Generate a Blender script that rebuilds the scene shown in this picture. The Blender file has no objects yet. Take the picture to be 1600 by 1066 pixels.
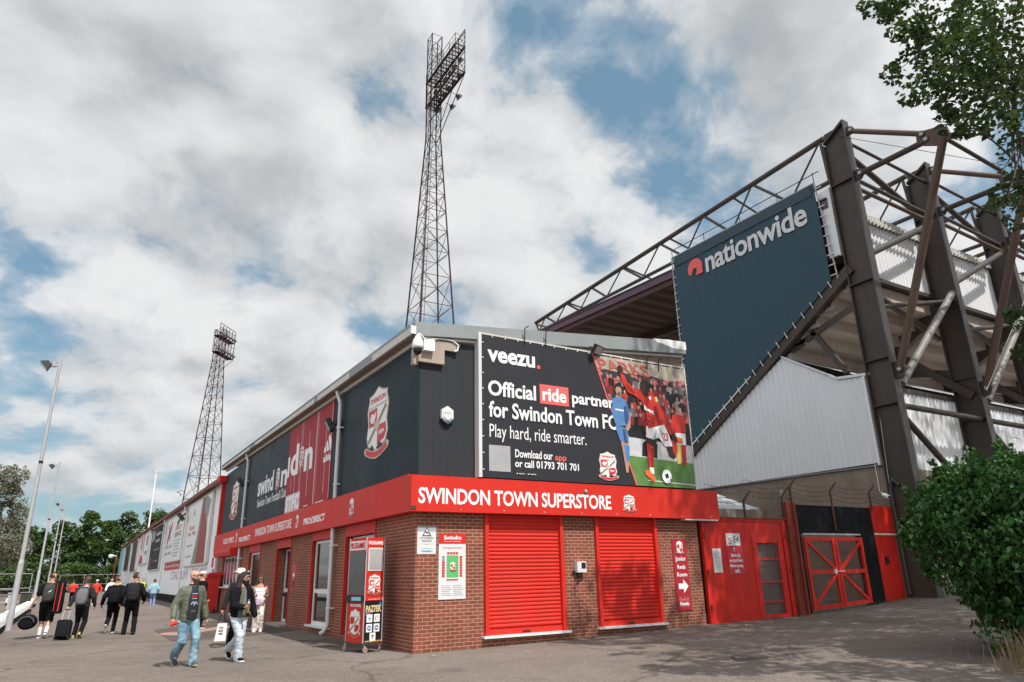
import bpy, math, random
from mathutils import Vector, Matrix, noise
from math import sin, cos, pi, radians, sqrt, atan2
S = bpy.context.scene
COL = S.collection
# ---------------------------------------------------------------- camera
cam = bpy.data.cameras.new('camera'); co = bpy.data.objects.new('camera', cam); COL.objects.link(co); S.camera = co
RIGHT = Vector((0.85761, -0.5139, -0.02018)); DOWN = Vector((0.14657, 0.28182, -0.94821)); FWD = Vector((0.49297, 0.81023, 0.31702))
co.matrix_world = Matrix(((RIGHT.x, -DOWN.x, -FWD.x, 0), (RIGHT.y, -DOWN.y, -FWD.y, 0), (RIGHT.z, -DOWN.z, -FWD.z, 1.6), (0, 0, 0, 1)))
cam.sensor_width = 36; cam.lens = 1082 / 1600 * 36; cam.clip_start = 0.05; cam.clip_end = 6000
# ---------------------------------------------------------------- light
SUN = Vector((0.17, -1.0, 1.52)).normalized()
sl = bpy.data.lights.new('sun', 'SUN'); so = bpy.data.objects.new('sun', sl); COL.objects.link(so)
sl.energy = 4.3; sl.angle = radians(0.53); sl.color = (1.0, 0.955, 0.89)
so.rotation_euler = SUN.to_track_quat('Z', 'Y').to_euler()
S.view_settings.view_transform = 'Standard'; S.view_settings.look = 'None'; S.view_settings.exposure = 0.25; S.view_settings.gamma = 1.0
W = bpy.data.worlds.new('World'); S.world = W; W.use_nodes = True


class NT:
    """small node tree writer"""
    def __init__(s, t): s.t = t; t.nodes.clear()
    def n(s, typ, ins=None, **kw):
        nd = s.t.nodes.new(typ)
        for k, v in kw.items(): setattr(nd, k, v)
        for k, v in (ins or {}).items():
            sock = nd.inputs[k]
            if isinstance(v, bpy.types.NodeSocket): s.t.links.new(v, sock)
            else: sock.default_value = v
        return nd
    def math(s, op, a, b=0.0, c=0.0, clamp=False):
        nd = s.n('ShaderNodeMath', {0: a, 1: b, 2: c}, operation=op); nd.use_clamp = clamp; return nd.outputs[0]
    def ramp(s, f, stops, interp='LINEAR'):
        nd = s.n('ShaderNodeValToRGB', {0: f}); nd.color_ramp.interpolation = interp; e = nd.color_ramp.elements
        while len(e) < len(stops): e.new(0.5)
        for q, (p, c) in zip(e, stops):
            q.position = p; q.color = (c, c, c, 1) if not hasattr(c, '__len__') else (*c, 1)
        return nd.outputs[0]
    def mix(s, f, a, b, blend='MIX'):
        nd = s.n('ShaderNodeMix', data_type='RGBA', blend_type=blend)
        for k, v in ((0, f), (6, a), (7, b)):
            if isinstance(v, bpy.types.NodeSocket): s.t.links.new(v, nd.inputs[k])
            else: nd.inputs[k].default_value = v if k == 0 else (*v, 1)
        return nd.outputs[2]
    def noise(s, v, scale, detail=4, rough=0.55, dist=0.0):
        return s.n('ShaderNodeTexNoise', {'Vector': v, 'Scale': scale, 'Detail': detail, 'Roughness': rough, 'Distortion': dist}).outputs[0]


def cam_dir(px, py):  # direction of sight through a point of the 1600 px wide picture
    return (RIGHT * ((px - 800) / 1082) + DOWN * ((py - 533) / 1082) + FWD).normalized()


SKY_SPOTS = ((915, 50, 5.5, -0.14), (990, 130, 3.5, -0.09), (1075, 165, 3, -0.12), (330, 125, 3, -0.2), (430, 365, 4.5, -0.22), (285, 255, 3, -0.2), (410, 20, 3, -0.12), (35, 555, 6, -0.24), (180, 565, 4, -0.14), (150, 790, 5, -0.2), (20, 700, 4, -0.1), (1040, 40, 3, 0.05), (1300, 190, 4, -0.08), (560, 410, 2.5, -.06), (650, 120, 2.5, -.1),
             (1420, 110, 8, 0.14), (110, 260, 9, 0.2), (520, 190, 6, 0.2), (820, 330, 8, 0.2), (560, 470, 6, 0.15), (1150, 330, 7, 0.13), (420, 500, 5, 0.16), (1200, 110, 5, 0.10), (70, 640, 4, .2), (240, 660, 5, .2), (90, 80, 7, .17), (640, 60, 4, .1), (800, 170, 4, .12), (200, 460, 5, .12))


def build_sky():
    t = NT(W.node_tree)
    gen = t.n('ShaderNodeTexCoord').outputs['Generated']
    sep = t.n('ShaderNodeSeparateXYZ', {0: gen})
    z = t.math('ADD', t.math('MAXIMUM', sep.outputs[2], 0.0), 0.42)
    p = t.n('ShaderNodeCombineXYZ', {0: t.math('DIVIDE', sep.outputs[0], z), 1: t.math('DIVIDE', sep.outputs[1], z), 2: 3.7}).outputs[0]
    warp = t.n('ShaderNodeTexNoise', {'Vector': p, 'Scale': 3.2, 'Detail': 3.0}).outputs['Color']
    pw = t.n('ShaderNodeVectorMath', {0: p, 1: t.n('ShaderNodeVectorMath', {0: warp, 1: (0.16, 0.16, 0.0)}, operation='MULTIPLY').outputs[0]}, operation='ADD').outputs[0]
    p2 = t.n('ShaderNodeVectorMath', {0: pw, 1: (0.015, -0.075, 0.0)}, operation='ADD').outputs[0]
    n1 = t.noise(pw, 3.5, 12, 0.57)
    n2 = t.noise(p2, 3.5, 5, 0.5)
    n3 = t.noise(p, 3.0, 3, 0.5)
    cover = t.math('ADD', t.math('MULTIPLY', t.math('SUBTRACT', n1, 0.5), 2.7), 0.56)
    # where the photograph shows open sky between the clouds / solid cloud
    for px, py, rad, amp in SKY_SPOTS:
        d = cam_dir(px, py)
        dot = t.n('ShaderNodeVectorMath', {0: gen, 1: tuple(d)}, operation='DOT_PRODUCT').outputs['Value']
        f = t.n('ShaderNodeMapRange', {0: dot, 1: cos(radians(rad * 1.7)), 2: 1.0, 3: 0.0, 4: amp}, interpolation_type='SMOOTHSTEP').outputs[0]
        cover = t.math('ADD', cover, f)
    mask = t.ramp(cover, [(0.26, 0.0), (0.40, 0.30), (0.52, 0.80), (0.68, 1.0)])
    light = t.math('ADD', t.math('MULTIPLY', t.math('SUBTRACT', n1, n2), 2.4), 0.70)
    light = t.math('ADD', light, t.math('MULTIPLY', t.math('SUBTRACT', n3, 0.5), 1.2))
    light = t.math('ADD', light, t.math('MULTIPLY', t.math('SUBTRACT', cover, 0.72), -0.32))
    ccol = t.ramp(light, [(0.15, (0.42, 0.44, 0.46)), (0.42, (0.55, 0.572, 0.592)), (0.64, (0.69, 0.705, 0.72)), (0.95, (0.83, 0.835, 0.84))])
    sky = t.n('ShaderNodeTexSky', sky_type='NISHITA', sun_disc=False, sun_elevation=math.asin(SUN.z), sun_rotation=atan2(SUN.x, SUN.y), air_density=1.25, dust_density=1.2, ozone_density=1.0)
    hs = t.mix(1.0, t.n('ShaderNodeHueSaturation', {'Color': sky.outputs[0], 'Saturation': 0.8}).outputs[0], (0.80, 0.96, 1.04), 'MULTIPLY')
    hs = t.mix(0.5, hs, (1.55, 2.95, 3.9))
    bg1 = t.n('ShaderNodeBackground', {0: hs, 1: 0.105}).outputs[0]
    # clouds brighten round the sun; unseen glow added behind the viewer fills shaded walls
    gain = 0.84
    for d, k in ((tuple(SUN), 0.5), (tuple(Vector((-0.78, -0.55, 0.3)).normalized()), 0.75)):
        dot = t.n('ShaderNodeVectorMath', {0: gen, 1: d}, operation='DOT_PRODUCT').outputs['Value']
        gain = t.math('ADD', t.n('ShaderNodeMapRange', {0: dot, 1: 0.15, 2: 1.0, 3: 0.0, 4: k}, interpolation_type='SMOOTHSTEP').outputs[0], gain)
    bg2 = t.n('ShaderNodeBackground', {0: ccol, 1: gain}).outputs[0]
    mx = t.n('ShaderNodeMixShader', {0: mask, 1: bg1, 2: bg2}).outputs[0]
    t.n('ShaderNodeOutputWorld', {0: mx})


build_sky()
# ---------------------------------------------------------------- materials
MATS = {}


def mat(name, col, rough=0.6, metal=0.0, var=0.14, vs=1.6, bump=0.0, bs=60.0, spec=0.4, streak=0.0, col2=None, coat=0.0, sheen=0.0, scuff=None):
    if name in MATS: return MATS[name]
    m = bpy.data.materials.new(name); m.use_nodes = True; t = NT(m.node_tree); MATS[name] = m
    o = t.n('ShaderNodeTexCoord').outputs['Object']
    n = t.noise(o, vs, 6, 0.6)
    f = t.math('ADD', t.math('MULTIPLY', t.math('SUBTRACT', n, 0.5), 2.6 * var), 1.0)
    if streak:
        mp = t.n('ShaderNodeMapping', {0: o, 3: (5.0, 5.0, 0.35)}).outputs[0]
        s2 = t.noise(mp, 1.3, 5, 0.6)
        f = t.math('MULTIPLY', f, t.math('ADD', t.math('MULTIPLY', t.math('SUBTRACT', s2, 0.5), 2.4 * streak), 1.0))
    base = t.mix(t.ramp(n, [(0.42, 0.0), (0.62, 1.0)]), col, col2) if col2 else None
    c = t.mix(1.0, base if base else col, t.n('ShaderNodeCombineColor', {0: f, 1: f, 2: f}).outputs[0], 'MULTIPLY')
    if scuff:
        sm = t.n('ShaderNodeMapping', {0: o, 3: (2.2, 2.2, 0.9)}).outputs[0]
        k = t.math('MULTIPLY', t.ramp(t.noise(sm, 1.6, 9, 0.72), [(0.54, 0.0), (0.68, 1.0)]), scuff[0])
        c = t.mix(k, c, scuff[1])
        c = t.mix(t.math('MULTIPLY', t.ramp(t.noise(o, 9, 8, 0.75), [(0.66, 0.0), (0.72, 1.0)]), scuff[0]), c, tuple(q * .35 for q in scuff[1]))
    r = t.math('ADD', t.math('MULTIPLY', t.math('SUBTRACT', n, 0.5), 0.3), rough, clamp=True)
    b = t.n('ShaderNodeBsdfPrincipled', {'Base Color': c, 'Roughness': r, 'Metallic': metal, 'Specular IOR Level': spec, 'Coat Weight': coat, 'Sheen Weight': sheen})
    if bump:
        h = t.noise(o, bs, 4, 0.6)
        t.t.links.new(t.n('ShaderNodeBump', {'Height': h, 'Strength': bump, 'Distance': 0.02}).outputs[0], b.inputs['Normal'])
    t.n('ShaderNodeOutputMaterial', {0: b.outputs[0]})
    return m


def brickmat(name, c1, c2, mortar, bw, rh, ms, rough=0.85, bump=0.6, blotch=0.42):
    m = bpy.data.materials.new(name); m.use_nodes = True; t = NT(m.node_tree); MATS[name] = m
    uv = t.n('ShaderNodeTexCoord').outputs['UV']
    br = t.n('ShaderNodeTexBrick', {'Vector': uv, 'Color1': (*c1, 1), 'Color2': (*c2, 1), 'Mortar': (*mortar, 1), 'Scale': 1.0, 'Mortar Size': ms, 'Mortar Smooth': 0.15, 'Bias': 0.0, 'Brick Width': bw, 'Row Height': rh})
    n = t.noise(uv, 0.9, 5, 0.65); n2 = t.noise(uv, 28, 4, 0.6)
    f = t.math('ADD', t.math('MULTIPLY', t.math('SUBTRACT', n, 0.5), 2 * blotch), t.math('ADD', t.math('MULTIPLY', t.math('SUBTRACT', n2, 0.5), 0.7), 1.0))
    c = t.mix(1.0, br.outputs[0], t.n('ShaderNodeCombineColor', {0: f, 1: f, 2: f}).outputs[0], 'MULTIPLY')
    h = t.math('ADD', t.math('MULTIPLY', br.outputs[1], -1.0), t.math('MULTIPLY', n2, 0.35))
    bp = t.n('ShaderNodeBump', {'Height': h, 'Strength': bump, 'Distance': 0.012})
    b = t.n('ShaderNodeBsdfPrincipled', {'Base Color': c, 'Roughness': rough, 'Normal': bp.outputs[0], 'Specular IOR Level': 0.25})
    t.n('ShaderNodeOutputMaterial', {0: b.outputs[0]})
    return m


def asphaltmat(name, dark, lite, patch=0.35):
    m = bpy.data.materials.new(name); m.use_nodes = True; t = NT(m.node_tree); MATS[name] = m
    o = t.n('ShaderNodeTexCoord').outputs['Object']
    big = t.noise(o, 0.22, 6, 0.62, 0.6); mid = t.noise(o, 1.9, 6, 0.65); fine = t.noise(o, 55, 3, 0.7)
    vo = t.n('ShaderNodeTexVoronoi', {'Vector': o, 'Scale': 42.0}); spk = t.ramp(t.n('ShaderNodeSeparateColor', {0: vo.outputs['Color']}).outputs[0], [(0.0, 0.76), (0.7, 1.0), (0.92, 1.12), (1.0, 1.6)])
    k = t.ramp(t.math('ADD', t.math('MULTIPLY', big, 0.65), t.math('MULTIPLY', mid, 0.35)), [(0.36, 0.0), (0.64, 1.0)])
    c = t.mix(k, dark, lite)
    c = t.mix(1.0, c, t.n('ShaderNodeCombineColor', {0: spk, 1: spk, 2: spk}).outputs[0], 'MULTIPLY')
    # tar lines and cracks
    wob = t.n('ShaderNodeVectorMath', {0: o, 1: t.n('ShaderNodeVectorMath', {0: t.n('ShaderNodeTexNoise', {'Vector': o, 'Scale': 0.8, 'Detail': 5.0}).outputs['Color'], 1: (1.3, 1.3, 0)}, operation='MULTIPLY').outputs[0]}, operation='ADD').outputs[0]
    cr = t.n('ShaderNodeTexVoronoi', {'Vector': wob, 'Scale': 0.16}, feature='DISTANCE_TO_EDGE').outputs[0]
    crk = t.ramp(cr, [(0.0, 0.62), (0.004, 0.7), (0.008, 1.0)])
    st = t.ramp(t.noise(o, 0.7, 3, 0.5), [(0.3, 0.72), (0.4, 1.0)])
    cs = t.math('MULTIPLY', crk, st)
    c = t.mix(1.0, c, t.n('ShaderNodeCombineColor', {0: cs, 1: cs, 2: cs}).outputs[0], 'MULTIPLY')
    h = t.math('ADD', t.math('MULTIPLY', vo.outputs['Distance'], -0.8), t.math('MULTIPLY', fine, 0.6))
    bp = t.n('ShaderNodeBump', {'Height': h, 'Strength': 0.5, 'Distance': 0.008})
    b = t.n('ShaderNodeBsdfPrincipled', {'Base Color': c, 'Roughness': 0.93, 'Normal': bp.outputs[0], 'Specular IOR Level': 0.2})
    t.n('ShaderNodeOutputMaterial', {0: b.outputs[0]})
    return m


def leafmat(name, c1, c2, tr=0.35, rough=0.45):
    m = bpy.data.materials.new(name); m.use_nodes = True; t = NT(m.node_tree); MATS[name] = m
    g = t.n('ShaderNodeNewGeometry'); o = t.n('ShaderNodeTexCoord').outputs['Object']
    k = t.math('ADD', t.math('MULTIPLY', g.outputs['Random Per Island'], 0.6), t.math('MULTIPLY', t.noise(o, 0.9, 3, 0.6), 0.5), clamp=True)
    c = t.mix(k, c1, c2)
    b = t.n('ShaderNodeBsdfPrincipled', {'Base Color': c, 'Roughness': rough, 'Specular IOR Level': 0.35})
    tl = t.n('ShaderNodeBsdfTranslucent', {0: t.mix(1.0, c, (1.5, 1.6, 0.6), 'MULTIPLY')})
    t.n('ShaderNodeOutputMaterial', {0: t.n('ShaderNodeMixShader', {0: tr, 1: b.outputs[0], 2: tl.outputs[0]}).outputs[0]})
    return m


def glassmat(name, col=(0.012, 0.015, 0.017), rough=0.04):
    m = bpy.data.materials.new(name); m.use_nodes = True; t = NT(m.node_tree); MATS[name] = m
    o = t.n('ShaderNodeTexCoord').outputs['Object']
    n = t.noise(o, 0.9, 3, 0.5)
    c = t.mix(n, tuple(x * 0.5 for x in col), tuple(x * 1.6 for x in col))
    bp = t.n('ShaderNodeBump', {'Height': n, 'Strength': 0.04, 'Distance': 0.05})
    b = t.n('ShaderNodeBsdfPrincipled', {'Base Color': c, 'Roughness': rough, 'Specular IOR Level': 0.9, 'Normal': bp.outputs[0]})
    t.n('ShaderNodeOutputMaterial', {0: b.outputs[0]})
    return m


def crowdmat(name):
    m = bpy.data.materials.new(name); m.use_nodes = True; t = NT(m.node_tree); MATS[name] = m
    o = t.n('ShaderNodeTexCoord').outputs['Object']
    v = t.n('ShaderNodeTexVoronoi', {'Vector': o, 'Scale': 9.0, 'Smoothness': 1.0}, feature='SMOOTH_F1')
    s = t.n('ShaderNodeSeparateColor', {0: v.outputs['Color']})
    c = t.ramp(s.outputs[0], [(0.25, (0.03, 0.025, 0.035)), (0.42, (0.06, 0.05, 0.07)), (0.5, (0.45, 0.04, 0.03)), (0.58, (0.12, 0.1, 0.12)), (0.68, (0.4, 0.28, 0.22)), (0.78, (0.5, 0.06, 0.05))])
    b = t.n('ShaderNodeBsdfPrincipled', {'Base Color': c, 'Roughness': 0.5})
    t.n('ShaderNodeOutputMaterial', {0: b.outputs[0]})
    return m


RED = mat('red_paint', (0.57, 0.028, 0.018), 0.5, var=0.07, vs=0.8, streak=0.08, spec=0.2, scuff=(0.35, (0.42, 0.05, 0.035)))
REDF = mat('red_steel', (0.54, 0.021, 0.012), 0.5, spec=0.25, scuff=(0.5, (0.26, 0.028, 0.018)), var=0.12, vs=1.5, streak=0.14)
REDD = mat('dull_red_panel', (0.34, 0.02, 0.027), 0.55, spec=0.2, var=0.08, vs=0.7, streak=0.08)
WHITE = mat('white_paint', (0.78, 0.78, 0.78), 0.5, var=0.05)
WVIN = mat('white_vinyl', (0.8, 0.8, 0.79), 0.45, var=0.03)
WPVC = mat('white_frame', (0.7, 0.7, 0.69), 0.35, var=0.05)
DKTEAL = mat('dark_teal_panel', (0.009, 0.020, 0.026), 0.5, spec=0.18, var=0.25, vs=0.7, streak=0.25)
DKGREY = mat('charcoal_panel', (0.030, 0.032, 0.037), 0.6, spec=0.2, var=0.08, vs=0.6, streak=0.12)
BBDARK = mat('billboard_vinyl', (0.030, 0.030, 0.036), 0.6, spec=0.2, var=0.07, vs=0.8, bump=0.05, bs=2.0)
BLACK = mat('black_plastic', (0.012, 0.012, 0.013), 0.45, var=0.15)
BLACKP = mat('black_painted_block', (0.009, 0.0095, 0.011), 0.75, spec=0.12, var=0.3, bump=0.4, bs=18)
GREYM = mat('grey_flashing', (0.24, 0.26, 0.265), 0.5, var=0.08, streak=0.1)
LGREY = mat('pale_grey_trim', (0.58, 0.55, 0.51), 0.6, var=0.14, streak=0.12)
SOFFIT = mat('weathered_soffit', (0.22, 0.17, 0.14), 0.8, var=0.25, streak=0.2)
PIPE = mat('grey_pipe', (0.62, 0.60, 0.59), 0.5, var=0.08, streak=0.06)
GALV = mat('galvanised_steel', (0.40, 0.40, 0.405), 0.5, 0.15, var=0.15, vs=3, streak=0.1)
STEEL = mat('weathered_brown_steel', (0.072, 0.053, 0.042), 0.55, 0.15, var=0.3, vs=0.9, streak=0.22, col2=(0.048, 0.041, 0.037), scuff=(0.4, (0.12, 0.06, 0.035)))
STEELG = mat('worn_grey_steel', (0.070, 0.062, 0.057), 0.45, 0.3, var=0.25, streak=0.2)
RUSTT = mat('rusty_tube', (0.105, 0.066, 0.048), 0.6, 0.15, var=0.3, vs=1.2, streak=0.2)
RUST = mat('rusty_post', (0.21, 0.035, 0.02), 0.75, 0.1, var=0.3, vs=2, streak=0.35)
TOWER = mat('red_oxide_tower_steel', (0.075, 0.042, 0.04), 0.75, 0.0, var=0.35, vs=0.6, col2=(0.035, 0.027, 0.028), spec=.15)
PURPLE = mat('purple_edge_beam', (0.12, 0.062, 0.095), 0.45, 0.1, var=0.2, streak=0.1)
SHEETU = mat('brown_roof_sheet', (0.15, 0.11, 0.092), 0.7, var=0.12, vs=0.5)
CORR = mat('white_corrugated_sheet', (0.70, 0.71, 0.73), 0.55, scuff=(0.18, (0.5, 0.48, 0.45)), var=0.05, vs=0.7, streak=0.06)
CONC = mat('terrace_concrete', (0.36, 0.30, 0.25), 0.9, var=0.2, vs=0.8, streak=0.2, bump=0.3, bs=25)
MESHB = mat('slate_blue_mesh', (0.045, 0.082, 0.108), 0.8, spec=0.2, var=0.08, vs=0.5, streak=0.10)
CORAL = mat('coral_red', (0.75, 0.12, 0.11), 0.5, var=0.04)
CREAM = mat('cream_gold', (0.55, 0.47, 0.36), 0.5, var=0.06)
CRED = mat('crest_red', (0.55, 0.03, 0.05), 0.45, var=0.05)
PAPER = mat('notice_white', (0.64, 0.64, 0.64), 0.5, var=0.04)
PGREY = mat('notice_grey', (0.35, 0.37, 0.40), 0.5, var=0.05)
PGREEN = mat('pitch_green', (0.10, 0.42, 0.13), 0.5, var=0.06)
GRASSP = mat('printed_grass', (0.10, 0.21, 0.055), 0.5, var=0.3, vs=2.5)
BLUEP = mat('printed_blue', (0.09, 0.20, 0.42), 0.5, var=0.3, vs=6)
SKINP = mat('printed_skin', (0.42, 0.24, 0.17), 0.5, var=0.1)
DSKIN = mat('printed_dark_skin', (0.035, 0.02, 0.015), 0.5, var=0.15)
ORANGE = mat('printed_orange', (0.75, 0.15, 0.04), 0.5, var=0.1)
YELL = mat('yellow_print', (0.75, 0.55, 0.12), 0.5, var=0.05)
CYAN = mat('light_blue_print', (0.25, 0.55, 0.65), 0.5, var=0.1)
MAGENTA = mat('magenta_print', (0.50, 0.03, 0.16), 0.5, var=0.08)
GREYPR = mat('grey_print', (0.25, 0.25, 0.27), 0.5, var=0.1)
BRICK = brickmat('red_brown_brick', (0.255, 0.072, 0.042), (0.175, 0.052, 0.033), (0.46, 0.325, 0.235), 0.225, 0.078, 0.0055)
BLOCK = brickmat('tan_block', (0.25, 0.20, 0.155), (0.22, 0.175, 0.14), (0.19, 0.155, 0.125), 0.45, 0.225, 0.006, blotch=0.45, bump=0.35)
ASPH = asphaltmat('asphalt', (0.136, 0.112, 0.096), (0.198, 0.167, 0.146))
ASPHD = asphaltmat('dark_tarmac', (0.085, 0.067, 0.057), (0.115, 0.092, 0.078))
GLASS = glassmat('window_glass')
GLASSG = glassmat('misty_acrylic', (0.38, 0.38, 0.37), 0.3)
CROWD = crowdmat('printed_crowd')
BARK = mat('bark', (0.11, 0.09, 0.072), 0.9, var=0.3, vs=5, bump=0.8, bs=14)
LEAF1 = leafmat('poplar_leaf', (0.026, 0.052, 0.022), (0.062, 0.10, 0.045), 0.28)
LEAF2 = leafmat('bush_leaf', (0.016, 0.060, 0.016), (0.075, 0.175, 0.05), 0.22, 0.4)
LEAF3 = leafmat('tree_leaf', (0.034, 0.066, 0.022), (0.095, 0.15, 0.05), 0.25)
LEAF4 = leafmat('grey_leaf', (0.12, 0.12, 0.095), (0.22, 0.205, 0.165), 0.25)
STRAW = leafmat('dry_grass', (0.16, 0.11, 0.06), (0.32, 0.24, 0.14), 0.3, 0.8)
DLEAF = leafmat('fallen_leaf', (0.3, 0.2, 0.09), (0.5, 0.42, 0.3), 0.2, 0.7)


# ---------------------------------------------------------------- mesh helpers
ORG = {}


class MB:
    def __init__(s): s.v = []; s.f = []; s.m = []; s.mats = []; s.sm = []
    def mi(s, m):
        if m not in s.mats: s.mats.append(m)
        return s.mats.index(m)
    def add(s, vs, fs, m, smooth=False):
        b = len(s.v); k = s.mi(m); s.v += [Vector(q) for q in vs]
        for f in fs: s.f.append([i + b for i in f]); s.m.append(k); s.sm.append(smooth)
        return s
    def box(s, a, b, m):
        x0, x1 = sorted((a[0], b[0])); y0, y1 = sorted((a[1], b[1])); z0, z1 = sorted((a[2], b[2]))
        vs = [(x0, y0, z0), (x1, y0, z0), (x1, y1, z0), (x0, y1, z0), (x0, y0, z1), (x1, y0, z1), (x1, y1, z1), (x0, y1, z1)]
        return s.add(vs, [(0, 3, 2, 1), (4, 5, 6, 7), (0, 1, 5, 4), (1, 2, 6, 5), (2, 3, 7, 6), (3, 0, 4, 7)], m)
    def bar(s, p, q, w, h, m, up=(0, 0, 1)):
        p, q = Vector(p), Vector(q); d = (q - p).normalized(); u = Vector(up)
        if abs(d.dot(u)) > 0.98: u = Vector((0, 1, 0))
        r = d.cross(u).normalized() * (w / 2); u = r.cross(d).normalized() * (h / 2)
        vs = [p - r - u, p + r - u, p + r + u, p - r + u, q - r - u, q + r - u, q + r + u, q - r + u]
        return s.add(vs, [(0, 1, 2, 3), (7, 6, 5, 4), (0, 4, 5, 1), (1, 5, 6, 2), (2, 6, 7, 3), (3, 7, 4, 0)], m)
    def tube(s, p, q, r0, m, r1=None, n=8, smooth=True, cap=True):
        p, q = Vector(p), Vector(q); r1 = r0 if r1 is None else r1; d = (q - p).normalized()
        a = d.cross(Vector((0, 0, 1)) if abs(d.z) < 0.95 else Vector((1, 0, 0))).normalized(); b = d.cross(a)
        vs = [c + (a * cos(2 * pi * i / n) + b * sin(2 * pi * i / n)) * r for c, r in ((p, r0), (q, r1)) for i in range(n)]
        s.add(vs, [(i, (i + 1) % n, n + (i + 1) % n, n + i) for i in range(n)], m, smooth)
        if cap: s.add(vs, [tuple(range(n - 1, -1, -1)), tuple(range(n, 2 * n))], m)
        return s
    def path(s, pts, r, m, n=6):
        for a, b in zip(pts, pts[1:]): s.tube(a, b, r, m, n=n)
        return s
    def rings(s, rings, m, smooth=True, cap=True):
        n = len(rings[0]); vs = [p for r in rings for p in r]; fs = []
        for k in range(len(rings) - 1):
            for i in range(n):
                j = (i + 1) % n; fs.append((k * n + i, k * n + j, (k + 1) * n + j, (k + 1) * n + i))
        if cap: fs += [tuple(range(n - 1, -1, -1)), tuple(range((len(rings) - 1) * n, len(rings) * n))]
        return s.add(vs, fs, m, smooth)
    def ball(s, c, r, m, n=12, k=8, R=None):
        rx, ry, rz = r if hasattr(r, '__len__') else (r, r, r); c = Vector(c); rg = []
        for j in range(k + 1):
            th = pi * (0.02 + 0.96 * j / k) - pi / 2
            ring = [Vector((rx * cos(th) * cos(2 * pi * i / n), ry * cos(th) * sin(2 * pi * i / n), rz * sin(th))) for i in range(n)]
            rg.append([c + (R @ q if R else q) for q in ring])
        return s.rings(rg, m)
    def prism(s, pl, pts, n0, n1, m):
        k = len(pts); ar = sum(pts[i][0] * pts[(i + 1) % k][1] - pts[(i + 1) % k][0] * pts[i][1] for i in range(k))
        if ar < 0: pts = pts[::-1]
        vs = [pl.pt(u, v, n0) for u, v in pts] + [pl.pt(u, v, n1) for u, v in pts]
        fs = [tuple(range(k - 1, -1, -1)), tuple(range(k, 2 * k))] + [(i, (i + 1) % k, k + (i + 1) % k, k + i) for i in range(k)]
        return s.add(vs, fs, m)
    def rect(s, pl, u0, v0, u1, v1, n0, n1, m): return s.prism(pl, [(u0, v0), (u1, v0), (u1, v1), (u0, v1)], n0, n1, m)
    def build(s, name, parent=None, bevel=0.0):
        me = bpy.data.meshes.new(name); o = bpy.data.objects.new(name, me); COL.objects.link(o)
        g = Vector((0, 0, 0))
        if parent: o.parent = parent; g = ORG[parent.name]
        ORG[o.name] = g.copy()
        me.from_pydata([q - g for q in s.v], [], s.f)
        for m in s.mats: me.materials.append(m)
        me.polygons.foreach_set('material_index', s.m); me.polygons.foreach_set('use_smooth', s.sm)
        uv = me.uv_layers.new(name='UVMap').data
        for p in me.polygons:
            a = [abs(t) for t in p.normal]; ax = a.index(max(a))
            for li in p.loop_indices:
                q = s.v[me.loops[li].vertex_index]
                uv[li].uv = (q.y, q.z) if ax == 0 else (q.x, q.z) if ax == 1 else (q.x, q.y)
        if bevel:
            b = o.modifiers.new('bevel', 'BEVEL'); b.width = bevel; b.segments = 2; b.limit_method = 'ANGLE'
        return o


class Plane:
    """a flat face of something: u to the viewer's right, v up, n outwards"""
    def __init__(s, o, u, n, v=(0, 0, 1)): s.o = Vector(o); s.u = Vector(u); s.v = Vector(v); s.n = Vector(n)
    def pt(s, u, v, n=0): return s.o + s.u * u + s.v * v + s.n * n


def thing(name, label, cat, loc=(0, 0, 0), group=None):
    o = bpy.data.objects.new(name, None); COL.objects.link(o); o.location = loc; o.empty_display_size = 0.2
    ORG[o.name] = Vector(loc); return tag(o, label, cat, group)


def tag(o, label, cat, group=None, kind=None):
    o['label'] = label; o['category'] = cat
    if group: o['group'] = group
    if kind: o['kind'] = kind
    return o


def structure(o, kind='structure'): o['kind'] = kind; return o


def dup(root, loc, label=None):
    r = root.copy(); COL.objects.link(r); r.location = loc; ORG[r.name] = Vector(loc)
    if label: r['label'] = label
    for ch in root.children:
        c = ch.copy(); COL.objects.link(c); c.parent = r
        for g in ch.children:
            d = g.copy(); COL.objects.link(d); d.parent = c
    return r


def text_mesh(s, bold, spacing=1.0, ext=0.0, shear=0.0):
    cu = bpy.data.curves.new('lettering', 'FONT'); cu.body = s; cu.offset = bold; cu.extrude = ext; cu.resolution_u = 3; cu.space_character = spacing; cu.shear = shear
    o = bpy.data.objects.new('lettering', cu); COL.objects.link(o)
    dg = bpy.context.evaluated_depsgraph_get(); me = bpy.data.meshes.new_from_object(o.evaluated_get(dg))
    vs = [v.co.copy() for v in me.vertices]; fs = [tuple(p.vertices) for p in me.polygons]
    bpy.data.objects.remove(o); bpy.data.curves.remove(cu); bpy.data.meshes.remove(me)
    return vs, fs


def text(mb, pl, s, u0, v0, u1, v1, n, m, bold=0.012, spacing=1.0, dv=0.0, shear=0.0, d=0.004):
    """letters whose ink fills the rectangle; dv skews the line so that it climbs by dv"""
    vs, fs = text_mesh(s, bold, spacing, 0.01, shear)
    if not vs: return
    x0 = min(v.x for v in vs); x1 = max(v.x for v in vs); y0 = min(v.y for v in vs); y1 = max(v.y for v in vs)
    out = []
    for v in vs:
        a = (v.x - x0) / (x1 - x0); b = (v.y - y0) / (y1 - y0)
        out.append(pl.pt(u0 + a * (u1 - u0), v0 + b * (v1 - v0) + a * dv, n + (d if v.z > 0 else 0.0)))
    mb.add(out, fs, m)


def lettering(parent, pl, s, u0, v0, u1, v1, n, m, name='lettering', **k):
    b = MB(); text(b, pl, s, u0, v0, u1, v1, n, m, **k); return b.build(name, parent)


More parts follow.
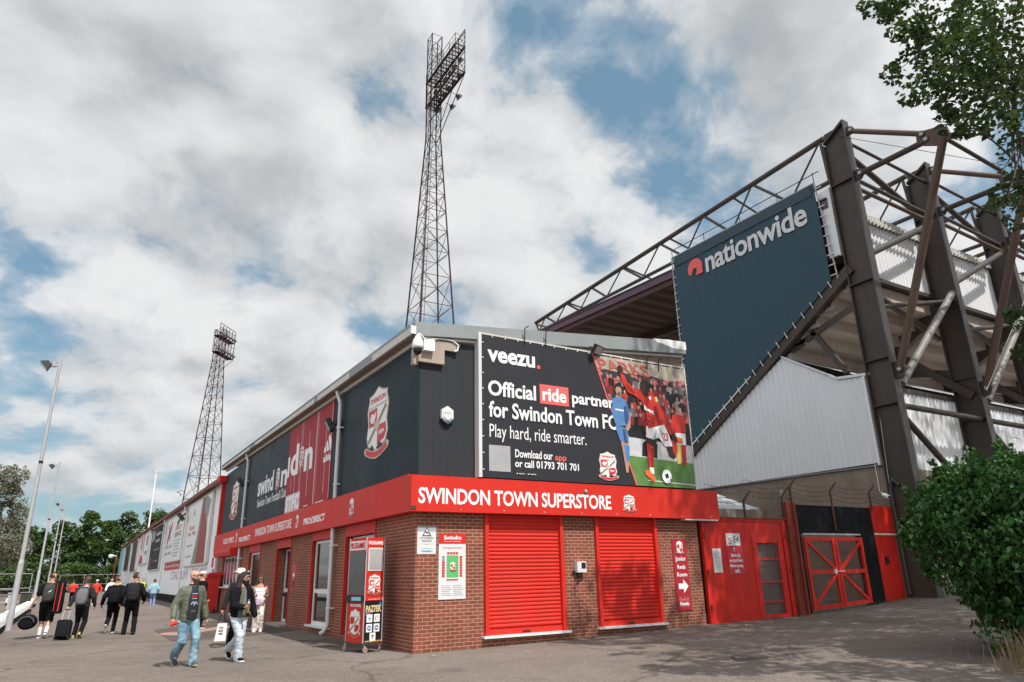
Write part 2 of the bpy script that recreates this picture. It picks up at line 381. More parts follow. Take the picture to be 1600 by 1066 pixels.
def crest(parent, pl, u0, v0, u1, v1, n, red=None, pale=None, gold=None, dark=None, detail=True):
    """football crest: shield in quarters with a diagonal band, arched top and a ribbon below"""
    red = red or CRED; pale = pale or WVIN; gold = gold or CREAM; dark = dark or BLACK
    U = lambda x: u0 + x * (u1 - u0); V = lambda y: v0 + y * (v1 - v0); P = lambda l: [(U(x), V(y)) for x, y in l]
    b = MB(); d = 0.003
    out = [(0.06, 0.70), (0.14, 0.86), (0.12, 0.9), (0.32, 0.93), (0.5, 1.0), (0.68, 0.93), (0.88, 0.9), (0.86, 0.86), (0.94, 0.70), (0.88, 0.5), (0.93, 0.33), (0.86, 0.2), (0.5, 0.1), (0.14, 0.2), (0.07, 0.33), (0.12, 0.5)]
    b.prism(pl, P(out), n, n + d, gold)
    ins = [(0.5 + (x - 0.5) * 0.92, 0.52 + (y - 0.52) * 0.95) for x, y in out]
    b.prism(pl, P(ins), n, n + 2 * d, pale)
    b.prism(pl, P([(0.13, 0.70), (0.48, 0.70), (0.48, 0.46), (0.17, 0.46)]), n, n + 3 * d, red)
    b.prism(pl, P([(0.52, 0.45), (0.84, 0.45), (0.87, 0.33), (0.8, 0.24), (0.52, 0.18)]), n, n + 3 * d, red)
    b.prism(pl, P([(0.1, 0.74), (0.9, 0.74), (0.9, 0.715), (0.1, 0.715)]), n, n + 3.3 * d, gold)
    b.prism(pl, P([(0.12, 0.27), (0.2, 0.23), (0.88, 0.66), (0.82, 0.71)]), n, n + 4 * d, gold)
    b.prism(pl, P([(0.16, 0.26), (0.18, 0.245), (0.85, 0.675), (0.83, 0.69)]), n, n + 4.6 * d, dark)
    b.prism(pl, P([(0.5 + 0.11 * cos(a * pi / 5), 0.455 + 0.075 * sin(a * pi / 5)) for a in range(10)]), n, n + 5 * d, gold)
    b.prism(pl, P([(0.08, 0.2), (0.3, 0.13), (0.5, 0.11), (0.7, 0.13), (0.92, 0.2), (1.0, 0.16), (0.96, 0.1), (0.72, 0.03), (0.5, 0.0), (0.28, 0.03), (0.04, 0.1), (0.0, 0.16)]), n, n + 5 * d, gold)
    b.prism(pl, P([(0.1, 0.175), (0.3, 0.115), (0.5, 0.095), (0.7, 0.115), (0.9, 0.175), (0.93, 0.11), (0.72, 0.045), (0.5, 0.02), (0.28, 0.045), (0.07, 0.11)]), n, n + 6 * d, red)
    if detail:
        text(b, pl, 'SWINDON', U(0.2), V(0.78), U(0.8), V(0.86), n + 2 * d, red, bold=0.03)
        text(b, pl, '1879', U(0.58), V(0.31), U(0.78), V(0.37), n + 3 * d, pale, bold=0.03)
        b.prism(pl, P([(0.24, 0.52), (0.36, 0.5), (0.42, 0.57), (0.45, 0.66), (0.36, 0.62), (0.26, 0.65), (0.21, 0.58)]), n, n + 4 * d, pale)
        b.prism(pl, P([(0.22, 0.15), (0.32, 0.21), (0.4, 0.155), (0.36, 0.12)]), n, n + 5.5 * d, dark)
        b.prism(pl, P([(0.5, 0.14), (0.62, 0.215), (0.76, 0.16), (0.6, 0.115)]), n, n + 5.5 * d, dark)
    return b.build('crest', parent)


# ---------------------------------------------------------------- ground
GZ = [(-1e4, 0), (7.5, 0), (10.3, 0.035), (15.1, 0.13), (19, 0.17), (22.8, 0.32), (24.9, 0.5), (28, 0.68), (60, 1.1), (1e4, 1.1)]


def gz(x):
    for (a, p), (b, q) in zip(GZ, GZ[1:]):
        if x <= b: return p + (q - p) * (x - a) / (b - a)
    return GZ[-1][1]


def ground():
    xs = [-3000, -800, -200, -60, -20] + [-10 + 1.0 * i for i in range(48)] + [45, 60, 120, 400, 1200, 3000]
    ys = [-400, -60, -10, 0, 5, 10, 15, 20, 40, 80, 160, 400, 1200, 4000]
    b = MB(); vs = [(x, y, gz(x)) for y in ys for x in xs]; n = len(xs)
    b.add(vs, [(j * n + i, j * n + i + 1, (j + 1) * n + i + 1, (j + 1) * n + i) for j in range(len(ys) - 1) for i in range(n - 1)], ASPH)
    structure(b.build('ground'))
    b = MB(); H = Plane((0, 0, 0), (1, 0, 0), (0, 0, 1), (0, 1, 0))
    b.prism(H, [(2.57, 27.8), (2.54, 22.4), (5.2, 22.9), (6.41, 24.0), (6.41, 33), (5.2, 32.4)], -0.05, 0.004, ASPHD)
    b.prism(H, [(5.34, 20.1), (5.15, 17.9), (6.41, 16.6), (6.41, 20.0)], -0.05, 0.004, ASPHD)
    rng = random.Random(12)
    for cx, cy, rx, ry in ((11.6, 9.6, 1.5, .35),):
        b.prism(H, [(cx + rx * cos(a * pi / 9) * rng.uniform(.8, 1.2), cy + ry * sin(a * pi / 9) * rng.uniform(.8, 1.2)) for a in range(18)], -0.02, gz(cx) + .006 + .02 * (cx > 9), mat('old_tar', (.115, .096, .084), .9, var=.25, vs=2, bump=.4, bs=60))
    structure(b.build('tarmac_patch'))
    b = MB(); V, F = [], []
    for i in range(420):
        s = rng.random()
        if s < .45: x, y = rng.uniform(19.6, 25), 14.86 - abs(rng.gauss(0, .08))
        elif s < .75: x, y = rng.uniform(13.5, 19.4), 14.84 - abs(rng.gauss(0, .05))
        else: x, y = rng.uniform(6.5, 13.5), 14.87 - abs(rng.gauss(0, .04))
        a = rng.uniform(0, 6.28); h = rng.uniform(.03, .16) * (1.3 if x > 19 else .6); k = len(V); z = gz(x)
        V += [(x - .008, y, z), (x + .008, y, z), (x + .5 * h * cos(a), y + .5 * h * sin(a), z + h)]; F.append((k, k + 1, k + 2))
    b.add(V, F, LEAF3); structure(b.build('weeds'), 'stuff')
    b = MB(); rng = random.Random(3)
    wm = mat('worn_logo_paint', (0.32, 0.20, 0.16), 0.9, var=0.6, vs=6)
    b.prism(H, [(2.95 + 0.42 * cos(a * pi / 10), 25.5 + 0.75 * sin(a * pi / 10)) for a in range(20)], 0.004, 0.008, wm)
    b.prism(H, [(3.6, 25.3), (5.0, 27.2), (4.9, 28.2), (3.5, 26.4)], 0.004, 0.008, wm)
    structure(b.build('road_marking'))
    b = MB()
    for i in range(70):
        x = rng.uniform(6.5, 22); y = rng.uniform(7, 14.6); r = rng.uniform(0.02, 0.05); a = rng.uniform(0, 6.28)
        pts = [(x + r * k * cos(a + w), y + r * k * sin(a + w), gz(x) + 0.006 + rng.uniform(0, 0.02)) for w, k in ((0, 1.2), (1.6, 0.7), (3.1, 1.1), (4.7, 0.7))]
        b.add(pts, [(0, 1, 2, 3)], DLEAF)
    o = b.build('fallen_leaves'); structure(o, 'stuff')


ground()
# ---------------------------------------------------------------- the shop
FW = Plane((0, 14.9, 0), (1, 0, 0), (0, -1, 0))
LW = Plane((6.43, 0, 0), (0, -1, 0), (-1, 0, 0))      # u = -Y


def LR(mb, pl, ya, yb, za, zb, n0, n1, m):  # rectangle on a wall that faces -X, given by its Y range
    mb.rect(pl, -ya, za, -yb, zb, n0, n1, m)


def wall_pieces(mb, lo, hi, z0, z1, holes, put):
    """brick between openings; put(a, b, za, zb)"""
    c = lo
    for a, b, za, zb in sorted(holes):
        put(c, a, z0, z1)
        if za > z0: put(a, b, z0, za)
        if zb < z1: put(a, b, zb, z1)
        c = b
    put(c, hi, z0, z1)


def shop():
    R = thing('superstore_building', 'brick shop with dark cladding above and a long red fascia round its corner', 'shop building', (6.43, 14.9, 0))
    b = MB()
    wall_pieces(b, 6.43, 15.15, -0.15, 3.0, [(8.2, 10.4, 0.25, 2.98), (11.46, 13.52, 0.27, 2.98)], lambda a, c, za, zb: b.box((a, 14.9, za), (c, 15.15, zb), BRICK))
    wall_pieces(b, 15.15, 41, -0.15, 3.0, [(17.4, 19.75, 0.12, 2.9), (20.9, 23.1, 0.2, 2.88), (25.75, 27.85, 0.05, 2.88), (30.7, 32.9, 0.3, 2.88), (34.95, 39.4, 1.2, 2.75)],
                lambda a, c, za, zb: b.box((6.43, a, za), (6.68, c, zb), BRICK))
    b.box((15.0, 15.15, -0.1), (15.15, 30, 3.0), BRICK)
    b.build('brick_wall', R)
    b = MB()
    b.prism(FW, [(6.45, 3.0), (15.2, 3.0), (15.2, 7.95), (6.45, 7.12)], -0.25, 0.0, BLOCK)
    b.box((15.0, 15.15, 3.0), (15.2, 32, 7.9), BLOCK); b.box((6.45, 15.15, 3.0), (6.7, 41, 7.05), BLOCK); b.box((6.7, 40.8, -.1), (15, 41, 7.2), BLOCK)
    b.build('block_wall', R)
    b = MB(); b.box((6.7, 15.2, 2.9), (15.0, 40.7, 3.0), DKGREY); b.build('floor_deck', R)
    # interior so that panes have a dark room behind them
    b = MB(); b.box((9.5, 15.4, 0), (9.6, 40.5, 2.9), mat('shop_interior', (0.05, 0.045, 0.045), 0.8, var=0.4, vs=0.8)); b.build('inner_wall', R)
    b = MB()
    b.prism(FW, [(6.2, 7.08), (15.22, 7.9), (15.22, 8.3), (6.2, 7.42)], 0.0, 0.22, GREYM)
    b.build('fascia', R)
    b = MB()
    b.prism(FW, [(6.45, 7.045), (7.95, 7.17), (7.95, 7.225), (6.45, 7.1)], 0.0, 0.12, WPVC)
    b.prism(FW, [(7.95, 7.17), (15.2, 7.83), (15.2, 7.885), (7.95, 7.225)], 0.0, 0.06, WPVC)
    b.prism(FW, [(13.9, 8.19), (14.5, 8.25), (15.24, 8.28), (15.24, 8.02), (14.7, 8.0), (14.3, 8.08), (14.05, 8.1)], 0.22, 0.225, WHITE)
    b.build('flashing', R)
    b = MB(); b.add([(6.1, 14.75, 7.36), (15.3, 14.75, 8.24), (15.3, 41, 8.3), (6.1, 41, 7.5), (6.1, 14.75, 7.28), (15.3, 14.75, 8.16), (15.3, 41, 8.2), (6.1, 41, 7.42)], [(0, 1, 2, 3), (7, 6, 5, 4), (0, 4, 5, 1), (1, 5, 6, 2), (2, 6, 7, 3), (3, 7, 4, 0)], GREYM)
    b.build('roof', R)
    # eaves along the side: outer fascia, soffit, wall plate
    b = MB()
    def sl(x0, x1, za, zb, ya, yb, k, m):
        e = lambda y: k * (y - 14.9)
        vs = [(x0, ya, za + e(ya)), (x1, ya, za + e(ya)), (x1, yb, za + e(yb)), (x0, yb, za + e(yb)), (x0, ya, zb + e(ya)), (x1, ya, zb + e(ya)), (x1, yb, zb + e(yb)), (x0, yb, zb + e(yb))]
        b.add(vs, [(0, 3, 2, 1), (4, 5, 6, 7), (0, 1, 5, 4), (1, 2, 6, 5), (2, 3, 7, 6), (3, 0, 4, 7)], m)
    K = 0.0082
    ys = [14.7, 15.3, 17.4, 19.3, 22.6, 23.0, 26.0, 28.8, 32.4, 33.6, 37.0, 41.2]
    for i, (a, c) in enumerate(zip(ys, ys[1:])):
        sl(6.10, 6.14, 7.09, 7.275, a, c - 0.012, K, GREYM if i in (2, 4, 8) else LGREY)
    sl(6.14, 6.44, 7.06, 7.085, 14.75, 41.2, K, SOFFIT)
    sl(6.34, 6.43, 6.96, 7.055, 14.95, 41.0, K, LGREY)
    b.box((6.09, 14.66, 7.1), (6.22, 14.7, 7.3), WPVC)
    b.build('eaves_gutter', R)
    # cladding panels
    for ya, yb, m in ((15.0, 20.86, DKTEAL), (20.9, 21.52, DKTEAL), (27.07, 34.55, DKTEAL), (34.62, 40.75, DKTEAL)):
        b = MB(); n = max(1, round((yb - ya) / 1.9))
        for i in range(n):
            LR(b, LW, ya + (yb - ya) * i / n + 0.002, ya + (yb - ya) * (i + 1) / n - 0.002, 3.70, 6.955, 0.0, 0.045, m)
        b.build('cladding_panel', R)
    b = MB()
    for i in range(4): b.rect(FW, 6.40 + i * 0.385 + 0.001, 3.7, 6.40 + (i + 1) * 0.385 - 0.001, 7.04 if i < 3 else 7.1, 0.0, 0.05, DKGREY)
    b.build('cladding_panel', R)
    b = MB(); b.box((6.375, 14.84, 3.72), (6.43, 14.995, 7.02), DKTEAL); b.build('corner_trim', R)
    # front shutters
    for x0, x1, z0, d in ((8.17, 10.42, 0.25, 0), (11.44, 13.56, 0.27, 0)):
        b = MB()
        b.rect(FW, x0, z0, x0 + 0.1, 2.96, -0.06, 0.07, RED); b.build('guide_rail', R); b = MB(); b.rect(FW, x1 - 0.1, z0, x1, 2.96, -0.06, 0.07, RED); b.build('guide_rail', R)
        b = MB(); z = z0 + 0.14; b.rect(FW, x0 + 0.1, z0, x1 - 0.1, z - 0.012, -0.05, 0.005, RED)
        while z < 2.9:
            h = 0.0885; k = 7
            prof = [(z + h * i / k, -0.035 + 0.028 * sin(pi * (0.12 + 0.82 * i / k))) for i in range(k + 1)]
            vs = [FW.pt(u, zz, n) for zz, n in prof for u in (x0 + 0.1, x1 - 0.1)]
            b.add(vs, [(2 * i, 2 * i + 1, 2 * i + 3, 2 * i + 2) for i in range(k)], RED, True); z += h
            b.rect(FW, x0 + 0.1, z - 0.004, x1 - 0.1, z + 0.004, -0.05, -0.028, RED)
        s = b.build('roller_shutter', R)
        b = MB(); b.rect(FW, (x0 + x1) / 2 - 0.1, z0 + 0.03, (x0 + x1) / 2 + 0.1, z0 + 0.06, 0.005, 0.02, BLACK); b.build('handle', s)
        b = MB(); b.rect(FW, x0 - 0.06, z0 - 0.055, x1 + 0.1, z0 - 0.001, -0.06, 0.12, WPVC); b.build('sill', R)
    # side openings (u = -Y)
    def opening(name, ya, yb, z0, z1, transom=None, mull=(), rec=0.09, sill=True, door=False):
        f = MB(); t = 0.075
        LR(f, LW, ya, ya + t, z0, z1, -rec - .06, -rec, WPVC); LR(f, LW, yb - t, yb, z0, z1, -rec - .06, -rec, WPVC)
        LR(f, LW, ya + t, yb - t, z0, z0 + t * 1.3, -rec - .06, -rec, WPVC); LR(f, LW, ya + t, yb - t, z1 - t, z1, -rec - .06, -rec, WPVC)
        if transom: LR(f, LW, ya + t, yb - t, transom - .06, transom + .06, -rec - .06, -rec, WPVC)
        for y in mull: LR(f, LW, y - .04, y + .04, z0 + t * 1.3, z1 - t, -rec - .062, -rec + .002, WPVC)
        o = f.build(name, R)
        g = MB(); LR(g, LW, ya + t, yb - t, z0 + t * 1.3, z1 - t, -rec - .045, -rec - .03, GLASS); g.build('pane', o)
        if sill: s = MB(); LR(s, LW, ya - .15, yb + .05, z0 - .05, z0, -rec, 0.13, WPVC); s.build('sill', o)
        if door: h = MB(); h.bar(LW.pt(-yb + .16, 1.0, -rec), LW.pt(-yb + .16, 1.0, -rec + .06), .03, .12, BLACK); h.build('handle', o)
        return o
    opening('door', 17.5, 19.62, 0.14, 2.62, 2.2, (18.55,), 0.14, False, True)
    opening('window', 20.98, 22.98, 0.22, 2.66, 1.18, (), 0.07)
    opening('door', 25.82, 27.78, 0.08, 2.6, 1.15, (26.9,), 0.32, False, True)
    opening('window', 30.8, 32.8, 0.32, 2.62, 1.2, (), 0.07)
    w = opening('window', 35.05, 39.3, 1.22, 2.62, None, (35.9, 36.75, 37.6, 38.45), 0.07)
    for i, y in enumerate((35.5, 36.3, 37.2, 38.05, 38.9)):
        p = MB(); LR(p, LW, y - .2, y + .2, 1.6, 2.35, -0.098, -0.092, CRED if i % 2 else MAGENTA); p.build('window_poster', w)
    b = MB()      # recess of the second door
    b.box((6.68, 25.6, 0.05), (6.95, 25.75, 2.9), BRICK); b.build('porch_wall', R); b = MB(); b.box((6.68, 27.85, 0.05), (6.95, 28.0, 2.9), BRICK)
    b.build('porch_wall', R)
    b = MB(); b.box((6.2, 25.75, -0.02), (6.9, 27.85, 0.07), CONC); b.build('doorstep', R)
    for ya, yb, zt in ((17.4, 19.75, 2.64), (20.9, 23.1, 2.68), (25.75, 27.85, 2.62), (30.7, 32.9, 2.64)):
        b = MB()
        LR(b, LW, ya, yb, zt, 2.93, -0.13, 0.03, REDF)
        for y in (ya - 0.03, yb - 0.03): LR(b, LW, y, y + 0.06, 0.14, zt, -0.05, 0.035, REDF)
        b.build('shutter_guide', R)
    b = MB(); b.prism(Plane((0, 34.95, 0), (1, 0, 0), (0, -1, 0)), [(6.43, 2.6), (5.98, 2.62), (5.92, 2.78), (5.95, 2.93), (6.43, 2.93)], -4.5, 0, RED); b.build('shutter_box', R)
    # downpipes
    for y, zt, foot in ((20.62, 7.02, True), (34.58, 7.14, False)):
        b = MB(); xo = 6.12; r = 0.058
        b.path([(6.2, y + .12, zt + .05), (6.24, y + .1, zt - .1), (6.29, y, zt - .35), (6.29, y, 3.76)], r, PIPE, 10)
        b.path([(6.29, y, 2.93), (6.29, y, 0.32), (6.2, y + .03, 0.14), (6.1, y + .03, 0.08)], r, PIPE, 10)
        p = b.build('downpipe', R)
        b = MB()
        for z in (5.9, 4.2, 2.45, 0.75): b.tube((6.29, y, z - .03), (6.29, y, z + .03), r + .015, PIPE, n=10); b.box((6.29, y - .14, z - .02), (6.43, y - .07, z + .02), PIPE)
        b.build('bracket', p)
    return R


def front_sign():
    P = Plane((0, 14.66, 0), (1, 0, 0), (0, -1, 0)); Q = Plane((6.2, 0, 0), (0, -1, 0), (-1, 0, 0))
    R = thing('shop_sign', 'long red fascia sign with white capitals wrapping the brick shop corner', 'shop sign', (6.2, 14.66, 2.94))
    b = MB(); b.box((6.2, 14.66, 2.94), (15.86, 14.89, 3.745), RED); f = b.build('front_board', R)
    b = MB(); b.box((6.2, 14.89, 2.94), (6.425, 41.35, 3.775), RED); b.build('side_board', R)
    for i in range(9): b = MB(); b.ball(P.pt(6.3 + i * 1.15, 3.0, 0.004), 0.014, WPVC, 6, 4); b.build('rivet', R)
    b = MB(); b.box((14.5, 14.67, 2.90), (15.8, 14.9, 2.937), PIPE); b.build('edge_trim', R); b = MB(); b.ball(P.pt(11.05, 3.55, .02), (.05, .04, .05), PGREY, 8, 5); b.build('sensor', R); b = MB(); b.box((6.21, 14.64, 2.99), (6.32, 14.66, 3.06), STEELG)
    b.build('fixing', R)
    lettering(R, P, 'SWINDON TOWN SUPERSTORE', 6.375, 3.115, 11.87, 3.475, 0, WVIN, bold=0.022, spacing=0.97)
    crest(R, P, 12.26, 3.06, 12.72, 3.53, 0, red=CRED)
    for s, ya, yb, z0, z1, bo in (('TICKET OFFICE', 38.6, 35.75, 3.22, 3.47, 0.02), ('PRO:DIRECT', 34.4, 32.0, 3.15, 3.36, 0.03), ('SWINDON TOWN SUPERSTORE', 31.05, 25.15, 3.22, 3.53, 0.014), ('PRO:DIRECT', 23.55, 21.2, 3.2, 3.41, 0.035)):
        lettering(R, Q, s, -ya, z0, -yb, z1, 0, WVIN, bold=bo)
    for ya, yb in ((35.3, 34.95), (24.6, 24.2), (18.97, 18.55)): crest(R, Q, -ya, 3.12, -yb, 3.62, 0, detail=False)


def side_banners():
    P = Plane((6.385, 0, 0), (0, -1, 0), (-1, 0, 0))
    R = thing('shirt_banner', 'red striped football shirt banner on the dark upper side wall of the shop', 'banner', (6.4, 24.3, 3.8))
    b = MB(); LR(b, P, 21.55, 27.05, 3.79, 6.95, -0.04, 0.012, REDD); b.build('panel', R)
    b = MB()
    for y, z0, z1, w in ((25.9, 4.3, 6.5, .02), (25.25, 3.85, 6.95, .016), (25.1, 3.85, 6.95, .01), (24.2, 4.2, 6.45, .025), (23.3, 3.85, 6.95, .04), (23.15, 3.85, 6.95, .012), (22.2, 4.1, 6.45, .018), (21.62, 3.9, 6.95, .02), (26.4, 4.6, 5.1, .02)):
        LR(b, P, y, y + w, z0, z1, .012, .015, WVIN)
    LR(b, P, 23.9, 24.4, 3.87, 3.9, .012, .016, WVIN); LR(b, P, 22.1, 23.0, 3.86, 3.89, .012, .016, WVIN)
    b.build('pinstripe', R)
    lettering(R, P, 'd', -26.62, 5.13, -25.55, 6.25, .012, WVIN, bold=.03); lettering(R, P, 'n', -24.72, 5.09, -23.7, 5.88, .012, WVIN, bold=.03)
    b = MB(); LR(b, P, 26.78, 27.03, 5.16, 5.92, .012, .017, WVIN); b.build('lettering', R)
    crest(R, P, -25.45, 5.18, -24.8, 6.08, .012)
    b = MB(); LR(b, P, 25.0, 27.0, 3.83, 4.47, .012, .014, mat('pale_pink_print', (.62, .42, .46), .5)); b.build('badge_panel', R)
    lettering(R, P, 'STFC', -26.98, 3.87, -25.06, 4.43, .014, WVIN, bold=.05)
    b = MB()
    b.prism(P, [(-22.36, 5.40), (-22.1, 5.40), (-22.19, 5.62), (-22.3, 5.56)], .012, .016, WVIN)
    b.prism(P, [(-22.03, 5.40), (-21.8, 5.40), (-22.0, 5.76), (-22.13, 5.68)], .012, .016, WVIN)
    b.prism(P, [(-21.73, 5.40), (-21.58, 5.40), (-21.58, 5.70), (-21.78, 5.93), (-21.92, 5.84)], .012, .016, WVIN)
    b.build('three_stripe_logo', R)
    lettering(R, P, 'adida', -22.38, 5.08, -21.57, 5.32, .012, WVIN, bold=.03)
    R = thing('club_name_banner', 'white lower case club name with a crest for its o on dark side cladding', 'wall lettering', (6.4, 30, 4.5))
    lettering(R, P, 'swind', -32.2, 4.95, -29.35, 5.78, .001, WVIN, bold=.025); lettering(R, P, 'n', -28.05, 4.92, -27.12, 5.55, .001, WVIN, bold=.025)
    crest(R, P, -28.95, 4.86, -28.25, 5.78, .001); lettering(R, P, 'Swindon Town Football Club', -32.1, 4.48, -27.1, 4.83, .001, WVIN, bold=.0)
    R = thing('club_crest', 'large red and white club crest on the dark cladding nearest the shop corner', 'wall crest', (6.4, 17.5, 4.5))
    crest(R, P, -18.45, 4.52, -16.6, 6.5, .001)
    R = thing('club_crest', 'smaller far club crest between a downpipe and the shop end', 'wall crest', (6.4, 37.5, 4.4))
    crest(R, P, -38.6, 4.35, -36.6, 6.3, .001)


def floodlight(name, label, p, yaw, tilt=-0.5, s=1.0, group=None):
    R = thing(name, label, 'floodlight', p, group); p = Vector(p)
    d = Vector((cos(yaw) * cos(tilt), sin(yaw) * cos(tilt), sin(tilt))); r = d.cross(Vector((0, 0, 1))).normalized(); u = r.cross(d)
    c = p + d * 0.16 * s
    b = MB(); h = [c + r * a * .15 * s + u * e * .11 * s + d * f * .04 * s for f in (-1, 1) for a, e in ((-1, -1), (1, -1), (1, 1), (-1, 1))]
    b.add(h, [(3, 2, 1, 0), (4, 5, 6, 7), (0, 1, 5, 4), (1, 2, 6, 5), (2, 3, 7, 6), (3, 0, 4, 7)], BLACK)
    for k in range(5): b.bar(c - d * .04 * s + r * (k - 2) * .06 * s - u * .1 * s, c - d * .04 * s + r * (k - 2) * .06 * s + u * .1 * s, .012 * s, .04 * s, BLACK)
    b.build('lamp_housing', R)
    b = MB(); q = c + d * .042 * s; b.add([q + r * a * .13 * s + u * e * .09 * s for a, e in ((-1, -1), (1, -1), (1, 1), (-1, 1))], [(0, 1, 2, 3)], GLASSG); b.build('lens', R)
    b = MB(); b.path([p, p + d * .05 * s + r * .16 * s, c + r * .16 * s], .012 * s, BLACK, 5); b.path([p, p + d * .05 * s - r * .16 * s, c - r * .16 * s], .012 * s, BLACK, 5); b.build('bracket', R)
    return R


def billboard():
    P = Plane((0, 14.64, 0), (1, 0, 0), (0, -1, 0))
    R = thing('billboard', 'large dark advertising billboard with white slogan and footballer picture above the red sign', 'billboard', (11.5, 14.7, 3.76))
    b = MB(); b.box((8.0, 14.645, 3.77), (15.0, 14.70, 7.38), BBDARK)
    b.build('panel', R)
    b = MB()
    for x in (7.97, 9.75, 11.5, 13.25, 14.97): b.box((x - .03, 14.70, 3.78), (x + .03, 14.9, 7.3), GALV)
    b.box((7.91, 14.63, 3.77), (7.997, 14.9, 7.42), PIPE); b.box((15.003, 14.64, 3.77), (15.05, 14.9, 7.4), LGREY); b.box((8.0, 14.64, 7.382), (15.0, 14.72, 7.42), LGREY)
    b.build('frame', R)
    for i in range(18):
        b = MB(); b.box((8.3 + i * .385, 14.62, 7.33), (8.32 + i * .385, 14.645, 7.42), WPVC); b.build('lashing', R)
        if i < 9: b = MB(); b.box((8.004, 14.62, 3.95 + i * .4), (8.05, 14.645, 3.97 + i * .4), WPVC); b.build('lashing', R)
    for x, z, l in ((9.28, 7.3, .42), (9.95, 7.32, .42), (11.45, 7.1, .3), (13.5, 7.15, .35), (13.95, 7.15, .35)):
        b = MB(); b.path([P.pt(x, z, .02), P.pt(x, z + l, .06), P.pt(x + .06, z + l + .05, .16)], .014, BLACK, 5); b.build('rod', R)
    L = lambda *a, **k: lettering(R, P, *a, **k)
    L('veezu', 8.17, 6.68, 9.6, 7.0, 0, WVIN, bold=.03); b = MB(); b.rect(P, 9.66, 6.68, 9.76, 6.77, 0, .004, CORAL); b.build('full_stop', R)
    L('Official', 8.18, 5.8, 9.6, 6.2, 0, WVIN, bold=.025); b = MB(); b.rect(P, 9.72, 5.75, 10.64, 6.27, 0, .003, CORAL); b.build('highlight_box', R)
    L('ride', 9.8, 5.83, 10.56, 6.2, .003, WVIN, bold=.03); L('partner', 10.74, 5.75, 12.17, 6.13, .012, WVIN, bold=.025)
    L('for Swindon Town FC', 8.19, 5.25, 12.22, 5.66, .012, WVIN, bold=.022)
    L('Play hard, ride smarter.', 8.21, 4.65, 11.15, 5.08, 0, WVIN, bold=-.002)
    L('Download our', 8.93, 4.30, 10.05, 4.50, 0, WVIN, bold=.018); L('app', 10.12, 4.25, 10.48, 4.41, 0, CORAL, bold=.02); L('or call 01793 701 701', 8.92, 4.06, 10.86, 4.25, 0, WVIN, bold=.018)
    b = MB(); b.rect(P, 8.19, 3.93, 8.79, 4.56, 0, .003, mat('plain_grey_print', (.36, .36, .365), .5)); b.build('plain_square', R)
    b = MB(); b.rect(P, 8.95, 3.87, 9.22, 3.94, 0, .003, BLACK); b.rect(P, 9.27, 3.87, 9.55, 3.94, 0, .003, BLACK)
    text(b, P, 'App Store', 9.03, 3.885, 9.2, 3.925, .003, WVIN); text(b, P, 'Google Play', 9.34, 3.885, 9.53, 3.925, .003, WVIN)
    b.prism(P, [(8.965, 3.885), (9.01, 3.905), (8.965, 3.925)], .003, .005, WVIN); b.prism(P, [(9.285, 3.885), (9.325, 3.905), (9.285, 3.925)], .003, .005, WVIN); b.build('store_badge', R)
    crest(R, P, 11.49, 3.86, 12.18, 4.64, 0)
    # printed action picture (flat)
    b = MB(); k = [0.004]
    def pg(pts, m, step=0.0006): k[0] += step; b.prism(P, pts, k[0] - .004, k[0], m)
    def el(c, rx, rz, m, a=0, n=16): pg([(c[0] + rx * cos(2 * pi * i / n) * cos(a) - rz * sin(2 * pi * i / n) * sin(a), c[1] + rx * cos(2 * pi * i / n) * sin(a) + rz * sin(2 * pi * i / n) * cos(a)) for i in range(n)], m)
    pg([(11.54, 7.34), (15.0, 7.36), (15.0, 3.78), (12.78, 3.78)], CROWD)
    pg([(11.56, 7.33), (14.98, 7.34), (14.98, 6.98), (14.3, 6.9), (13.6, 6.98), (12.6, 6.93), (11.68, 6.98)], mat('printed_pale_stand', (.36, .34, .25), .5, var=.4, vs=5, col2=(.46, .36, .33)))
    pg([(12.43, 5.62), (14.98, 5.68), (14.98, 5.02), (12.65, 5.1)], BLACK)
    pg([(12.62, 5.1), (14.13, 5.02), (14.98, 5.02), (14.98, 4.5), (12.55, 4.58)], mat('printed_hoarding', (.5, .5, .5), .5, var=.25, vs=4))
    pg([(13.1, 4.95), (13.2, 5.02), (13.66, 4.98), (13.62, 4.56), (13.05, 4.6)], BLACK)
    pg([(12.50, 4.57), (15.0, 4.5), (15.0, 3.78), (12.78, 3.78)], GRASSP)
    pg([(13.2, 3.93), (15.0, 3.87), (15.0, 3.89), (13.2, 3.95)], WHITE)
    rc = random.Random(8); cm = [BLACK, mat('printed_navy', (.025, .025, .05), .5), mat('printed_maroon', (.2, .02, .02), .5), mat('printed_grey', (.12, .11, .12), .5), BLACK, mat('printed_scarf_red', (.42, .04, .03), .5), mat('printed_pale', (.35, .3, .3), .5)]
    for row in range(6):
        z = 6.72 - row * .215
        for i in range(16):
            x = 11.75 + i * .215 + rc.uniform(-.06, .06) + (row % 2) * .1
            if x < 11.78 + (7.2 - z) * .36 or x > 14.85: continue
            zz = z + rc.uniform(-.05, .05); m = rc.choice(cm); pg([(x - .11, zz - .22), (x + .11, zz - .22), (x + .10, zz), (x + .05, zz + .03), (x - .05, zz + .03), (x - .10, zz)], m, .00004)
            el((x, zz + .085), .042, .06, rc.choice((SKINP, SKINP, DSKIN)), 0, 8) if True else None
            k[0] -= .00056
    k[0] += .002
    rm = mat('printed_red', (.52, .03, .02), .5, var=.3, vs=6); rd = mat('printed_deep_red', (.26, .012, .01), .5, var=.2, vs=6); gy = mat('printed_fold_grey', (.42, .42, .45), .5, var=.2, vs=6)
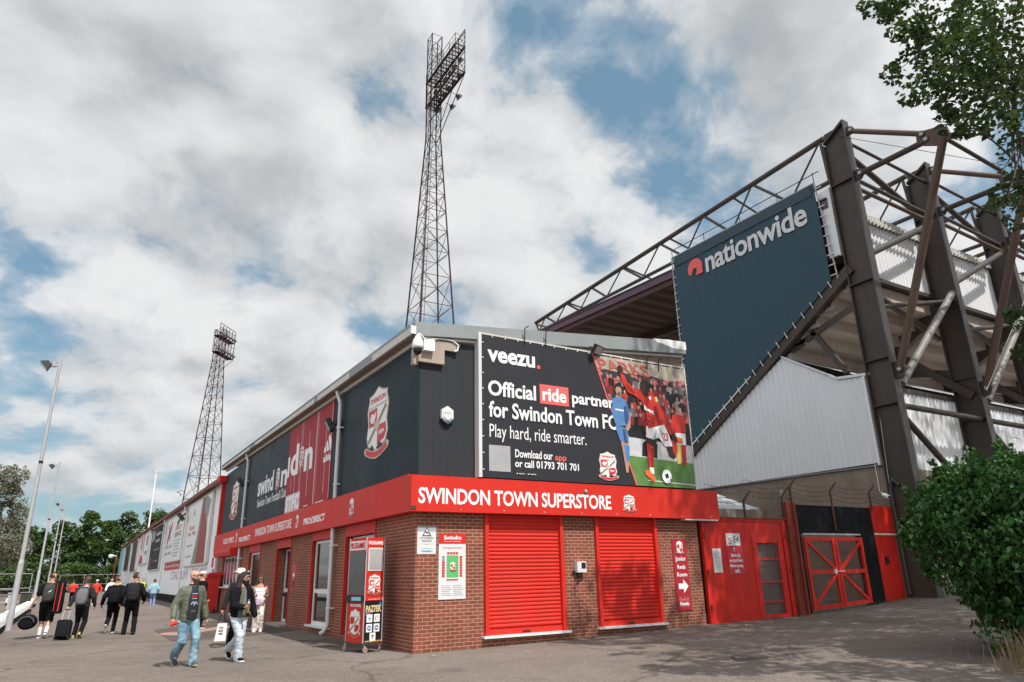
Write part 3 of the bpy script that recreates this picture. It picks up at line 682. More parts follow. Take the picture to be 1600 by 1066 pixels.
    text(b, P, 'PARKS', 11.62, 6.92, 13.6, 7.26, k[0] - .003, mat('blurred_red_letters', (.40, .10, .08), .5, var=.4, vs=5), bold=.02, shear=-.35); k[0] += .002
    # opponent in blue
    pg([(12.30, 5.05), (12.58, 5.05), (12.6, 4.62), (12.52, 4.12), (12.44, 4.1), (12.38, 4.6)], SKINP); pg([(12.40, 4.85), (12.62, 4.85), (12.58, 4.4), (12.48, 4.4)], BLUEP)
    pg([(12.17, 5.39), (12.58, 5.33), (12.6, 4.9), (12.3, 4.96), (12.2, 5.22)], BLUEP); pg([(12.6, 5.8), (12.74, 5.77), (12.70, 5.37), (12.6, 5.25), (12.53, 5.32)], SKINP)
    pg([(12.3, 6.3), (12.43, 6.3), (12.44, 6.1), (12.3, 6.1)], SKINP); pg([(12.11, 6.12), (12.3, 6.21), (12.42, 6.21), (12.61, 6.12), (12.72, 5.77), (12.56, 5.4), (12.19, 5.37), (12.07, 5.71)], BLUEP)
    el((12.365, 6.4), .11, .17, SKINP); pg([(12.25, 6.44), (12.27, 6.58), (12.38, 6.62), (12.47, 6.57), (12.48, 6.44), (12.42, 6.5), (12.32, 6.5)], BLACK); pg([(12.2, 5.86), (12.5, 5.84), (12.5, 5.80), (12.2, 5.82)], WVIN)
    # team mate behind
    pg([(14.43, 5.1), (14.56, 5.1), (14.5, 4.45), (14.36, 4.45)], YELL); pg([(14.59, 5.06), (14.76, 5.06), (14.7, 4.45), (14.55, 4.45)], rm); pg([(14.36, 5.36), (14.78, 5.36), (14.76, 5.02), (14.36, 5.02)], WVIN)
    pg([(14.32, 5.88), (14.5, 5.92), (14.62, 5.92), (14.78, 5.85), (14.82, 5.4), (14.34, 5.34), (14.24, 5.58)], rm); el((14.56, 6.02), .09, .14, SKINP)
    # kicking player
    pg([(13.94, 5.1), (14.05, 4.9), (14.21, 4.98), (14.31, 4.67), (14.24, 4.58), (14.06, 4.66)], DSKIN); pg([(14.19, 5.16), (14.40, 5.03), (14.33, 4.62), (14.22, 4.80)], rm); pg([(14.36, 5.26), (14.63, 5.2), (14.64, 5.06), (14.42, 5.04)], ORANGE)
    pg([(13.24, 5.25), (13.54, 5.18), (13.64, 5.06), (13.49, 4.84), (13.23, 4.93)], DSKIN); pg([(13.23, 4.97), (13.5, 4.88), (13.46, 4.55), (13.41, 4.24), (13.26, 4.26), (13.24, 4.6)], rm)
    pg([(13.27, 4.29), (13.43, 4.3), (13.43, 4.11), (13.30, 4.15)], WVIN); pg([(13.1, 4.2), (13.28, 4.23), (13.36, 4.12), (13.48, 3.98), (13.40, 3.89), (13.28, 3.97), (13.11, 4.09)], ORANGE)
    pg([(13.28, 5.45), (13.94, 5.6), (14.1, 5.3), (14.2, 5.02), (14.21, 4.95), (13.94, 4.92), (13.72, 5.16), (13.51, 5.09), (13.23, 5.14)], WVIN)
    text(b, P, '23', 13.86, 5.08, 14.07, 5.32, k[0], CRED, bold=.03); k[0] += .003
    pg([(12.36, 7.07), (12.42, 7.13), (12.52, 7.14), (12.57, 7.03), (12.53, 6.87), (12.44, 6.87)], DSKIN)
    pg([(12.44, 6.9), (12.56, 6.87), (12.68, 6.7), (12.96, 6.47), (12.93, 6.30), (12.7, 6.37), (12.53, 6.62)], rm)
    pg([(12.9, 6.49), (13.2, 6.52), (13.56, 6.44), (13.72, 6.25), (13.83, 6.04), (13.86, 5.67), (13.95, 5.56), (13.34, 5.39), (13.31, 5.9), (13.17, 6.17), (12.91, 6.31)], rm)
    pg([(13.58, 6.47), (13.75, 6.28), (13.97, 5.95), (14.36, 5.35), (14.18, 5.26), (13.85, 5.72), (13.66, 6.02)], rm); pg([(14.2, 5.32), (14.36, 5.3), (14.44, 5.12), (14.36, 5.03), (14.23, 5.14)], DSKIN)
    pg([(13.62, 6.05), (13.72, 6.1), (13.80, 5.7), (13.86, 5.55), (13.7, 5.5), (13.66, 5.8)], rd); pg([(13.36, 5.75), (13.6, 5.62), (13.62, 5.66), (13.38, 5.81)], rd); pg([(13.36, 5.6), (13.58, 5.52), (13.6, 5.56), (13.37, 5.65)], rd); pg([(12.62, 6.62), (12.94, 6.40), (12.93, 6.33), (12.66, 6.50)], rd); pg([(13.95, 5.9), (14.0, 5.86), (14.3, 5.35), (14.22, 5.3)], rd)
    pg([(13.5, 5.12), (13.62, 5.38), (13.66, 5.38), (13.58, 5.12)], gy); pg([(13.75, 5.45), (13.8, 5.45), (13.95, 5.0), (13.88, 5.02)], gy); pg([(13.40, 4.86), (13.47, 4.84), (13.42, 4.3), (13.37, 4.3)], rd); pg([(13.68, 6.33), (13.76, 6.36), (13.8, 6.22), (13.72, 6.2)], YELL); pg([(13.44, 6.30), (13.5, 6.36), (13.55, 6.3), (13.5, 6.22)], WVIN)
    pg([(12.52, 5.95), (12.6, 5.98), (12.66, 5.6), (12.58, 5.45), (12.52, 5.6)], mat('printed_deep_blue', (.04, .09, .22), .5)); pg([(12.42, 5.3), (12.5, 5.3), (12.54, 4.95), (12.46, 4.95)], mat('printed_deep_blue', (.04, .09, .22), .5)); pg([(12.31, 6.34), (12.42, 6.34), (12.40, 6.26), (12.34, 6.25)], mat('printed_beard', (.16, .08, .05), .5))
    pg([(13.25, 6.42), (13.38, 6.40), (13.36, 6.33), (13.28, 6.33)], BLACK); pg([(13.22, 6.70), (13.26, 6.82), (13.36, 6.84), (13.41, 6.72), (13.34, 6.76)], BLACK)
    pg([(13.22, 6.56), (13.42, 6.54), (13.46, 6.36), (13.3, 6.3), (13.2, 6.42)], DSKIN); el((13.31, 6.6), .145, .25, DSKIN); text(b, P, 'bet', 13.24, 5.92, 13.6, 6.06, k[0], WVIN, bold=.03, dv=-.12); k[0] += .003
    el((13.88, 4.07), .18, .19, WVIN); pg([(13.8, 4.12), (13.92, 4.16), (13.95, 4.04), (13.84, 4.0)], BLACK); pg([(13.98, 3.98), (14.03, 4.05), (14.04, 3.96), (13.97, 3.91)], BLUEP); pg([(13.86, 3.95), (13.93, 3.94), (13.9, 3.89)], CRED)
    b.build('action_picture', R)
    b = MB(); b.prism(P, [(11.50, 7.36), (11.54, 7.36), (12.80, 3.78), (12.76, 3.78)], 0, .011, CORAL)
    for a, c in (((13.0, 6.3), (13.25, 5.2)), ((14.02, 7.0), (13.85, 6.4)), ((12.75, 6.7), (12.88, 6.4))): b.bar(P.pt(*a, .05), P.pt(*c, .05), .012, .006, CORAL)
    b.build('pink_edge_line', R)


def front_fittings():
    R = thing('cctv_camera', 'white dome security camera with black eye under the shop roof corner', 'security camera', (6.35, 14.75, 6.8))
    b = MB(); b.rings([[Vector((6.2 + r * cos(a * pi / 6), 14.5 + r * sin(a * pi / 6), z)) for a in range(12)] for z, r in ((7.0, .05), (6.95, .075), (6.88, .12), (6.75, .14), (6.68, .13))], WHITE); b.build('housing', R)
    b = MB(); b.ball((6.2, 14.5, 6.65), (.11, .11, .13), BLACK, 12, 8); b.build('dome', R)
    b = MB(); b.path([(6.2, 14.5, 7.0), (6.24, 14.52, 7.05), (6.5, 14.7, 6.98)], .035, WHITE); b.box((6.42, 14.62, 6.72), (6.7, 14.85, 7.0), WHITE); b.build('bracket', R)
    b = MB(); b.box((6.62, 14.76, 6.84), (7.36, 14.85, 7.06), CONC); b.box((6.34, 14.74, 6.46), (7.02, 14.85, 6.838), CONC); b.box((6.25, 14.85, 6.4), (6.37, 15.0, 6.8), CONC)
    tag(b.build('mounting_block'), 'pale stone coloured block behind the dome camera at the roof corner', 'block')
    b = MB(); b.path([(6.5, 14.72, 7.0), (6.9, 14.74, 7.11), (7.25, 14.74, 7.1), (7.40, 14.74, 7.0), (7.37, 14.74, 6.86), (7.3, 14.76, 6.84)], .022, WPVC, 6)
    tag(b.build('cable'), 'white looped cable running round the stone coloured camera block', 'cable')
    P = Plane((0, 14.85, 0), (1, 0, 0), (0, -1, 0))
    R = thing('alarm_box', 'white hexagonal alarm box with blue base on charcoal cladding', 'alarm box', (7.13, 14.85, 5.2))
    hx = lambda r, z=5.24: [(7.13 + r * .9 * sin(a * pi / 3), z + r * cos(a * pi / 3)) for a in range(6)]
    b = MB(); b.prism(P, hx(.20), 0, .09, PAPER); b.prism(P, hx(.15), .09, .11, PAPER); b.build('cover', R)
    b = MB(); b.prism(P, [(7.02, 5.055), (7.13, 4.995), (7.24, 5.055), (7.24, 5.075), (7.02, 5.075)], .085, .1, mat('alarm_blue', (.03, .10, .2), .4)); b.build('strobe', R)
    b = MB(); b.prism(P, [(6.95, 5.11), (7.13, 4.985), (7.31, 5.11), (7.25, 5.04), (7.13, 4.95), (7.01, 5.04)], 0, .07, BLACK); b.build('backplate', R)
    lettering(R, P, 'SECURITY', 7.05, 5.25, 7.21, 5.275, .11, GREYPR)
    floodlight('floodlight', 'small black floodlight tilted on the shop roof edge above the billboard', (11.55, 14.66, 7.56), -1.2, -0.6, 1.25)
    floodlight('floodlight', 'black floodlight beside the near downpipe on the side cladding', (6.38, 21.1, 6.2), 2.9, -0.5, 1.7)
    floodlight('floodlight', 'small far black floodlight beside the far downpipe on the side cladding', (6.38, 35.1, 6.05), 2.9, -0.5, 1.7)
    b = MB(); R = thing('light_box', 'small grey socket box on brick between the two red shutters', 'wall box', (10.82, 14.9, 1.6))
    b.box((10.75, 14.76, 1.57), (11.03, 14.9, 1.83), PIPE); b.build('casing', R)
    b = MB(); b.add([(10.88, 14.755, 1.66), (11.01, 14.755, 1.66), (11.01, 14.755, 1.8), (10.88, 14.755, 1.8)], [(0, 1, 2, 3)], BLACK); b.build('face', R)
    b = MB(); b.tube((10.86, 14.84, 1.57), (10.86, 14.84, 1.47), .07, BLACK, n=10); b.tube((10.7, 14.86, 1.55), (10.7, 14.86, 1.62), .03, BLACK); b.build('sensor', R)
    F = FW
    R = thing('notice', 'white camera warning notice with a black triangle on the brick corner', 'notice', (6.7, 14.9, 2.3))
    b = MB(); b.rect(F, 6.47, 2.03, 6.93, 2.63, 0, .012, PAPER); b.build('board', R)
    b = MB(); b.rect(F, 6.47, 2.52, 6.93, 2.63, .012, .014, PGREY)
    t = lambda r: [(6.70 + r * .95 * sin(a * 2 * pi / 3), 2.485 + r * cos(a * 2 * pi / 3)) for a in range(3)]
    b.prism(F, t(.135), .012, .016, BLACK); b.prism(F, t(.1), .016, .018, PAPER); b.prism(F, [(6.65, 2.5), (6.73, 2.47), (6.74, 2.5), (6.67, 2.52)], .018, .02, BLACK); b.rect(F, 6.74, 2.43, 6.755, 2.48, .018, .02, BLACK); b.build('camera_symbol', R)
    b = MB(); text(b, F, 'CCTV IN OPERATION', 6.53, 2.365, 6.86, 2.39, .012, BLACK)
    for z, w, m in ((2.33, .13, GREYPR), (2.30, .12, GREYPR), (2.25, .15, YELL), (2.245, .06, GREYPR), (2.15, .16, CYAN), (2.155, .07, BLUEP), (2.1, .15, GREYPR), (2.08, .1, GREYPR)): b.rect(F, 6.7 - w, z - .008, 6.7 + w, z + .008, .012, .0135 + w * .004, m)
    b.build('small_print', R)
    R = thing('ground_map', 'tall white ground plan poster with red head and green pitch on brick', 'notice', (7.33, 14.9, 1.7))
    b = MB(); b.rect(F, 7.0, 1.06, 7.68, 2.47, 0, .02, PAPER); b.build('board', R)
    b = MB(); b.rect(F, 7.0, 2.25, 7.68, 2.47, .02, .022, RED); text(b, F, 'Swind n', 7.12, 2.345, 7.56, 2.435, .022, WVIN, bold=.03); b.prism(F, [(7.44, 2.35), (7.48, 2.35), (7.49, 2.41), (7.46, 2.43), (7.435, 2.41)], .022, .024, CREAM); text(b, F, 'Swindon Town Football Club', 7.13, 2.295, 7.55, 2.315, .022, WVIN); b.build('heading', R)
    b = MB(); b.rect(F, 7.195, 1.52, 7.495, 2.0, .02, .022, PGREEN); text(b, F, 'THE COUNTY GROUND', 7.1, 2.15, 7.58, 2.175, .02, CRED); b.build('pitch', R)
    crest(R, F, 7.27, 1.66, 7.43, 1.86, .022, detail=False)
    for i in range(4): b = MB(); b.rect(F, 7.205 + i * .073, 2.02, 7.265 + i * .073, 2.07, .02, .022, RED); b.build('seat_block', R)
    b = MB()
    for i in range(8):
        b.rect(F, 7.525, 1.53 + i * .058, 7.59, 1.58 + i * .058, .02, .022, RED); b.rect(F, 7.08, 1.53 + i * .058, 7.15, 1.58 + i * .058, .02, .022, RED if i < 6 else GREYPR)
        b.rect(F, 7.195 + i * .037, 1.455, 7.228 + i * .037, 1.49, .02, .022, RED)
    b.build('seat_block', R)
    b = MB()
    for i in range(6):
        for x in (7.07, 7.36): b.rect(F, x, 1.34 - i * .04, x + .2 + .03 * ((i * 7) % 3), 1.352 - i * .04, .02, .0215, GREYPR)
    b.build('small_print', R)
    R = thing('room_sign', 'narrow dark red sign with crest, room name and white arrow on brick', 'sign', (14.37, 14.9, 1.5))
    b = MB(); b.rect(F, 14.11, 0.53, 14.64, 2.4, 0, .02, mat('dark_red_sign', (.36, .014, .028), .45, var=.06)); b.build('board', R)
    crest(R, F, 14.24, 1.98, 14.52, 2.35, .02, detail=False)
    lettering(R, F, 'Junior', 14.18, 1.78, 14.57, 1.93, .02, WVIN, bold=.015); lettering(R, F, 'Reds', 14.23, 1.6, 14.53, 1.71, .02, WVIN, bold=.015); lettering(R, F, 'Room', 14.2, 1.4, 14.57, 1.51, .02, WVIN, bold=.015)
    b = MB(); b.prism(F, [(14.22, 1.08), (14.40, 1.08), (14.40, 0.97), (14.58, 1.15), (14.40, 1.33), (14.40, 1.22), (14.22, 1.22)], .02, .024, WVIN); b.build('arrow', R)
    b = MB(); b.rect(F, 14.19, .62, 14.57, .88, .02, .022, mat('crowd_print_red', (.5, .1, .1), .5, var=.9, vs=14, col2=(.05, .03, .03))); text(b, F, 'Junior', 14.22, .76, 14.54, .85, .022, CORAL, bold=.03); text(b, F, 'Reds', 14.22, .66, 14.54, .74, .022, WVIN, bold=.03); b.build('picture', R)
    b = MB(); Q = Plane((6.43, 0, 0), (0, -1, 0), (-1, 0, 0)); LR(b, Q, 24.95, 25.4, 1.2, 2.0, 0, .012, CRED); LR(b, Q, 25.02, 25.33, 1.25, 1.5, .012, .014, BLACK); LR(b, Q, 25.05, 25.3, 1.62, 1.72, .012, .014, WVIN)
    LR(b, Q, 25.05, 25.3, 1.8, 1.95, .012, .014, MAGENTA); tag(b.build('notice'), 'small red and black notice on brick between shop door and tall window', 'notice')


def kiosk():
    R = thing('programme_stand', 'tall red and black programme stand on castors by the shop door', 'programme stand', (5.83, 16.1, 0))
    K = [Vector((5.60, 15.72, 0)), Vector((6.08, 15.86, 0)), Vector((5.93, 16.62, 0)), Vector((5.47, 16.5, 0))]
    u = (K[1] - K[0]); wF = u.length; u.normalize(); n = u.cross(Vector((0, 0, 1)))
    F = Plane(K[0], u, n); v = (K[0] - K[3]); wL = v.length; v.normalize(); G = Plane(K[3], v, v.cross(Vector((0, 0, 1))))
    b = MB()
    b.add([q + Vector((0, 0, z)) for z in (0.16, 0.2) for q in K], [(3, 2, 1, 0), (4, 5, 6, 7), (0, 1, 5, 4), (1, 2, 6, 5), (2, 3, 7, 6), (3, 0, 4, 7)], STEELG); b.build('base', R)
    b = MB(); b.add([q + Vector((0, 0, z)) for z in (0.2, 2.42) for q in K], [(3, 2, 1, 0), (4, 5, 6, 7), (0, 1, 5, 4), (1, 2, 6, 5), (2, 3, 7, 6), (3, 0, 4, 7)], RED)
    for q in K: b.tube(q + Vector((0, 0, .2)), q + Vector((0, 0, 2.43)), .014, GALV, n=6)
    b.build('body', R)
    b = MB(); b.rect(F, .05, 1.70, wF - .05, 2.2, 0, .012, PIPE); b.build('display_frame', R)
    b = MB(); b.rect(F, .08, 1.73, wF - .08, 2.17, .012, .016, GLASSG); b.build('display_pane', R)
    lettering(R, F, 'PROGRAMMES', .05, 2.27, wF - .05, 2.35, 0, WVIN, bold=.03)
    crest(R, F, .06, 1.18, wF - .06, 1.63, 0, red=RED)
    b = MB(); b.rect(F, .01, .21, wF - .01, 1.07, 0, .006, BLACK); b.build('black_panel', R)
    lettering(R, F, 'PAZTEK', .04, .83, wF - .04, .97, .008, mat('gold_print', (.75, .6, .3), .5), bold=.03)
    b = MB(); b.prism(F, [(.03, .78), (.06, .76), (.2, .82), (wF - .04, .99), (wF - .08, 1.05), (wF - .09, 1.0), (.2, .86), (.05, .83)], .006, .0075, BLUEP); b.prism(F, [(.04, .79), (.1, .79), (.24, .86), (.2, .87), (.08, .82)], .0076, .0078, MAGENTA); b.build('swoosh', R)
    for i, (x, z, m) in enumerate(((.07, .62, CYAN), (.27, .62, MAGENTA), (.07, .42, BLUEP), (.27, .42, BLUEP), (.17, .24, GREYPR))):
        b = MB(); b.rect(F, x, z, x + .155, z + .165, .006, .009, WVIN); cx, cz = x + .077, z + .082
        if i == 0:
            for a in range(4): b.bar(F.pt(cx - .05 * cos(a * pi / 4), cz - .05 * sin(a * pi / 4), .011), F.pt(cx + .05 * cos(a * pi / 4), cz + .05 * sin(a * pi / 4), .011), .014, .003, m)
        elif i == 1:
            for a in range(9): b.bar(F.pt(cx + .045 * cos(a * .5), cz + .045 * sin(a * .5), .011), F.pt(cx + .045 * cos(a * .5 + .5), cz + .045 * sin(a * .5 + .5), .011), .014, .003, m if a < 5 else BLACK)
        elif i < 4: b.prism(F, [(cx + .055 * cos(a * pi / 6), cz + .055 * sin(a * pi / 6)) for a in range(12)], .009, .011, m); b.rect(F, cx - .03, cz - .012, cx + .03, cz + .012, .011, .013, WVIN)
        else: b.prism(F, [(cx + .035 * cos(a * pi / 6), cz + .015 + .035 * sin(a * pi / 6)) for a in range(12)], .009, .011, m); b.rect(F, cx - .015, cz - .045, cx + .015, cz - .02, .009, .011, m)
        b.build('service_icon', R)
    lettering(R, F, 'www.paztek.com', .04, .285 - .075, wF - .03, .33 - .075, .0095, YELL, bold=.02)
    lettering(R, F, 'Air conditioning', .1, 1.085, wF - .1, 1.11, 0, WVIN)
    # side face
    b = MB(); b.rect(G, .03, 2.16, wL - .03, 2.36, 0, .008, WVIN); b.build('side_heading', R); lettering(R, G, 'PROGRAMMES', .06, 2.19, wL - .06, 2.33, .008, RED, bold=.03)
    b = MB(); b.rect(G, .06, 1.2, wL - .04, 2.14, 0, .012, glassmat('side_acrylic', (.07, .07, .07), .2)); b.build('side_pane', R)
    b = MB(); b.rect(G, .0, 1.04, wL - .0, 1.18, 0, .05, BLACK); b.rect(G, .28, 1.07, .7, 1.15, .05, .053, CYAN); b.build('shelf_strip', R)
    crest(R, G, .12, .3, wL - .12, .9, 0, red=RED, detail=False); lettering(R, G, 'PROGRAMMES', .15, .94, wL - .15, 1.0, 0, WVIN, bold=.02)
    for q, a in zip(K, (.3, 1.2, .7, 2.0)):
        c = q * .9 + sum(K, Vector()) / 4 * .1; d = Vector((cos(a), sin(a), 0)); c = c + d * .03
        b = MB(); b.bar(c + Vector((0, 0, .17)), c + d * .03 + Vector((0, 0, .08)), .05, .03, GALV); w = b.build('castor', R)
        b = MB(); s = d.cross(Vector((0, 0, 1))) * .018; e = c + d * .035 + Vector((0, 0, .062)); b.tube(e - s, e + s, .06, mat('castor_rubber', (.32, .2, .16), .6), n=14); b.build('wheel', w)


shop(); front_sign(); side_banners(); billboard(); front_fittings(); kiosk()
# ---------------------------------------------------------------- the big stand
EW = Plane((25.1, 0, 0), (0, -1, 0), (-1, 0, 0))     # its end wall
BW = Plane((0, 15.0, 0), (1, 0, 0), (0, -1, 0))      # its back wall
COLX = [25.1 + 6.18 * i for i in range(6)]


def corrugated(b, pl, u0, u1, top, bottom, n, m, pitch=0.24, depth=0.045):
    """ribbed sheet between two height functions of u"""
    k = int((u1 - u0) / (pitch / 4)); us = [u0 + (u1 - u0) * i / k for i in range(k + 1)]; pr = (0, 0, 1, 1)
    vs = []
    for i, u in enumerate(us):
        q = n + depth * pr[i % 4]; vs += [pl.pt(u, bottom(u), q), pl.pt(u, top(u), q)]
    b.add(vs, [(2 * i, 2 * i + 2, 2 * i + 3, 2 * i + 1) for i in range(k)], m)


def lerp(pts):
    def f(u):
        for (a, p), (c, q) in zip(pts, pts[1:]):
            if u <= c: return p + (q - p) * (u - a) / (c - a)
        return pts[-1][1]
    return f


PIPEG = mat('worn_grey_tube', (.2, .185, .175), .55, .1, var=.25, streak=.25)


def stand():
    R = thing('football_stand', 'huge football stand with brown steel columns, roof trusses and white sheet cladding', 'football stand', (25.1, 14.3, 0.5))
    XE = 62.0
    # block walls at the bottom
    b = MB(); b.box((25.1, 14.98, 0.0), (25.4, 45, 5.2), BLOCK); b.box((25.4, 14.98, 0.0), (XE, 15.25, 5.05), BLOCK); b.build('block_wall', R)
    b = MB()
    pts = [(-24.6, 5.2), (-14.9, 5.12), (-14.9, 8.42), (-15.2, 8.62), (-16.14, 8.62), (-18.63, 10.25), (-24.1, 7.16)]
    b.prism(EW, pts, -0.12, 0.0, CORR)
    top = lerp([(-24.6, 7.05), (-24.1, 7.15), (-18.63, 10.24), (-16.14, 8.6), (-15.9, 8.6), (-14.9, 8.5)])
    corrugated(b, EW, -24.55, -15.0, top, lambda u: 5.2, 0.004, CORR, 0.26, 0.028)
    b.build('end_cladding', R)
    b = MB(); b.bar(EW.pt(-18.63, 10.29, .03), EW.pt(-16.1, 8.66, .03), .12, .06, CORR); b.bar(EW.pt(-16.14, 8.70, .03), EW.pt(-14.85, 8.56, .03), .14, .1, WPVC); b.bar(EW.pt(-15.06, 8.5, .06), EW.pt(-15.06, 5.1, .06), .2, .1, WHITE)
    b.bar(EW.pt(-24.6, 5.19, .04), EW.pt(-14.9, 5.11, .04), .1, .05, GREYM); b.build('cladding_trim', R)
    b = MB(); b.add([(25.1, 18.6, 10.26), (XE, 18.6, 10.26), (XE, 15.0, 8.3), (25.4, 15.0, 8.45)], [(0, 1, 2, 3)], CORR); b.build('lean_to_roof', R)
    b = MB(); corrugated(b, BW, 25.2, XE, lambda u: 8.12, lambda u: 5.05, 0.0, CORR, 0.3, 0.05); b.box((25.2, 14.9, 8.1), (XE, 15.02, 8.28), STEELG); b.build('lower_cladding', R)
    b = MB(); corrugated(b, BW, 25.42, XE, lambda u: 15.62, lambda u: 12.98, 0.0, CORR, 0.26, 0.06)
    b.box((25.42, 15.02, 12.9), (XE, 15.1, 15.9), CORR); b.build('upper_cladding', R)
    b = MB(); corrugated(b, Plane((0, 14.86, 0), (1, 0, 0), (0, -1, 0)), 25.42, XE, lambda u: 15.95, lambda u: 15.6, 0.0, LGREY, 0.26, 0.07); b.box((25.4, 14.8, 12.78), (XE, 15.2, 12.95), STEEL); b.build('cladding_cap', R)
    b = MB(); b.box((25.0, 15.07, 13.7), (25.14, 15.55, 16.75), CORR); b.box((24.98, 15.03, 13.65), (25.16, 15.1, 16.8), WPVC); b.build('end_return', R)
    # terrace seen from behind and below: stepped precast units
    b = MB(); n = 12
    for i in range(n):
        y = 15.1 + i * 0.8; z = 12.75 - i * 0.5
        b.box((25.3, y, z - 0.62), (XE, y + .18, z), CONC); b.box((25.3, y + .18, z - 0.62), (XE, y + .8, z - 0.45), CONC)
    b.build('terrace_step', R)
    # roof
    b = MB(); Y0, Y1 = 14.9, 37.7; k = 76; vs = []
    zr = lambda y: 15.82 + (y - 15) * 0.053
    for i in range(k + 1):
        y = Y0 + (Y1 - Y0) * i / k; q = 0.11 if i % 4 in (1, 2) else 0.0
        vs += [(25.05, y, zr(y) + q), (XE + 30, y, zr(y) + q)]
    b.add(vs, [(2 * i, 2 * i + 1, 2 * i + 3, 2 * i + 2) for i in range(k)], SHEETU)
    b.add([(25.05, Y0, 16.02), (XE + 30, Y0, 16.02), (XE + 30, Y1, 17.22), (25.05, Y1, 17.22)], [(0, 1, 2, 3)], GREYM); b.box((25.05, 37.7, 16.9), (XE + 30, 37.8, 17.35), STEEL)
    b.build('roof', R)
    b = MB(); b.bar((25.02, 15.2, 16.12), (25.02, 37.75, 17.08), .1, .4, PURPLE); b.bar((24.96, 15.2, 16.34), (24.96, 37.75, 17.28), .1, .07, STEELG); b.bar((25.2, 15.2, 15.75), (25.2, 37.75, 16.75), .2, .3, mat('dark_red_brown_beam', (.075, .034, .03), .6)); b.build('edge_beam', R)
    ty = [36.77, 34.3, 31.59, 28.58, 25.32, 22.04, 18.85, 15.1]; tz = lambda y: 18.1 + (38.0 - y) * .046; bz = lambda y: 17.34 - (37.5 - y) * .012
    by = [37.6, 35.54, 32.88, 30.16, 26.91, 23.6, 20.4, 17.0, 15.0]
    for x in COLX:
        b = MB(); b.tube((x, 38.0, tz(38)), (x, 14.9, tz(14.9)), .125, STEEL, n=8); b.tube((x, 37.6, bz(37.6)), (x, 14.9, bz(14.9)), .1, STEELG, n=6)
        b.tube((x, 38.0, tz(38)), (x, 37.6, bz(37.6)), .06, STEELG, n=6)
        for i, y in enumerate(ty):
            b.tube((x, y, tz(y)), (x, by[i], bz(by[i])), .045, STEELG, n=6); b.tube((x, y, tz(y)), (x, by[i + 1], bz(by[i + 1])), .075, STEELG, n=6)
        b.build('roof_truss', R)
        if x > 26: b = MB(); b.bar((x, 15.2, 15.7), (x, 37.7, 16.85), .3, .4, STEEL); b.build('roof_beam', R)
    for i, y in enumerate((38.0, 34.0, 28.3, 24.5, 20.0)):
        for x in COLX[:-1]: b = MB(); b.tube((x, y, tz(y) - .1), (x + 6.18, min(y, 37.6), bz(y) + .2), .06, STEELG, n=6); b.build('roof_brace', R)
    # columns
    for i, x in enumerate(COLX):
        zb, zt = gz(x) - .3, 19.3 - .35 * i * .3
        b = MB(); b.box((x - .03, 13.9, zb), (x + .03, 14.86, zt), STEEL)
        b.box((x - .2, 14.86, zb), (x + .2, 14.91, zt - .6), STEEL); b.box((x - .2, 13.85, zb), (x + .2, 13.9, zt + .12), STEELG)
        b.prism(Plane((x, 0, 0), (0, -1, 0), (-1, 0, 0)), [(-14.88, zt - .55), (-13.9, zt), (-13.9, zt + .12), (-14.88, zt - .45)], -.2, .2, STEEL)
        for z in (7.25, 9.0, 12.2, 16.7):
            b.prism(Plane((x, 0, 0), (0, -1, 0), (-1, 0, 0)), [(-14.86, z - .02), (-13.9, z - .02), (-13.9, z + .02), (-14.86, z + .02)], -.19, .19, STEEL)
        c = b.build('column', R)
        # outrigger: gusset, top tie, lower tie, pinned strut
        N = Vector((x, 10.62, 16.72)); E = Plane((x, 0, 0), (0, -1, 0), (-1, 0, 0))
        for pts, th, m, pins in (([(-11.3, 16.66), (-11.25, 17.18), (-10.5, 16.98), (-10.18, 16.82), (-10.12, 16.3), (-10.55, 16.22)], .06, RUSTT, ((11.05, 17.0), (10.95, 16.72), (10.33, 16.62))), ([(-14.2, 18.75), (-14.2, 19.15), (-13.65, 19.0), (-13.5, 18.8), (-13.7, 18.65)], .05, STEEL, ((13.65, 18.82),)),
                                 ([(-14.1, 16.55), (-14.1, 17.0), (-13.6, 16.95), (-13.45, 16.75), (-13.65, 16.5)], .05, STEEL, ((13.62, 16.74),)), ([(-14.0, 8.1), (-14.0, 8.75), (-13.6, 8.8), (-13.45, 8.45), (-13.6, 8.15)], .05, STEEL, ((13.65, 8.45),))):
            b = MB(); b.prism(E, pts, -th, th, m); g = b.build('gusset', R)
            for y, z in pins:
                b = MB(); b.tube(E.pt(-y, z, .05), E.pt(-y, z, .10), .13, STEEL, n=12); b.tube(E.pt(-y, z, .10), E.pt(-y, z, .125), .075, GALV, n=10); b.build('pin', g)
        for p, q, r, m in (((x, 13.75, 18.84), (x, 11.0, 17.0), .11, RUSTT), ((x, 13.7, 16.74), (x, 10.95, 16.68), .12, STEEL), ((x, 10.35, 16.55), (x, 13.66, 8.5), .15, RUSTT)):
            b = MB(); b.tube(p, q, r, m, n=10); b.build('strut', R)
        b = MB()                                # raker beam under the terrace
        b.bar((x, 14.75, 12.3 + .66 * (x < 26)), (x, 24.5, 6.75 + .18 * (x < 26)), .35, .42 if x < 26 else .55, STEEL, (0, 0, 1))
        if x > 26: b.bar((x + .1, 14.4, 9.2), (x + .1, 18.8, 10.4), .3, .35, STEEL); b.bar((x, 15, 7.0), (x, 19.5, 9.7), .25, .3, STEEL)
        else: b.bar((x + .3, 14.9, 11.6), (x + .3, 19.3, 10.2), .2, .2, STEEL); b.bar((x + .3, 17.2, 11.1), (x + .3, 15.9, 8.9), .2, .2, STEEL)
        if x > 26: b.bar((x - .05, 14.2, 8.2), (x - .05, 17.5, 11.2), .28, .34, STEEL)
        b.build('raker_beam', R)
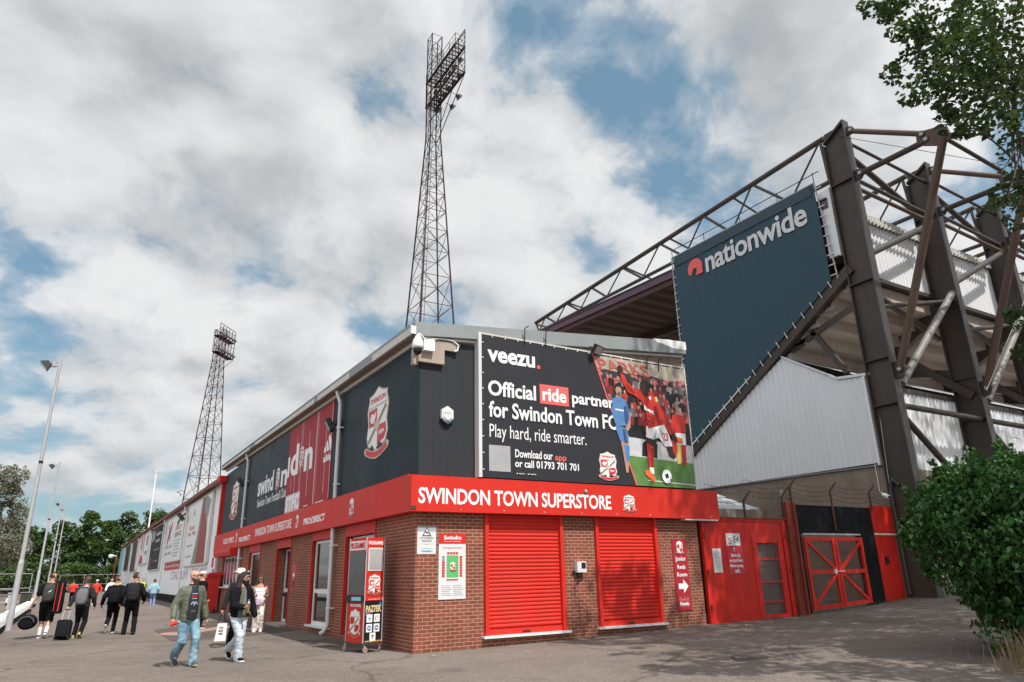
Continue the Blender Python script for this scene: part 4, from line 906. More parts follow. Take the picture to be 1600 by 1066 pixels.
    for i, x in enumerate(COLX[:-1]):
        w = x + 6.18
        for p, q, r, m in (((x, 14.1, 18.6), (w, 14.1, 18.35), .07, STEEL), ((x, 14.2, 18.15), (w - .6, 14.2, 16.25), .13, STEEL), ((x, 14.05, 16.78), (w - .5, 14.05, 16.5), .085, STEELG), ((x, 14.0, 16.3), (w - .6, 14.0, 16.1), .085, RUSTT),
                           ((x, 14.0, 13.25), (w - .9, 14.0, 15.9), .14, STEELG), ((x, 14.2, 11.1), (w, 14.2, 12.5), .1, STEEL), ((w - .4, 13.95, 12.7), (x + .4, 13.95, 8.0), .15, PIPEG), ((x, 14.1, 7.2), (w, 14.1, 7.2), .12, STEEL), ((x + .2, 14.1, 6.9), (w - 1.5, 14.1, 3.6), .12, STEEL),
                           ((x, 10.62, 16.85), (w, 10.62, 16.6), .08, STEEL), ((x, 14.2, 11.8), (w, 15.1, 11.0), .13, STEEL)):
            b = MB(); b.tube(p, q, r, m, n=8); b.build('cross_brace', R)
    b = MB(); b.path([(25.0, 13.8, 18.5), (30, 10.5, 16.9), (40, 8, 15.5)], .015, BLACK, 4); b.build('cable', R); b = MB(); b.path([(25.2, 14.9, 12.6), (25.15, 14.7, 8.9), (25.0, 14.85, 4.5), (25.0, 14.9, 2.0)], .012, WPVC, 4); b.build('cable', R); b = MB(); b.path([(31.0, 9.8, 14.0), (29.2, 12.8, 7.9)], .015, WPVC, 4)
    b.build('cable', R)
    b = MB(); b.tube((24.95, 14.82, 4.2), (24.95, 14.82, .6), .06, STEELG, n=8); b.path([(25.0, 14.5, 4.3), (24.95, 14.7, 4.55), (24.95, 14.82, 4.2)], .06, STEELG, 8); b.build('drainpipe', R)


def mesh_banner():
    P = Plane((24.86, 0, 0), (0, -1, 0), (-1, 0, 0))
    R = thing('mesh_banner', 'huge slate blue mesh banner with white lower case name on the stand end', 'banner', (24.9, 19.7, 7.3))
    # sheet with slight folds
    b = MB(); nu, nv = 54, 24; vs = []
    for i in range(nu + 1):
        u = -24.2 + 8.6 * i / nu; y = -u; zt = 17.3 - .1 * i / nu; zb = lerp([(-24.2, 7.35), (-15.45, 12.75), (0, 12.75)])(u)
        for j in range(nv + 1):
            z = zb + (zt - zb) * j / nv; n = .035 * noise.noise(Vector((u * 1.1, z * .22, 1.3))) + .02 * (1 if abs((u + 24.2) % 2.15 - 1.07) < .1 else 0)
            vs.append(P.pt(u - .0 + .035 * max(0, (12.75 - z)) * 0, z, n))
    b.add(vs, [(i * (nv + 1) + j, (i + 1) * (nv + 1) + j, (i + 1) * (nv + 1) + j + 1, i * (nv + 1) + j + 1) for i in range(nu) for j in range(nv)], MESHB, True)
    b.build('fabric', R)
    b = MB(); b.rect(P, -24.1, 16.72, -15.75, 17.2, .05, .054, mat('lighter_mesh_hem', (.042, .066, .088), .7, var=.15)); b.build('hem', R)
    b = MB(); b.path([P.pt(-24.3, 7.2, -.05), P.pt(-24.35, 17.35, -.05), P.pt(-15.6, 17.28, -.05), P.pt(-15.3, 12.7, -.05)], .035, GALV, 6); b.path([P.pt(-24.3, 17.75, -.05), P.pt(-15.3, 17.7, -.05)], .022, STEEL, 5)
    for u in (-24.3, -22, -19.7, -17.5, -15.6): b.tube(P.pt(u, 17.2, -.05), P.pt(u, 17.78, -.05), .02, STEEL, n=5)
    b.build('support_rail', R)
    for i in range(22): b = MB(); b.bar(P.pt(-24.38, 7.6 + i * .45, -.02), P.pt(-24.12, 7.62 + i * .45, .02), .05, .03, WPVC); b.build('lashing', R)
    for i in range(10): b = MB(); b.bar(P.pt(-15.28, 12.9 + i * .45, -.02), P.pt(-15.55, 12.88 + i * .45, .02), .05, .03, WPVC); b.build('lashing', R)
    for i in range(18): b = MB(); u = -23.9 + i * .48; z = 7.35 + (u + 24.2) * .617; b.bar(P.pt(u, z + .12, .03), P.pt(u + .1, z - .16, -.02), .05, .03, WPVC); b.build('lashing', R)
    text_o = MB(); text(text_o, P, 'nationwide', -22.0, 15.55, -16.12, 16.68, .06, mat('pale_print', (.62, .62, .63), .6, var=.04), bold=.022, spacing=.95, d=.004); text_o.build('lettering', R)
    b = MB(); c = (-22.7, 16.1); A = [(c[0] + .5 * cos(t), c[1] - .02 + .52 * sin(t)) for t in [radians(q) for q in range(-20, 215, 12)]]
    b.prism(P, A + [(c[0] - .28, c[1] - .3), (c[0] - .1, c[1] + .02), (c[0] + .12, c[1] - .06), (c[0] + .02, c[1] - .42), (c[0] + .5, c[1] - .42)], .06, .07, CORAL); b.build('logo', R)


def gates():
    R = thing('security_gate', 'solid red steel gate with a wire glazed wicket door beside the brick shop', 'gate', (17.1, 14.9, .15))
    F = FW
    b = MB(); b.rect(F, 15.42, .16, 17.36, 2.93, -.05, 0, REDF); b.rect(F, 17.36, 2.46, 18.78, 2.93, -.05, 0, REDF)
    b.build('panel', R)
    b = MB()
    for u0, z0, u1, z1 in ((15.3, .05, 15.42, 3.0), (15.42, 2.93, 18.95, 3.0), (18.78, .14, 18.95, 2.93), (15.42, .1, 17.36, .16)): b.rect(F, u0, z0, u1, z1, -.07, .035, REDF)
    b.box((15.3, 14.83, 3.0), (19.0, 14.98, 3.03), RUST); b.build('frame', R)
    b = MB()
    for u0, z0, u1, z1 in ((17.36, .17, 17.55, 2.46), (18.5, .17, 18.72, 2.46), (17.55, 2.3, 18.5, 2.46), (17.55, .17, 18.5, .27)): b.rect(F, u0, z0, u1, z1, -.04, .02, REDF)
    for z in (1.83, 1.18, .62): b.rect(F, 17.55, z - .02, 18.5, z + .02, -.03, .015, REDF)
    d = b.build('wicket_door', R)
    b = MB()
    w = mat('wire_grid', (.2, .14, .13), .5, .3)
    for i in range(24): b.bar(F.pt(17.56 + i * .04, .27, -.02), F.pt(17.56 + i * .04, 2.3, -.02), .006, .006, w)
    for i in range(50): b.bar(F.pt(17.55, .29 + i * .04, -.02), F.pt(18.5, .29 + i * .04, -.02), .006, .006, w)
    b.build('wire_mesh', d)
    b = MB(); b.rect(F, 17.5, .1, 18.55, 2.4, -.16, -.15, mat('grey_board_behind', (.21, .16, .15), .7, var=.2)); b.build('backing_board', d)
    for z in (.55, 1.5, 2.5):
        for u in (15.37, 18.9): b = MB(); b.tube(F.pt(u, z - .08, .06), F.pt(u, z + .08, .06), .03, RUST, n=8); b.build('hinge', R)
    R = thing('gate_number', 'white sign with crest and gate number on the solid red gate', 'sign', (16.56, 14.88, 2.2))
    b = MB(); b.rect(F, 16.27, 2.22, 16.86, 2.57, 0.002, .014, PAPER); b.build('board', R); crest(R, F, 16.34, 2.27, 16.5, 2.51, .014, detail=False); lettering(R, F, 'E4', 16.58, 2.31, 16.79, 2.48, .014, BLACK, bold=.0)
    R = thing('parking_notice', 'bright red notice with white warning words under the gate number sign', 'sign', (16.6, 14.88, 1.4))
    b = MB(); b.rect(F, 16.27, 1.42, 16.93, 2.2, 0.002, .014, CRED); b.build('board', R)
    crest(R, F, 16.52, 2.05, 16.6, 2.17, .014, detail=False)
    for s, z, w in (('Strictly', 1.88, .2), ('no parking.', 1.74, .29), ('Emergency', 1.59, .27), ('exit.', 1.46, .1)): lettering(R, F, s, 16.6 - w, z, 16.6 + w, z + .115, .014, WVIN, bold=.02)
    R = thing('paper_notice', 'plain white paper notice taped at the hinge side of the solid red gate', 'notice', (15.8, 14.88, 1.5))
    b = MB(); b.rect(F, 15.66, 1.48, 16.0, 2.14, .002, .01, PAPER); b.build('sheet', R)
    b = MB()
    for i in range(13): b.rect(F, 15.7, 2.05 - i * .04, 15.86 + .1 * ((i * 5) % 3) / 2, 2.062 - i * .04, .01, .0115, GREYPR)
    b.build('small_print', R)
    b = MB(); b.box((19.02, 14.78, 0), (19.1, 14.98, 3.55), RUST); b.box((19.1, 14.86, 0), (19.38, 14.9, 3.55), RUST); b.box((19.38, 14.78, 0), (19.46, 14.98, 3.55), RUST)
    tag(b.build('gate_post'), 'tall rusty steel gate post between the solid red gate and black wall', 'post')
    b = MB()
    for a, c, za, zb in ((19.47, 19.75, 0, 3.5), (22.85, 23.64, 0, 3.5), (19.75, 22.85, 2.62, 3.5)): b.box((a, 14.93, za), (c, 15.13, zb), BLACKP)
    for i in range(8): b.box((19.47, 14.925, 2.7 + i * .225), (23.64, 14.93, 2.705 + i * .225), BLACK) if 2.7 + i * .225 < 3.45 else None
    tag(b.build('black_wall'), 'black painted block wall above and beside the red mesh double gate', 'wall')
    R = thing('mesh_gate', 'red steel double gate with crossed braces and wire mesh in the black wall', 'gate', (21.3, 14.9, .25))
    gr = lambda u: gz(u) + .03
    for u0, u1, s in ((19.78, 21.3, 1), (21.34, 22.82, -1)):
        b = MB(); z0, z1 = gr(u0) + .06, 2.5; t = .12; Z = gr(u1) + .06
        for p, q in (((u0 + .06, z0), (u0 + .06, z1)), ((u1 - .06, Z), (u1 - .06, z1)), ((u0, z1 - .06), (u1, z1 - .06)), ((u0, z0 + .06), (u1, Z + .06)), ((u0, 1.42), (u1, 1.42))): b.bar(F.pt(p[0] + (.004 if p[0] != q[0] else 0), p[1], 0), F.pt(q[0] - (.004 if p[0] != q[0] else 0), q[1], 0), t if p[0] == q[0] else .06, .066 if p[0] == q[0] else t, REDF, (0, 1, 0) if p[0] == q[0] else (0, 0, 1))
        a, c = (u0 + .1, u1 - .08) if s > 0 else (u1 - .1, u0 + .08)
        b.bar(F.pt(a, z1 - .12, .012), F.pt(c, 1.45, .012), .05, .1, REDF); b.bar(F.pt(a, z0 + .12, .012), F.pt(c, 1.4, .012), .05, .1, REDF)
        lf = b.build('gate_leaf', R)
        b = MB()
        for i in range(int((u1 - u0) / .06)): b.bar(F.pt(u0 + .06 + i * .06, z0 + .1, -.035), F.pt(u0 + .06 + i * .06, z1 - .1, -.035), .007, .007, STEEL)
        for i in range(34): b.bar(F.pt(u0 + .05, z0 + .12 + i * .06, -.03), F.pt(u1 - .05, z0 + .12 + i * .06, -.03), .012, .007, RUST)
        b.build('wire_mesh', lf)
    b = MB(); b.box((21.0, 14.8, 1.36), (21.1, 14.87, 1.5), GALV); b.box((21.1, 14.82, 1.41), (21.55, 14.85, 1.44), GALV); b.build('lock', R)
    b = MB(); b.box((19.8, 14.88, 2.56), (22.8, 14.94, 2.61), GALV); b.build('lintel', R)
    # alley behind the mesh gate
    b = MB(); b.box((19.6, 22, 0), (24.9, 22.1, 3.3), LGREY); b.box((20.2, 21.9, .2), (21.0, 22, 2.2), GREYM); tag(b.build('alley_wall'), 'pale wall with a grey door seen through the red mesh gate', 'wall')
    R = thing('steel_door', 'narrow plain red steel door beside the stand corner at far end of black wall', 'door', (24.3, 14.93, .4))
    b = MB(); b.rect(F, 23.66, .42, 24.86, 2.58, -.1, -.02, REDF); b.rect(F, 23.7, 2.44, 24.8, 2.5, -.02, 0, REDF); lf = b.build('door_leaf', R)
    b = MB(); b.rect(F, 24.0, 1.62, 24.16, 1.86, -.02, .03, BLACK); b.build('lock_plate', lf)
    b = MB(); b.rect(F, 23.66, 2.66, 24.9, 3.58, -.1, -.01, REDF); b.build('upper_panel', R); b = MB(); b.rect(F, 23.64, 2.58, 24.92, 2.64, -.1, .03, LGREY); b.build('lintel', R)
    b = MB(); b.box((24.9, 14.93, 0.2), (25.1, 15.2, 3.6), BLOCK); b.build('jamb', R)
    # spiked posts with wire
    RB = mat('dark_rusty_angle', (.095, .035, .026), .8, var=.3)
    for x, z0, z1, dx, m in ((17.2, 3.03, 3.75, .22, STEEL), (19.0, 3.1, 3.95, .25, STEEL), (19.43, 3.5, 4.25, .22, RB), (21.5, 2.7, 4.22, .26, RB), (23.7, 3.4, 4.25, .26, RB)):
        b = MB(); b.bar((x, 14.88, z0), (x, 14.88, z1 - .2), .05, .05, m, (0, 1, 0)); b.bar((x, 14.88, z1 - .22), (x + dx, 14.80, z1 + .06), .05, .05, m, (0, 1, 0))
        tag(b.build('barbed_wire_post'), {17.2: 'thin cranked wire post standing over the solid red gate top', 19.0: 'short cranked rusty post just before the tall gate post', 19.43: 'rusty cranked wire post rising from the tall rusty gate post', 21.5: 'rusty cranked wire post over the middle of the mesh gate', 23.7: 'rusty cranked wire post where black wall meets the red door'}[x], 'fence post', 'cranked barbed wire posts along the gates')
    b = MB(); rng = random.Random(5)
    for k in range(4):
        z = 3.72 + k * .15; xs = [15.6, 17.3, 19.1, 19.5, 21.6, 23.85, 24.9]; pts = []
        for a, c in zip(xs, xs[1:]):
            for i in range(6): s = i / 6; pts.append((a + (c - a) * s, 14.85, z - .2 * (a < 17) - .09 * sin(pi * s) + rng.uniform(-.01, .01)))
        b.path(pts, .006, STEEL, 4)
        for p in pts[::1]: b.bar((p[0], p[1], p[2] - .03), (p[0] + .02, p[1], p[2] + .03), .008, .008, STEEL)
    tag(b.build('barbed_wire'), 'sagging strands of barbed wire along the tops of gates and black wall', 'barbed wire')
    R = thing('bullet_camera', 'small white bullet camera on the tan block wall above the narrow red door', 'security camera', (24.5, 14.9, 3.95))
    b = MB(); b.tube((24.35, 14.55, 3.86), (24.5, 14.85, 3.98), .07, WHITE, n=10); b.build('housing', R); b = MB(); b.tube((24.34, 14.53, 3.853), (24.35, 14.55, 3.86), .055, BLACK, n=10); b.build('lens', R); b = MB(); b.tube((24.45, 14.8, 3.95), (24.6, 14.97, 4.1), .03, WPVC); b.tube((24.5, 14.96, 4.1), (24.5, 14.96, 5.1), .012, WPVC, n=5); b.build('bracket', R)
    R = thing('canopy', 'small pale corrugated lean-to canopy behind the solid red gate', 'canopy', (17.5, 18, 3))
    b = MB(); b.add([(15.6, 16.0, 3.05), (19.6, 16.3, 3.5), (19.8, 18.5, 4.25), (15.6, 18.2, 3.75), (15.6, 16.0, 3.0), (19.6, 16.3, 3.45), (19.8, 18.5, 4.2), (15.6, 18.2, 3.7)], [(0, 1, 2, 3), (7, 6, 5, 4), (0, 4, 5, 1), (1, 5, 6, 2), (2, 6, 7, 3), (3, 7, 4, 0)], mat('translucent_sheet', (.5, .53, .54), .4, var=.15, streak=.15)); b.build('roof', R)
    b = MB(); b.box((15.6, 18.3, 0), (19.6, 18.5, 3.4), BLOCK); b.build('wall', R)
    b = MB(); b.box((19.6, 15.4, 0), (19.75, 18.6, 4.0), BLOCK); b.box((16.6, 16.1, 2.5), (19.6, 16.25, 3.42), BLOCK); b.build('side_wall', R)


# ---------------------------------------------------------------- floodlight pylons
def pylon(label, c, ztop, w0, wt, zw, levels, rack, yaw, lamps, r=1.0):
    R = thing('floodlight_pylon', label, 'floodlight pylon', (*c, 0)); M3 = Matrix.Rotation(yaw, 3, 'Z'); C = Vector((*c, 0))
    hw = lambda z: (w0 + (wt - w0) * min(z, zw) / zw) / 2
    L = lambda x, y, z: C + M3 @ Vector((x, y, z))
    cn = ((-1, -1), (1, -1), (1, 1), (-1, 1))
    for sx, sy in cn:
        b = MB(); b.tube(L(sx * hw(0), sy * hw(0), 0), L(sx * hw(zw), sy * hw(zw), zw), .085 * r, TOWER, .06 * r, n=6); b.tube(L(sx * hw(zw), sy * hw(zw), zw), L(sx * hw(zw), sy * hw(zw), ztop), .055 * r, TOWER, n=6); b.build('leg', R)
    zs = [0.0]
    while zs[-1] < zw - 1: zs.append(zs[-1] + max(1.35, hw(zs[-1]) * 2 * .92))
    zs[-1] = zw
    z = zw
    while z < ztop - 1: z += 1.6; zs.append(min(z, ztop))
    b = MB()
    for i, (za, zb) in enumerate(zip(zs, zs[1:])):
        for k in range(4):
            (ax, ay), (bx, by) = cn[k], cn[(k + 1) % 4]; h0, h1 = hw(za), hw(zb)
            P, Q = L(ax * h0, ay * h0, za), L(bx * h1, by * h1, zb)
            b.tube(P, Q, .026 * r, TOWER, n=4)
            b.tube(L(bx * h0, by * h0, za), L((ax * .0 + bx * 1.0) * h0, (ay * .0 + by) * h0, za) + (L(ax * h1, ay * h1, zb) - L(bx * h0, by * h0, za)), .026 * r, TOWER, n=4) if i % 2 == 0 or r > 1 else None
            b.tube(L(ax * h1, ay * h1, zb), L(bx * h1, by * h1, zb), .03 * r, TOWER, n=4)
    b.build('lattice', R)
    b = MB(); g = lambda z: hw(z) * .55
    for s in (-.2, .2): b.tube(L(-g(0) + s, -.4, 0), L(-g(zw) * .6 + s, -.2, ztop - 3), .022 * r, TOWER, n=4)
    for i in range(int(ztop / .75)):
        z = i * .75; f = z / (ztop - 3); x = -g(0) + (g(0) - g(zw) * .6) * f; b.tube(L(x - .2, -.4 + .2 * f, z), L(x + .2, -.4 + .2 * f, z), .014 * r, TOWER, n=4)
        if i % 2: b.path([L(x + .36 * sin(a), -.4 + .2 * f - .36 + .36 * cos(a) - .1, z) for a in (-2.6, -1.6, -.8, 0, .8, 1.6, 2.6)], .012 * r, TOWER, 4)
    b.build('ladder', R)
    x0, x1, y0, y1, decks, ztopr = rack
    for z in decks:
        b = MB()
        for x in (x0, x1): b.bar(L(x, y0, z), L(x, y1, z), .12, .2, TOWER)
        for i in range(14): y = y0 + (y1 - y0) * i / 13; b.bar(L(x0, y, z), L(x1, y, z), .07, .08, TOWER)
        for i in range(8): x = x0 + (x1 - x0) * i / 7; b.bar(L(x, y0, z + .05), L(x, y1, z + .05), .12 if r > 1 else .035, .02, TOWER)
        for zz in (.55, 1.1):
            b.path([L(x0, y0, z + zz), L(x1, y0, z + zz), L(x1, y1, z + zz), L(x0, y1, z + zz), L(x0, y0, z + zz)], .025 * r, TOWER, 4)
        b.build('platform', R)
    b = MB()
    for y in [y0 + (y1 - y0) * i / 5 for i in range(6)]:
        b.tube(L(x1, y, decks[0] - .1), L(x1, y, ztopr), .045 * r, TOWER, n=5); b.tube(L(x0, y, decks[0]), L(x0, y, decks[-1] + 1.1), .03 * r, TOWER, n=5)
    for i in range(5):
        a = y0 + (y1 - y0) * i / 5; e = y0 + (y1 - y0) * (i + 1) / 5
        for z in decks: b.tube(L(x1, a, z), L(x1, e, z + 2.2), .025 * r, TOWER, n=4)
    for z in (decks[0] + 2.2, decks[-1] + 1.6, ztopr): b.tube(L(x1, y0, z), L(x1, y1, z), .04 * r, TOWER, n=5)
    ye = y0 if abs(y0) > abs(y1) else y1
    b.tube(L(x1, ye, decks[0] - .1), L(.4, 0, decks[0] - 3.6), .04 * r, TOWER, n=5); b.tube(L(x1, ye * .6, decks[0]), L(.4, 0, decks[0] - 2.6), .035 * r, TOWER, n=5)
    b.build('lamp_frame', R)
    for z, yy, out in lamps:
        p = L(x1 + .25 + out, yy, z); d = (M3 @ Vector((.75, 0, -.66))).normalized(); b = MB()
        b.tube(p - d * .24, p + d * .1, .16, BLACK, .34, n=10); b.tube(p + d * .1, p + d * .13, .34, GREYPR, n=10); b.tube(p - d * .2, L(x1, yy, z + .2), .03, BLACK, n=4); b.build('lamp', R)
    b = MB(); q = L(-hw(16) - .1, -hw(16), 16.2)
    b.path([q, q + Vector((-.8, -.3, .2))], .04, TOWER, 5); b.ball(q + Vector((-.9, -.35, -.1)), (.3, .3, .22), PGREY, 8, 6); b.ball(q + Vector((-.5, -.2, -.5)), (.2, .2, .25), PGREY, 8, 6); b.box(q + Vector((2.6, -.5, -1.2)), q + Vector((2.9, -.3, -.4)), PIPE); b.build('aerial', R)


# ---------------------------------------------------------------- long white stand
def white_stand():
    R = thing('white_stand', 'long low white rendered stand back wall with black plinth and rusty red roof edge', 'football stand', (6.43, 40.8, 0)); XW = 6.43; L = 142
    b = MB(); b.box((XW, 41.4, .55), (XW + .3, L, 6.75), mat('white_render', (.82, .82, .82), .7, var=.06, vs=.6, streak=.08)); b.box((6.35, 41.36, .0), (6.43, 41.4, 6.7), WHITE); b.box((XW, L - .3, 0), (30, L, 6.7), WHITE); b.build('wall', R)
    b = MB(); b.box((XW - .03, 41.4, -.1), (XW + .3, L, .55), BLACKP); b.build('plinth', R)
    oxide = mat('rusty_red_roof', (.19, .047, .03), .6, var=.2, streak=.2)
    b = MB(); b.add([(6.02, 40.9, 6.85), (6.02, L, 6.95), (30, L, 11.5), (30, 40.9, 11.5), (6.02, 40.9, 6.62), (6.02, L, 6.72), (30, L, 11.2), (30, 40.9, 11.2)], [(0, 1, 2, 3), (7, 6, 5, 4), (0, 4, 5, 1), (1, 5, 6, 2), (2, 6, 7, 3), (3, 7, 4, 0)], oxide); b.build('roof', R)
    b = MB(); b.box((6.0, 40.7, 6.62), (6.75, 41.35, 6.92), RED); b.box((6.26, 41.2, 2.9), (6.5, 41.42, 6.62), RED); b.box((6.5, 41.22, 5.75), (8.2, 41.42, 6.62), WHITE); b.build('red_end_frame', R)
    b = MB(); b.box((6.5, 41.24, 0), (9, 41.42, 5.75), BLOCK); b.build('end_wall', R)
    for y in (56, 69.6, 83.8, 92, 100, 113, 129):
        b = MB(); b.path([(6.15, y, 6.6), (6.2, y, 6.35), (6.36, y - .1, 6.1), (6.36, y - .1, .6)], .06, WHITE, 7); b.build('downpipe', R)
    b = MB(); b.box((6.38, 99.5, .1), (6.43, 101.5, 2.9), RED); b.build('door', R)
    b = MB(); b.box((6.38, 47.2, .1), (6.428, 50.2, 2.1), WHITE); b.box((6.365, 48.6, .1), (6.38, 48.66, 2.1), GREYPR); b.build('double_door', R)
    P = Plane((6.27, 0, 0), (0, -1, 0), (-1, 0, 0))
    def ban(label, ya, yb, za, zb, m, draw=None, off=.0):
        B = thing('advertising_banner', label, 'banner', (6.3, (ya + yb) / 2, za), 'banners along the white stand'); b = MB(); LR(b, P, ya, yb, za, zb, -.1, 0, m); b.build('panel', B)
        b = MB()
        for y0, y1, z0, z1 in ((ya - .08, ya, za, zb), (yb, yb + .08, za, zb), (ya, yb, zb, zb + .08), (ya, yb, za - .08, za)): LR(b, P, y0, y1, z0, z1, -.14, .01, LGREY)
        b.build('frame', B)
        if draw: draw(B)
    T = lambda B, s, ya, yb, za, zb, m, **k: lettering(B, P, s, -yb, za, -ya, zb, 0.002, m, **k)
    def shapes(B, l, name='picture'):
        b = MB()
        for i, (pts, m) in enumerate(l): b.prism(P, [(-y, z) for y, z in pts], 0, .004 + .002 * i, m)
        b.build(name, B)
    maroon = mat('maroon_print', (.24, .05, .05), .5, var=.4, vs=.7, col2=(.33, .045, .05)); olive = mat('olive_print', (.25, .27, .2), .5, var=.3, vs=.8)
    def d1(B):
        shapes(B, [([(44.8, 2.5), (50.3, 2.5), (49, 4.0), (48.5, 5.0), (48, 6.4), (46.0, 6.4), (45.3, 5.0)], olive), ([(44.9, 2.5), (48.6, 2.5), (47.9, 4.4), (47.8, 6.38), (46.9, 6.38), (46.2, 5.2), (45.2, 4.6)], maroon), ([(45.2, 5.1), (46.6, 5.4), (47, 6.2), (45.6, 6.3), (44.6, 6)], GREYPR)])
        T(B, 'Find', 50.5, 53, 4.7, 5.0, MAGENTA); T(B, 'Your Way', 49.6, 53.6, 4.25, 4.6, MAGENTA); T(B, 'enquire now', 50.5, 53.2, 3.6, 3.8, GREYPR); T(B, 'matchday', 50.6, 53.4, 2.95, 3.1, GREYPR); T(B, '&', 50.8, 51.6, 5.6, 6.0, GREYPR)
    def d2(B):
        b = MB(); b.bar(P.pt(-66.3, 4.5, .01), P.pt(-63.9, 5.9, .01), .5, .02, CRED, (1, 0, 0)); b.bar(P.pt(-66, 5.9, .01), P.pt(-64.4, 4.7, .01), .35, .02, GREYPR, (1, 0, 0)); b.bar(P.pt(-60.4, 5.6, .01), P.pt(-58.9, 6.0, .01), .4, .02, BLACK, (1, 0, 0)); b.build('logo', B)
        T(B, 'Hire and', 62.6, 67, 4.0, 4.35, GREYPR); T(B, 'sales desk', 62.6, 67, 3.5, 3.8, GREYPR); T(B, 'QUALITY', 57.4, 61.4, 5.15, 5.5, MAGENTA); T(B, 'SERVICE', 57.4, 61.4, 4.7, 5.05, BLACK)
        for i in range(6): T(B, ('carpets', 'flooring', 'rugs', 'vinyl', 'wood', 'fitting')[i], 57.4 + (i % 3) * .5, 61.4, 4.35 - i * .22, 4.5 - i * .22, GREYPR)
    def d3(B):
        T(B, 'welcome to', 72.5, 77, 5.6, 5.95, WVIN); T(B, 'the club', 73.4, 77, 5.0, 5.3, WVIN); T(B, 'open every day', 72.5, 77.5, 4.2, 4.45, PGREY); T(B, 'bookings', 73, 77, 3.2, 3.4, PGREY)
        shapes(B, [([(78.5, 5.3), (81, 5.2), (81, 6.2), (78.5, 6.2)], PGREY), ([(79, 2.7), (81, 2.7), (80.6, 3.9), (79.5, 3.7)], maroon)])
    def d4(B): shapes(B, [([(90, 3.4), (96, 3.4), (94, 4.4), (91.5, 4.2)], MAGENTA), ([(91, 4.6), (92, 4.6), (92, 6.5), (91, 6.5)], MAGENTA), ([(93.5, 4.9), (95, 4.9), (95, 6.5), (93.5, 6.5)], MAGENTA), ([(86, 5.2), (88, 5.2), (88, 6.2), (86, 6.2)], GREYPR)]); T(B, 'events', 85, 89, 4.2, 4.7, GREYPR)
    dk = mat('dark_green_print', (.03, .04, .038), .5, var=.3, vs=.5); br = mat('dark_brown_print', (.06, .045, .04), .5, var=.5, vs=.4)
    ban('large white banner with tall maroon figure, nearest on the white stand wall', 44.3, 54.4, 2.48, 6.4, WVIN, d1)
    ban('white banner split in two panels with a red slanting mark and black bird', 56.4, 67.4, 2.98, 6.34, WVIN, d2)
    b = MB(); P2 = Plane((6.4, 0, 0), (0, -1, 0), (-1, 0, 0)); LR(b, P2, 56.4, 67.2, 2.35, 2.85, -.03, .02, CRED); text(b, P2, 'Carpets and flooring', -66.8, 2.45, -57, 2.75, .02, PAPER); tag(b.build('sign_strip'), 'low red sign strip under the two panel white banner', 'sign')
    ban('charcoal banner with pale writing in the middle of the white stand', 71.5, 81.8, 2.55, 6.5, BBDARK, d3)
    ban('white banner with magenta letters above the small red door', 84.4, 96.8, 3.35, 6.62, WVIN, d4)
    ban('narrow dark brown banner beyond the magenta one', 101.4, 110, 2.7, 6.6, br); ban('dark green banner, second from far end of white stand', 114.6, 125, 3.0, 6.55, dk); ban('pale blue banner at the far end of the white stand', 131, 140, 2.6, 6.7, CYAN)
    # painted lettering low on the wall
    b = MB(); G = Plane((6.42, 0, 0), (0, -1, 0), (-1, 0, 0)); pk = mat('faded_pink_paint', (.6, .4, .46), .7, var=.4, vs=3)
    text(b, G, 'STADIUM', -62, 1.6, -52.5, 2.2, 0, pk, bold=.0); text(b, G, 'TOURS', -50.5, 1.75, -44.5, 2.25, 0, pk, bold=.0); tag(b.build('wall_lettering'), 'faded pink capital letters painted low on the white stand wall', 'wall lettering')
    floodlight('floodlight', 'black floodlight on a bent white pipe by the nearest white stand banner', (6.1, 54.4, 6.0), 3.0, -.7, 2.6); floodlight('floodlight', 'black floodlight above the two panel white banner on the white stand', (6.1, 68.8, 6.05), 3.0, -.7, 2.2)
    b = MB()
    for y, z, m in ((42.6, 2.2, CRED), (42.1, 1.6, MAGENTA)): b.box((6.4, y - .25, z), (6.43, y + .25, z + .5), m)
    tag(b.build('door_notice'), 'two small pink notices at the near end of the white stand wall', 'notice')


stand(); mesh_banner(); gates(); white_stand()
lampz = [(44.1, y, -.25) for y in (-4.9, -3.9, -2.9, -1.9, -.9, .1)] + [(42.9, y, -.1) for y in (-4.4, -3.4, -2.4, -1.4, -.4)] + [(41.7, -3.2, .45), (41.5, -1.9, .45), (41.9, -.4, -.2)]
pylon('tall red oxide lattice floodlight pylon close behind the shop roof', (22.1, 49.3), 50.2, 5.2, 1.0, 39, 0, (-.62, .28, -5.7, .4, (42.3, 44.95), 46.8), 0.0, lampz)
pylon('slender far lattice floodlight pylon beyond the long white stand', (17.4, 135.3), 46.6, 6.0, 1.5, 40.5, 0, (-.5, .6, -1.6, 4.2, (42.0, 45.2), 47.6), radians(-37), [(z + dz, y, -.1) for z in (42.0, 45.2) for dz in (.5,) for y in (-1.2, -.1, 1.0, 2.1, 3.2, 4.0)], 1.4)
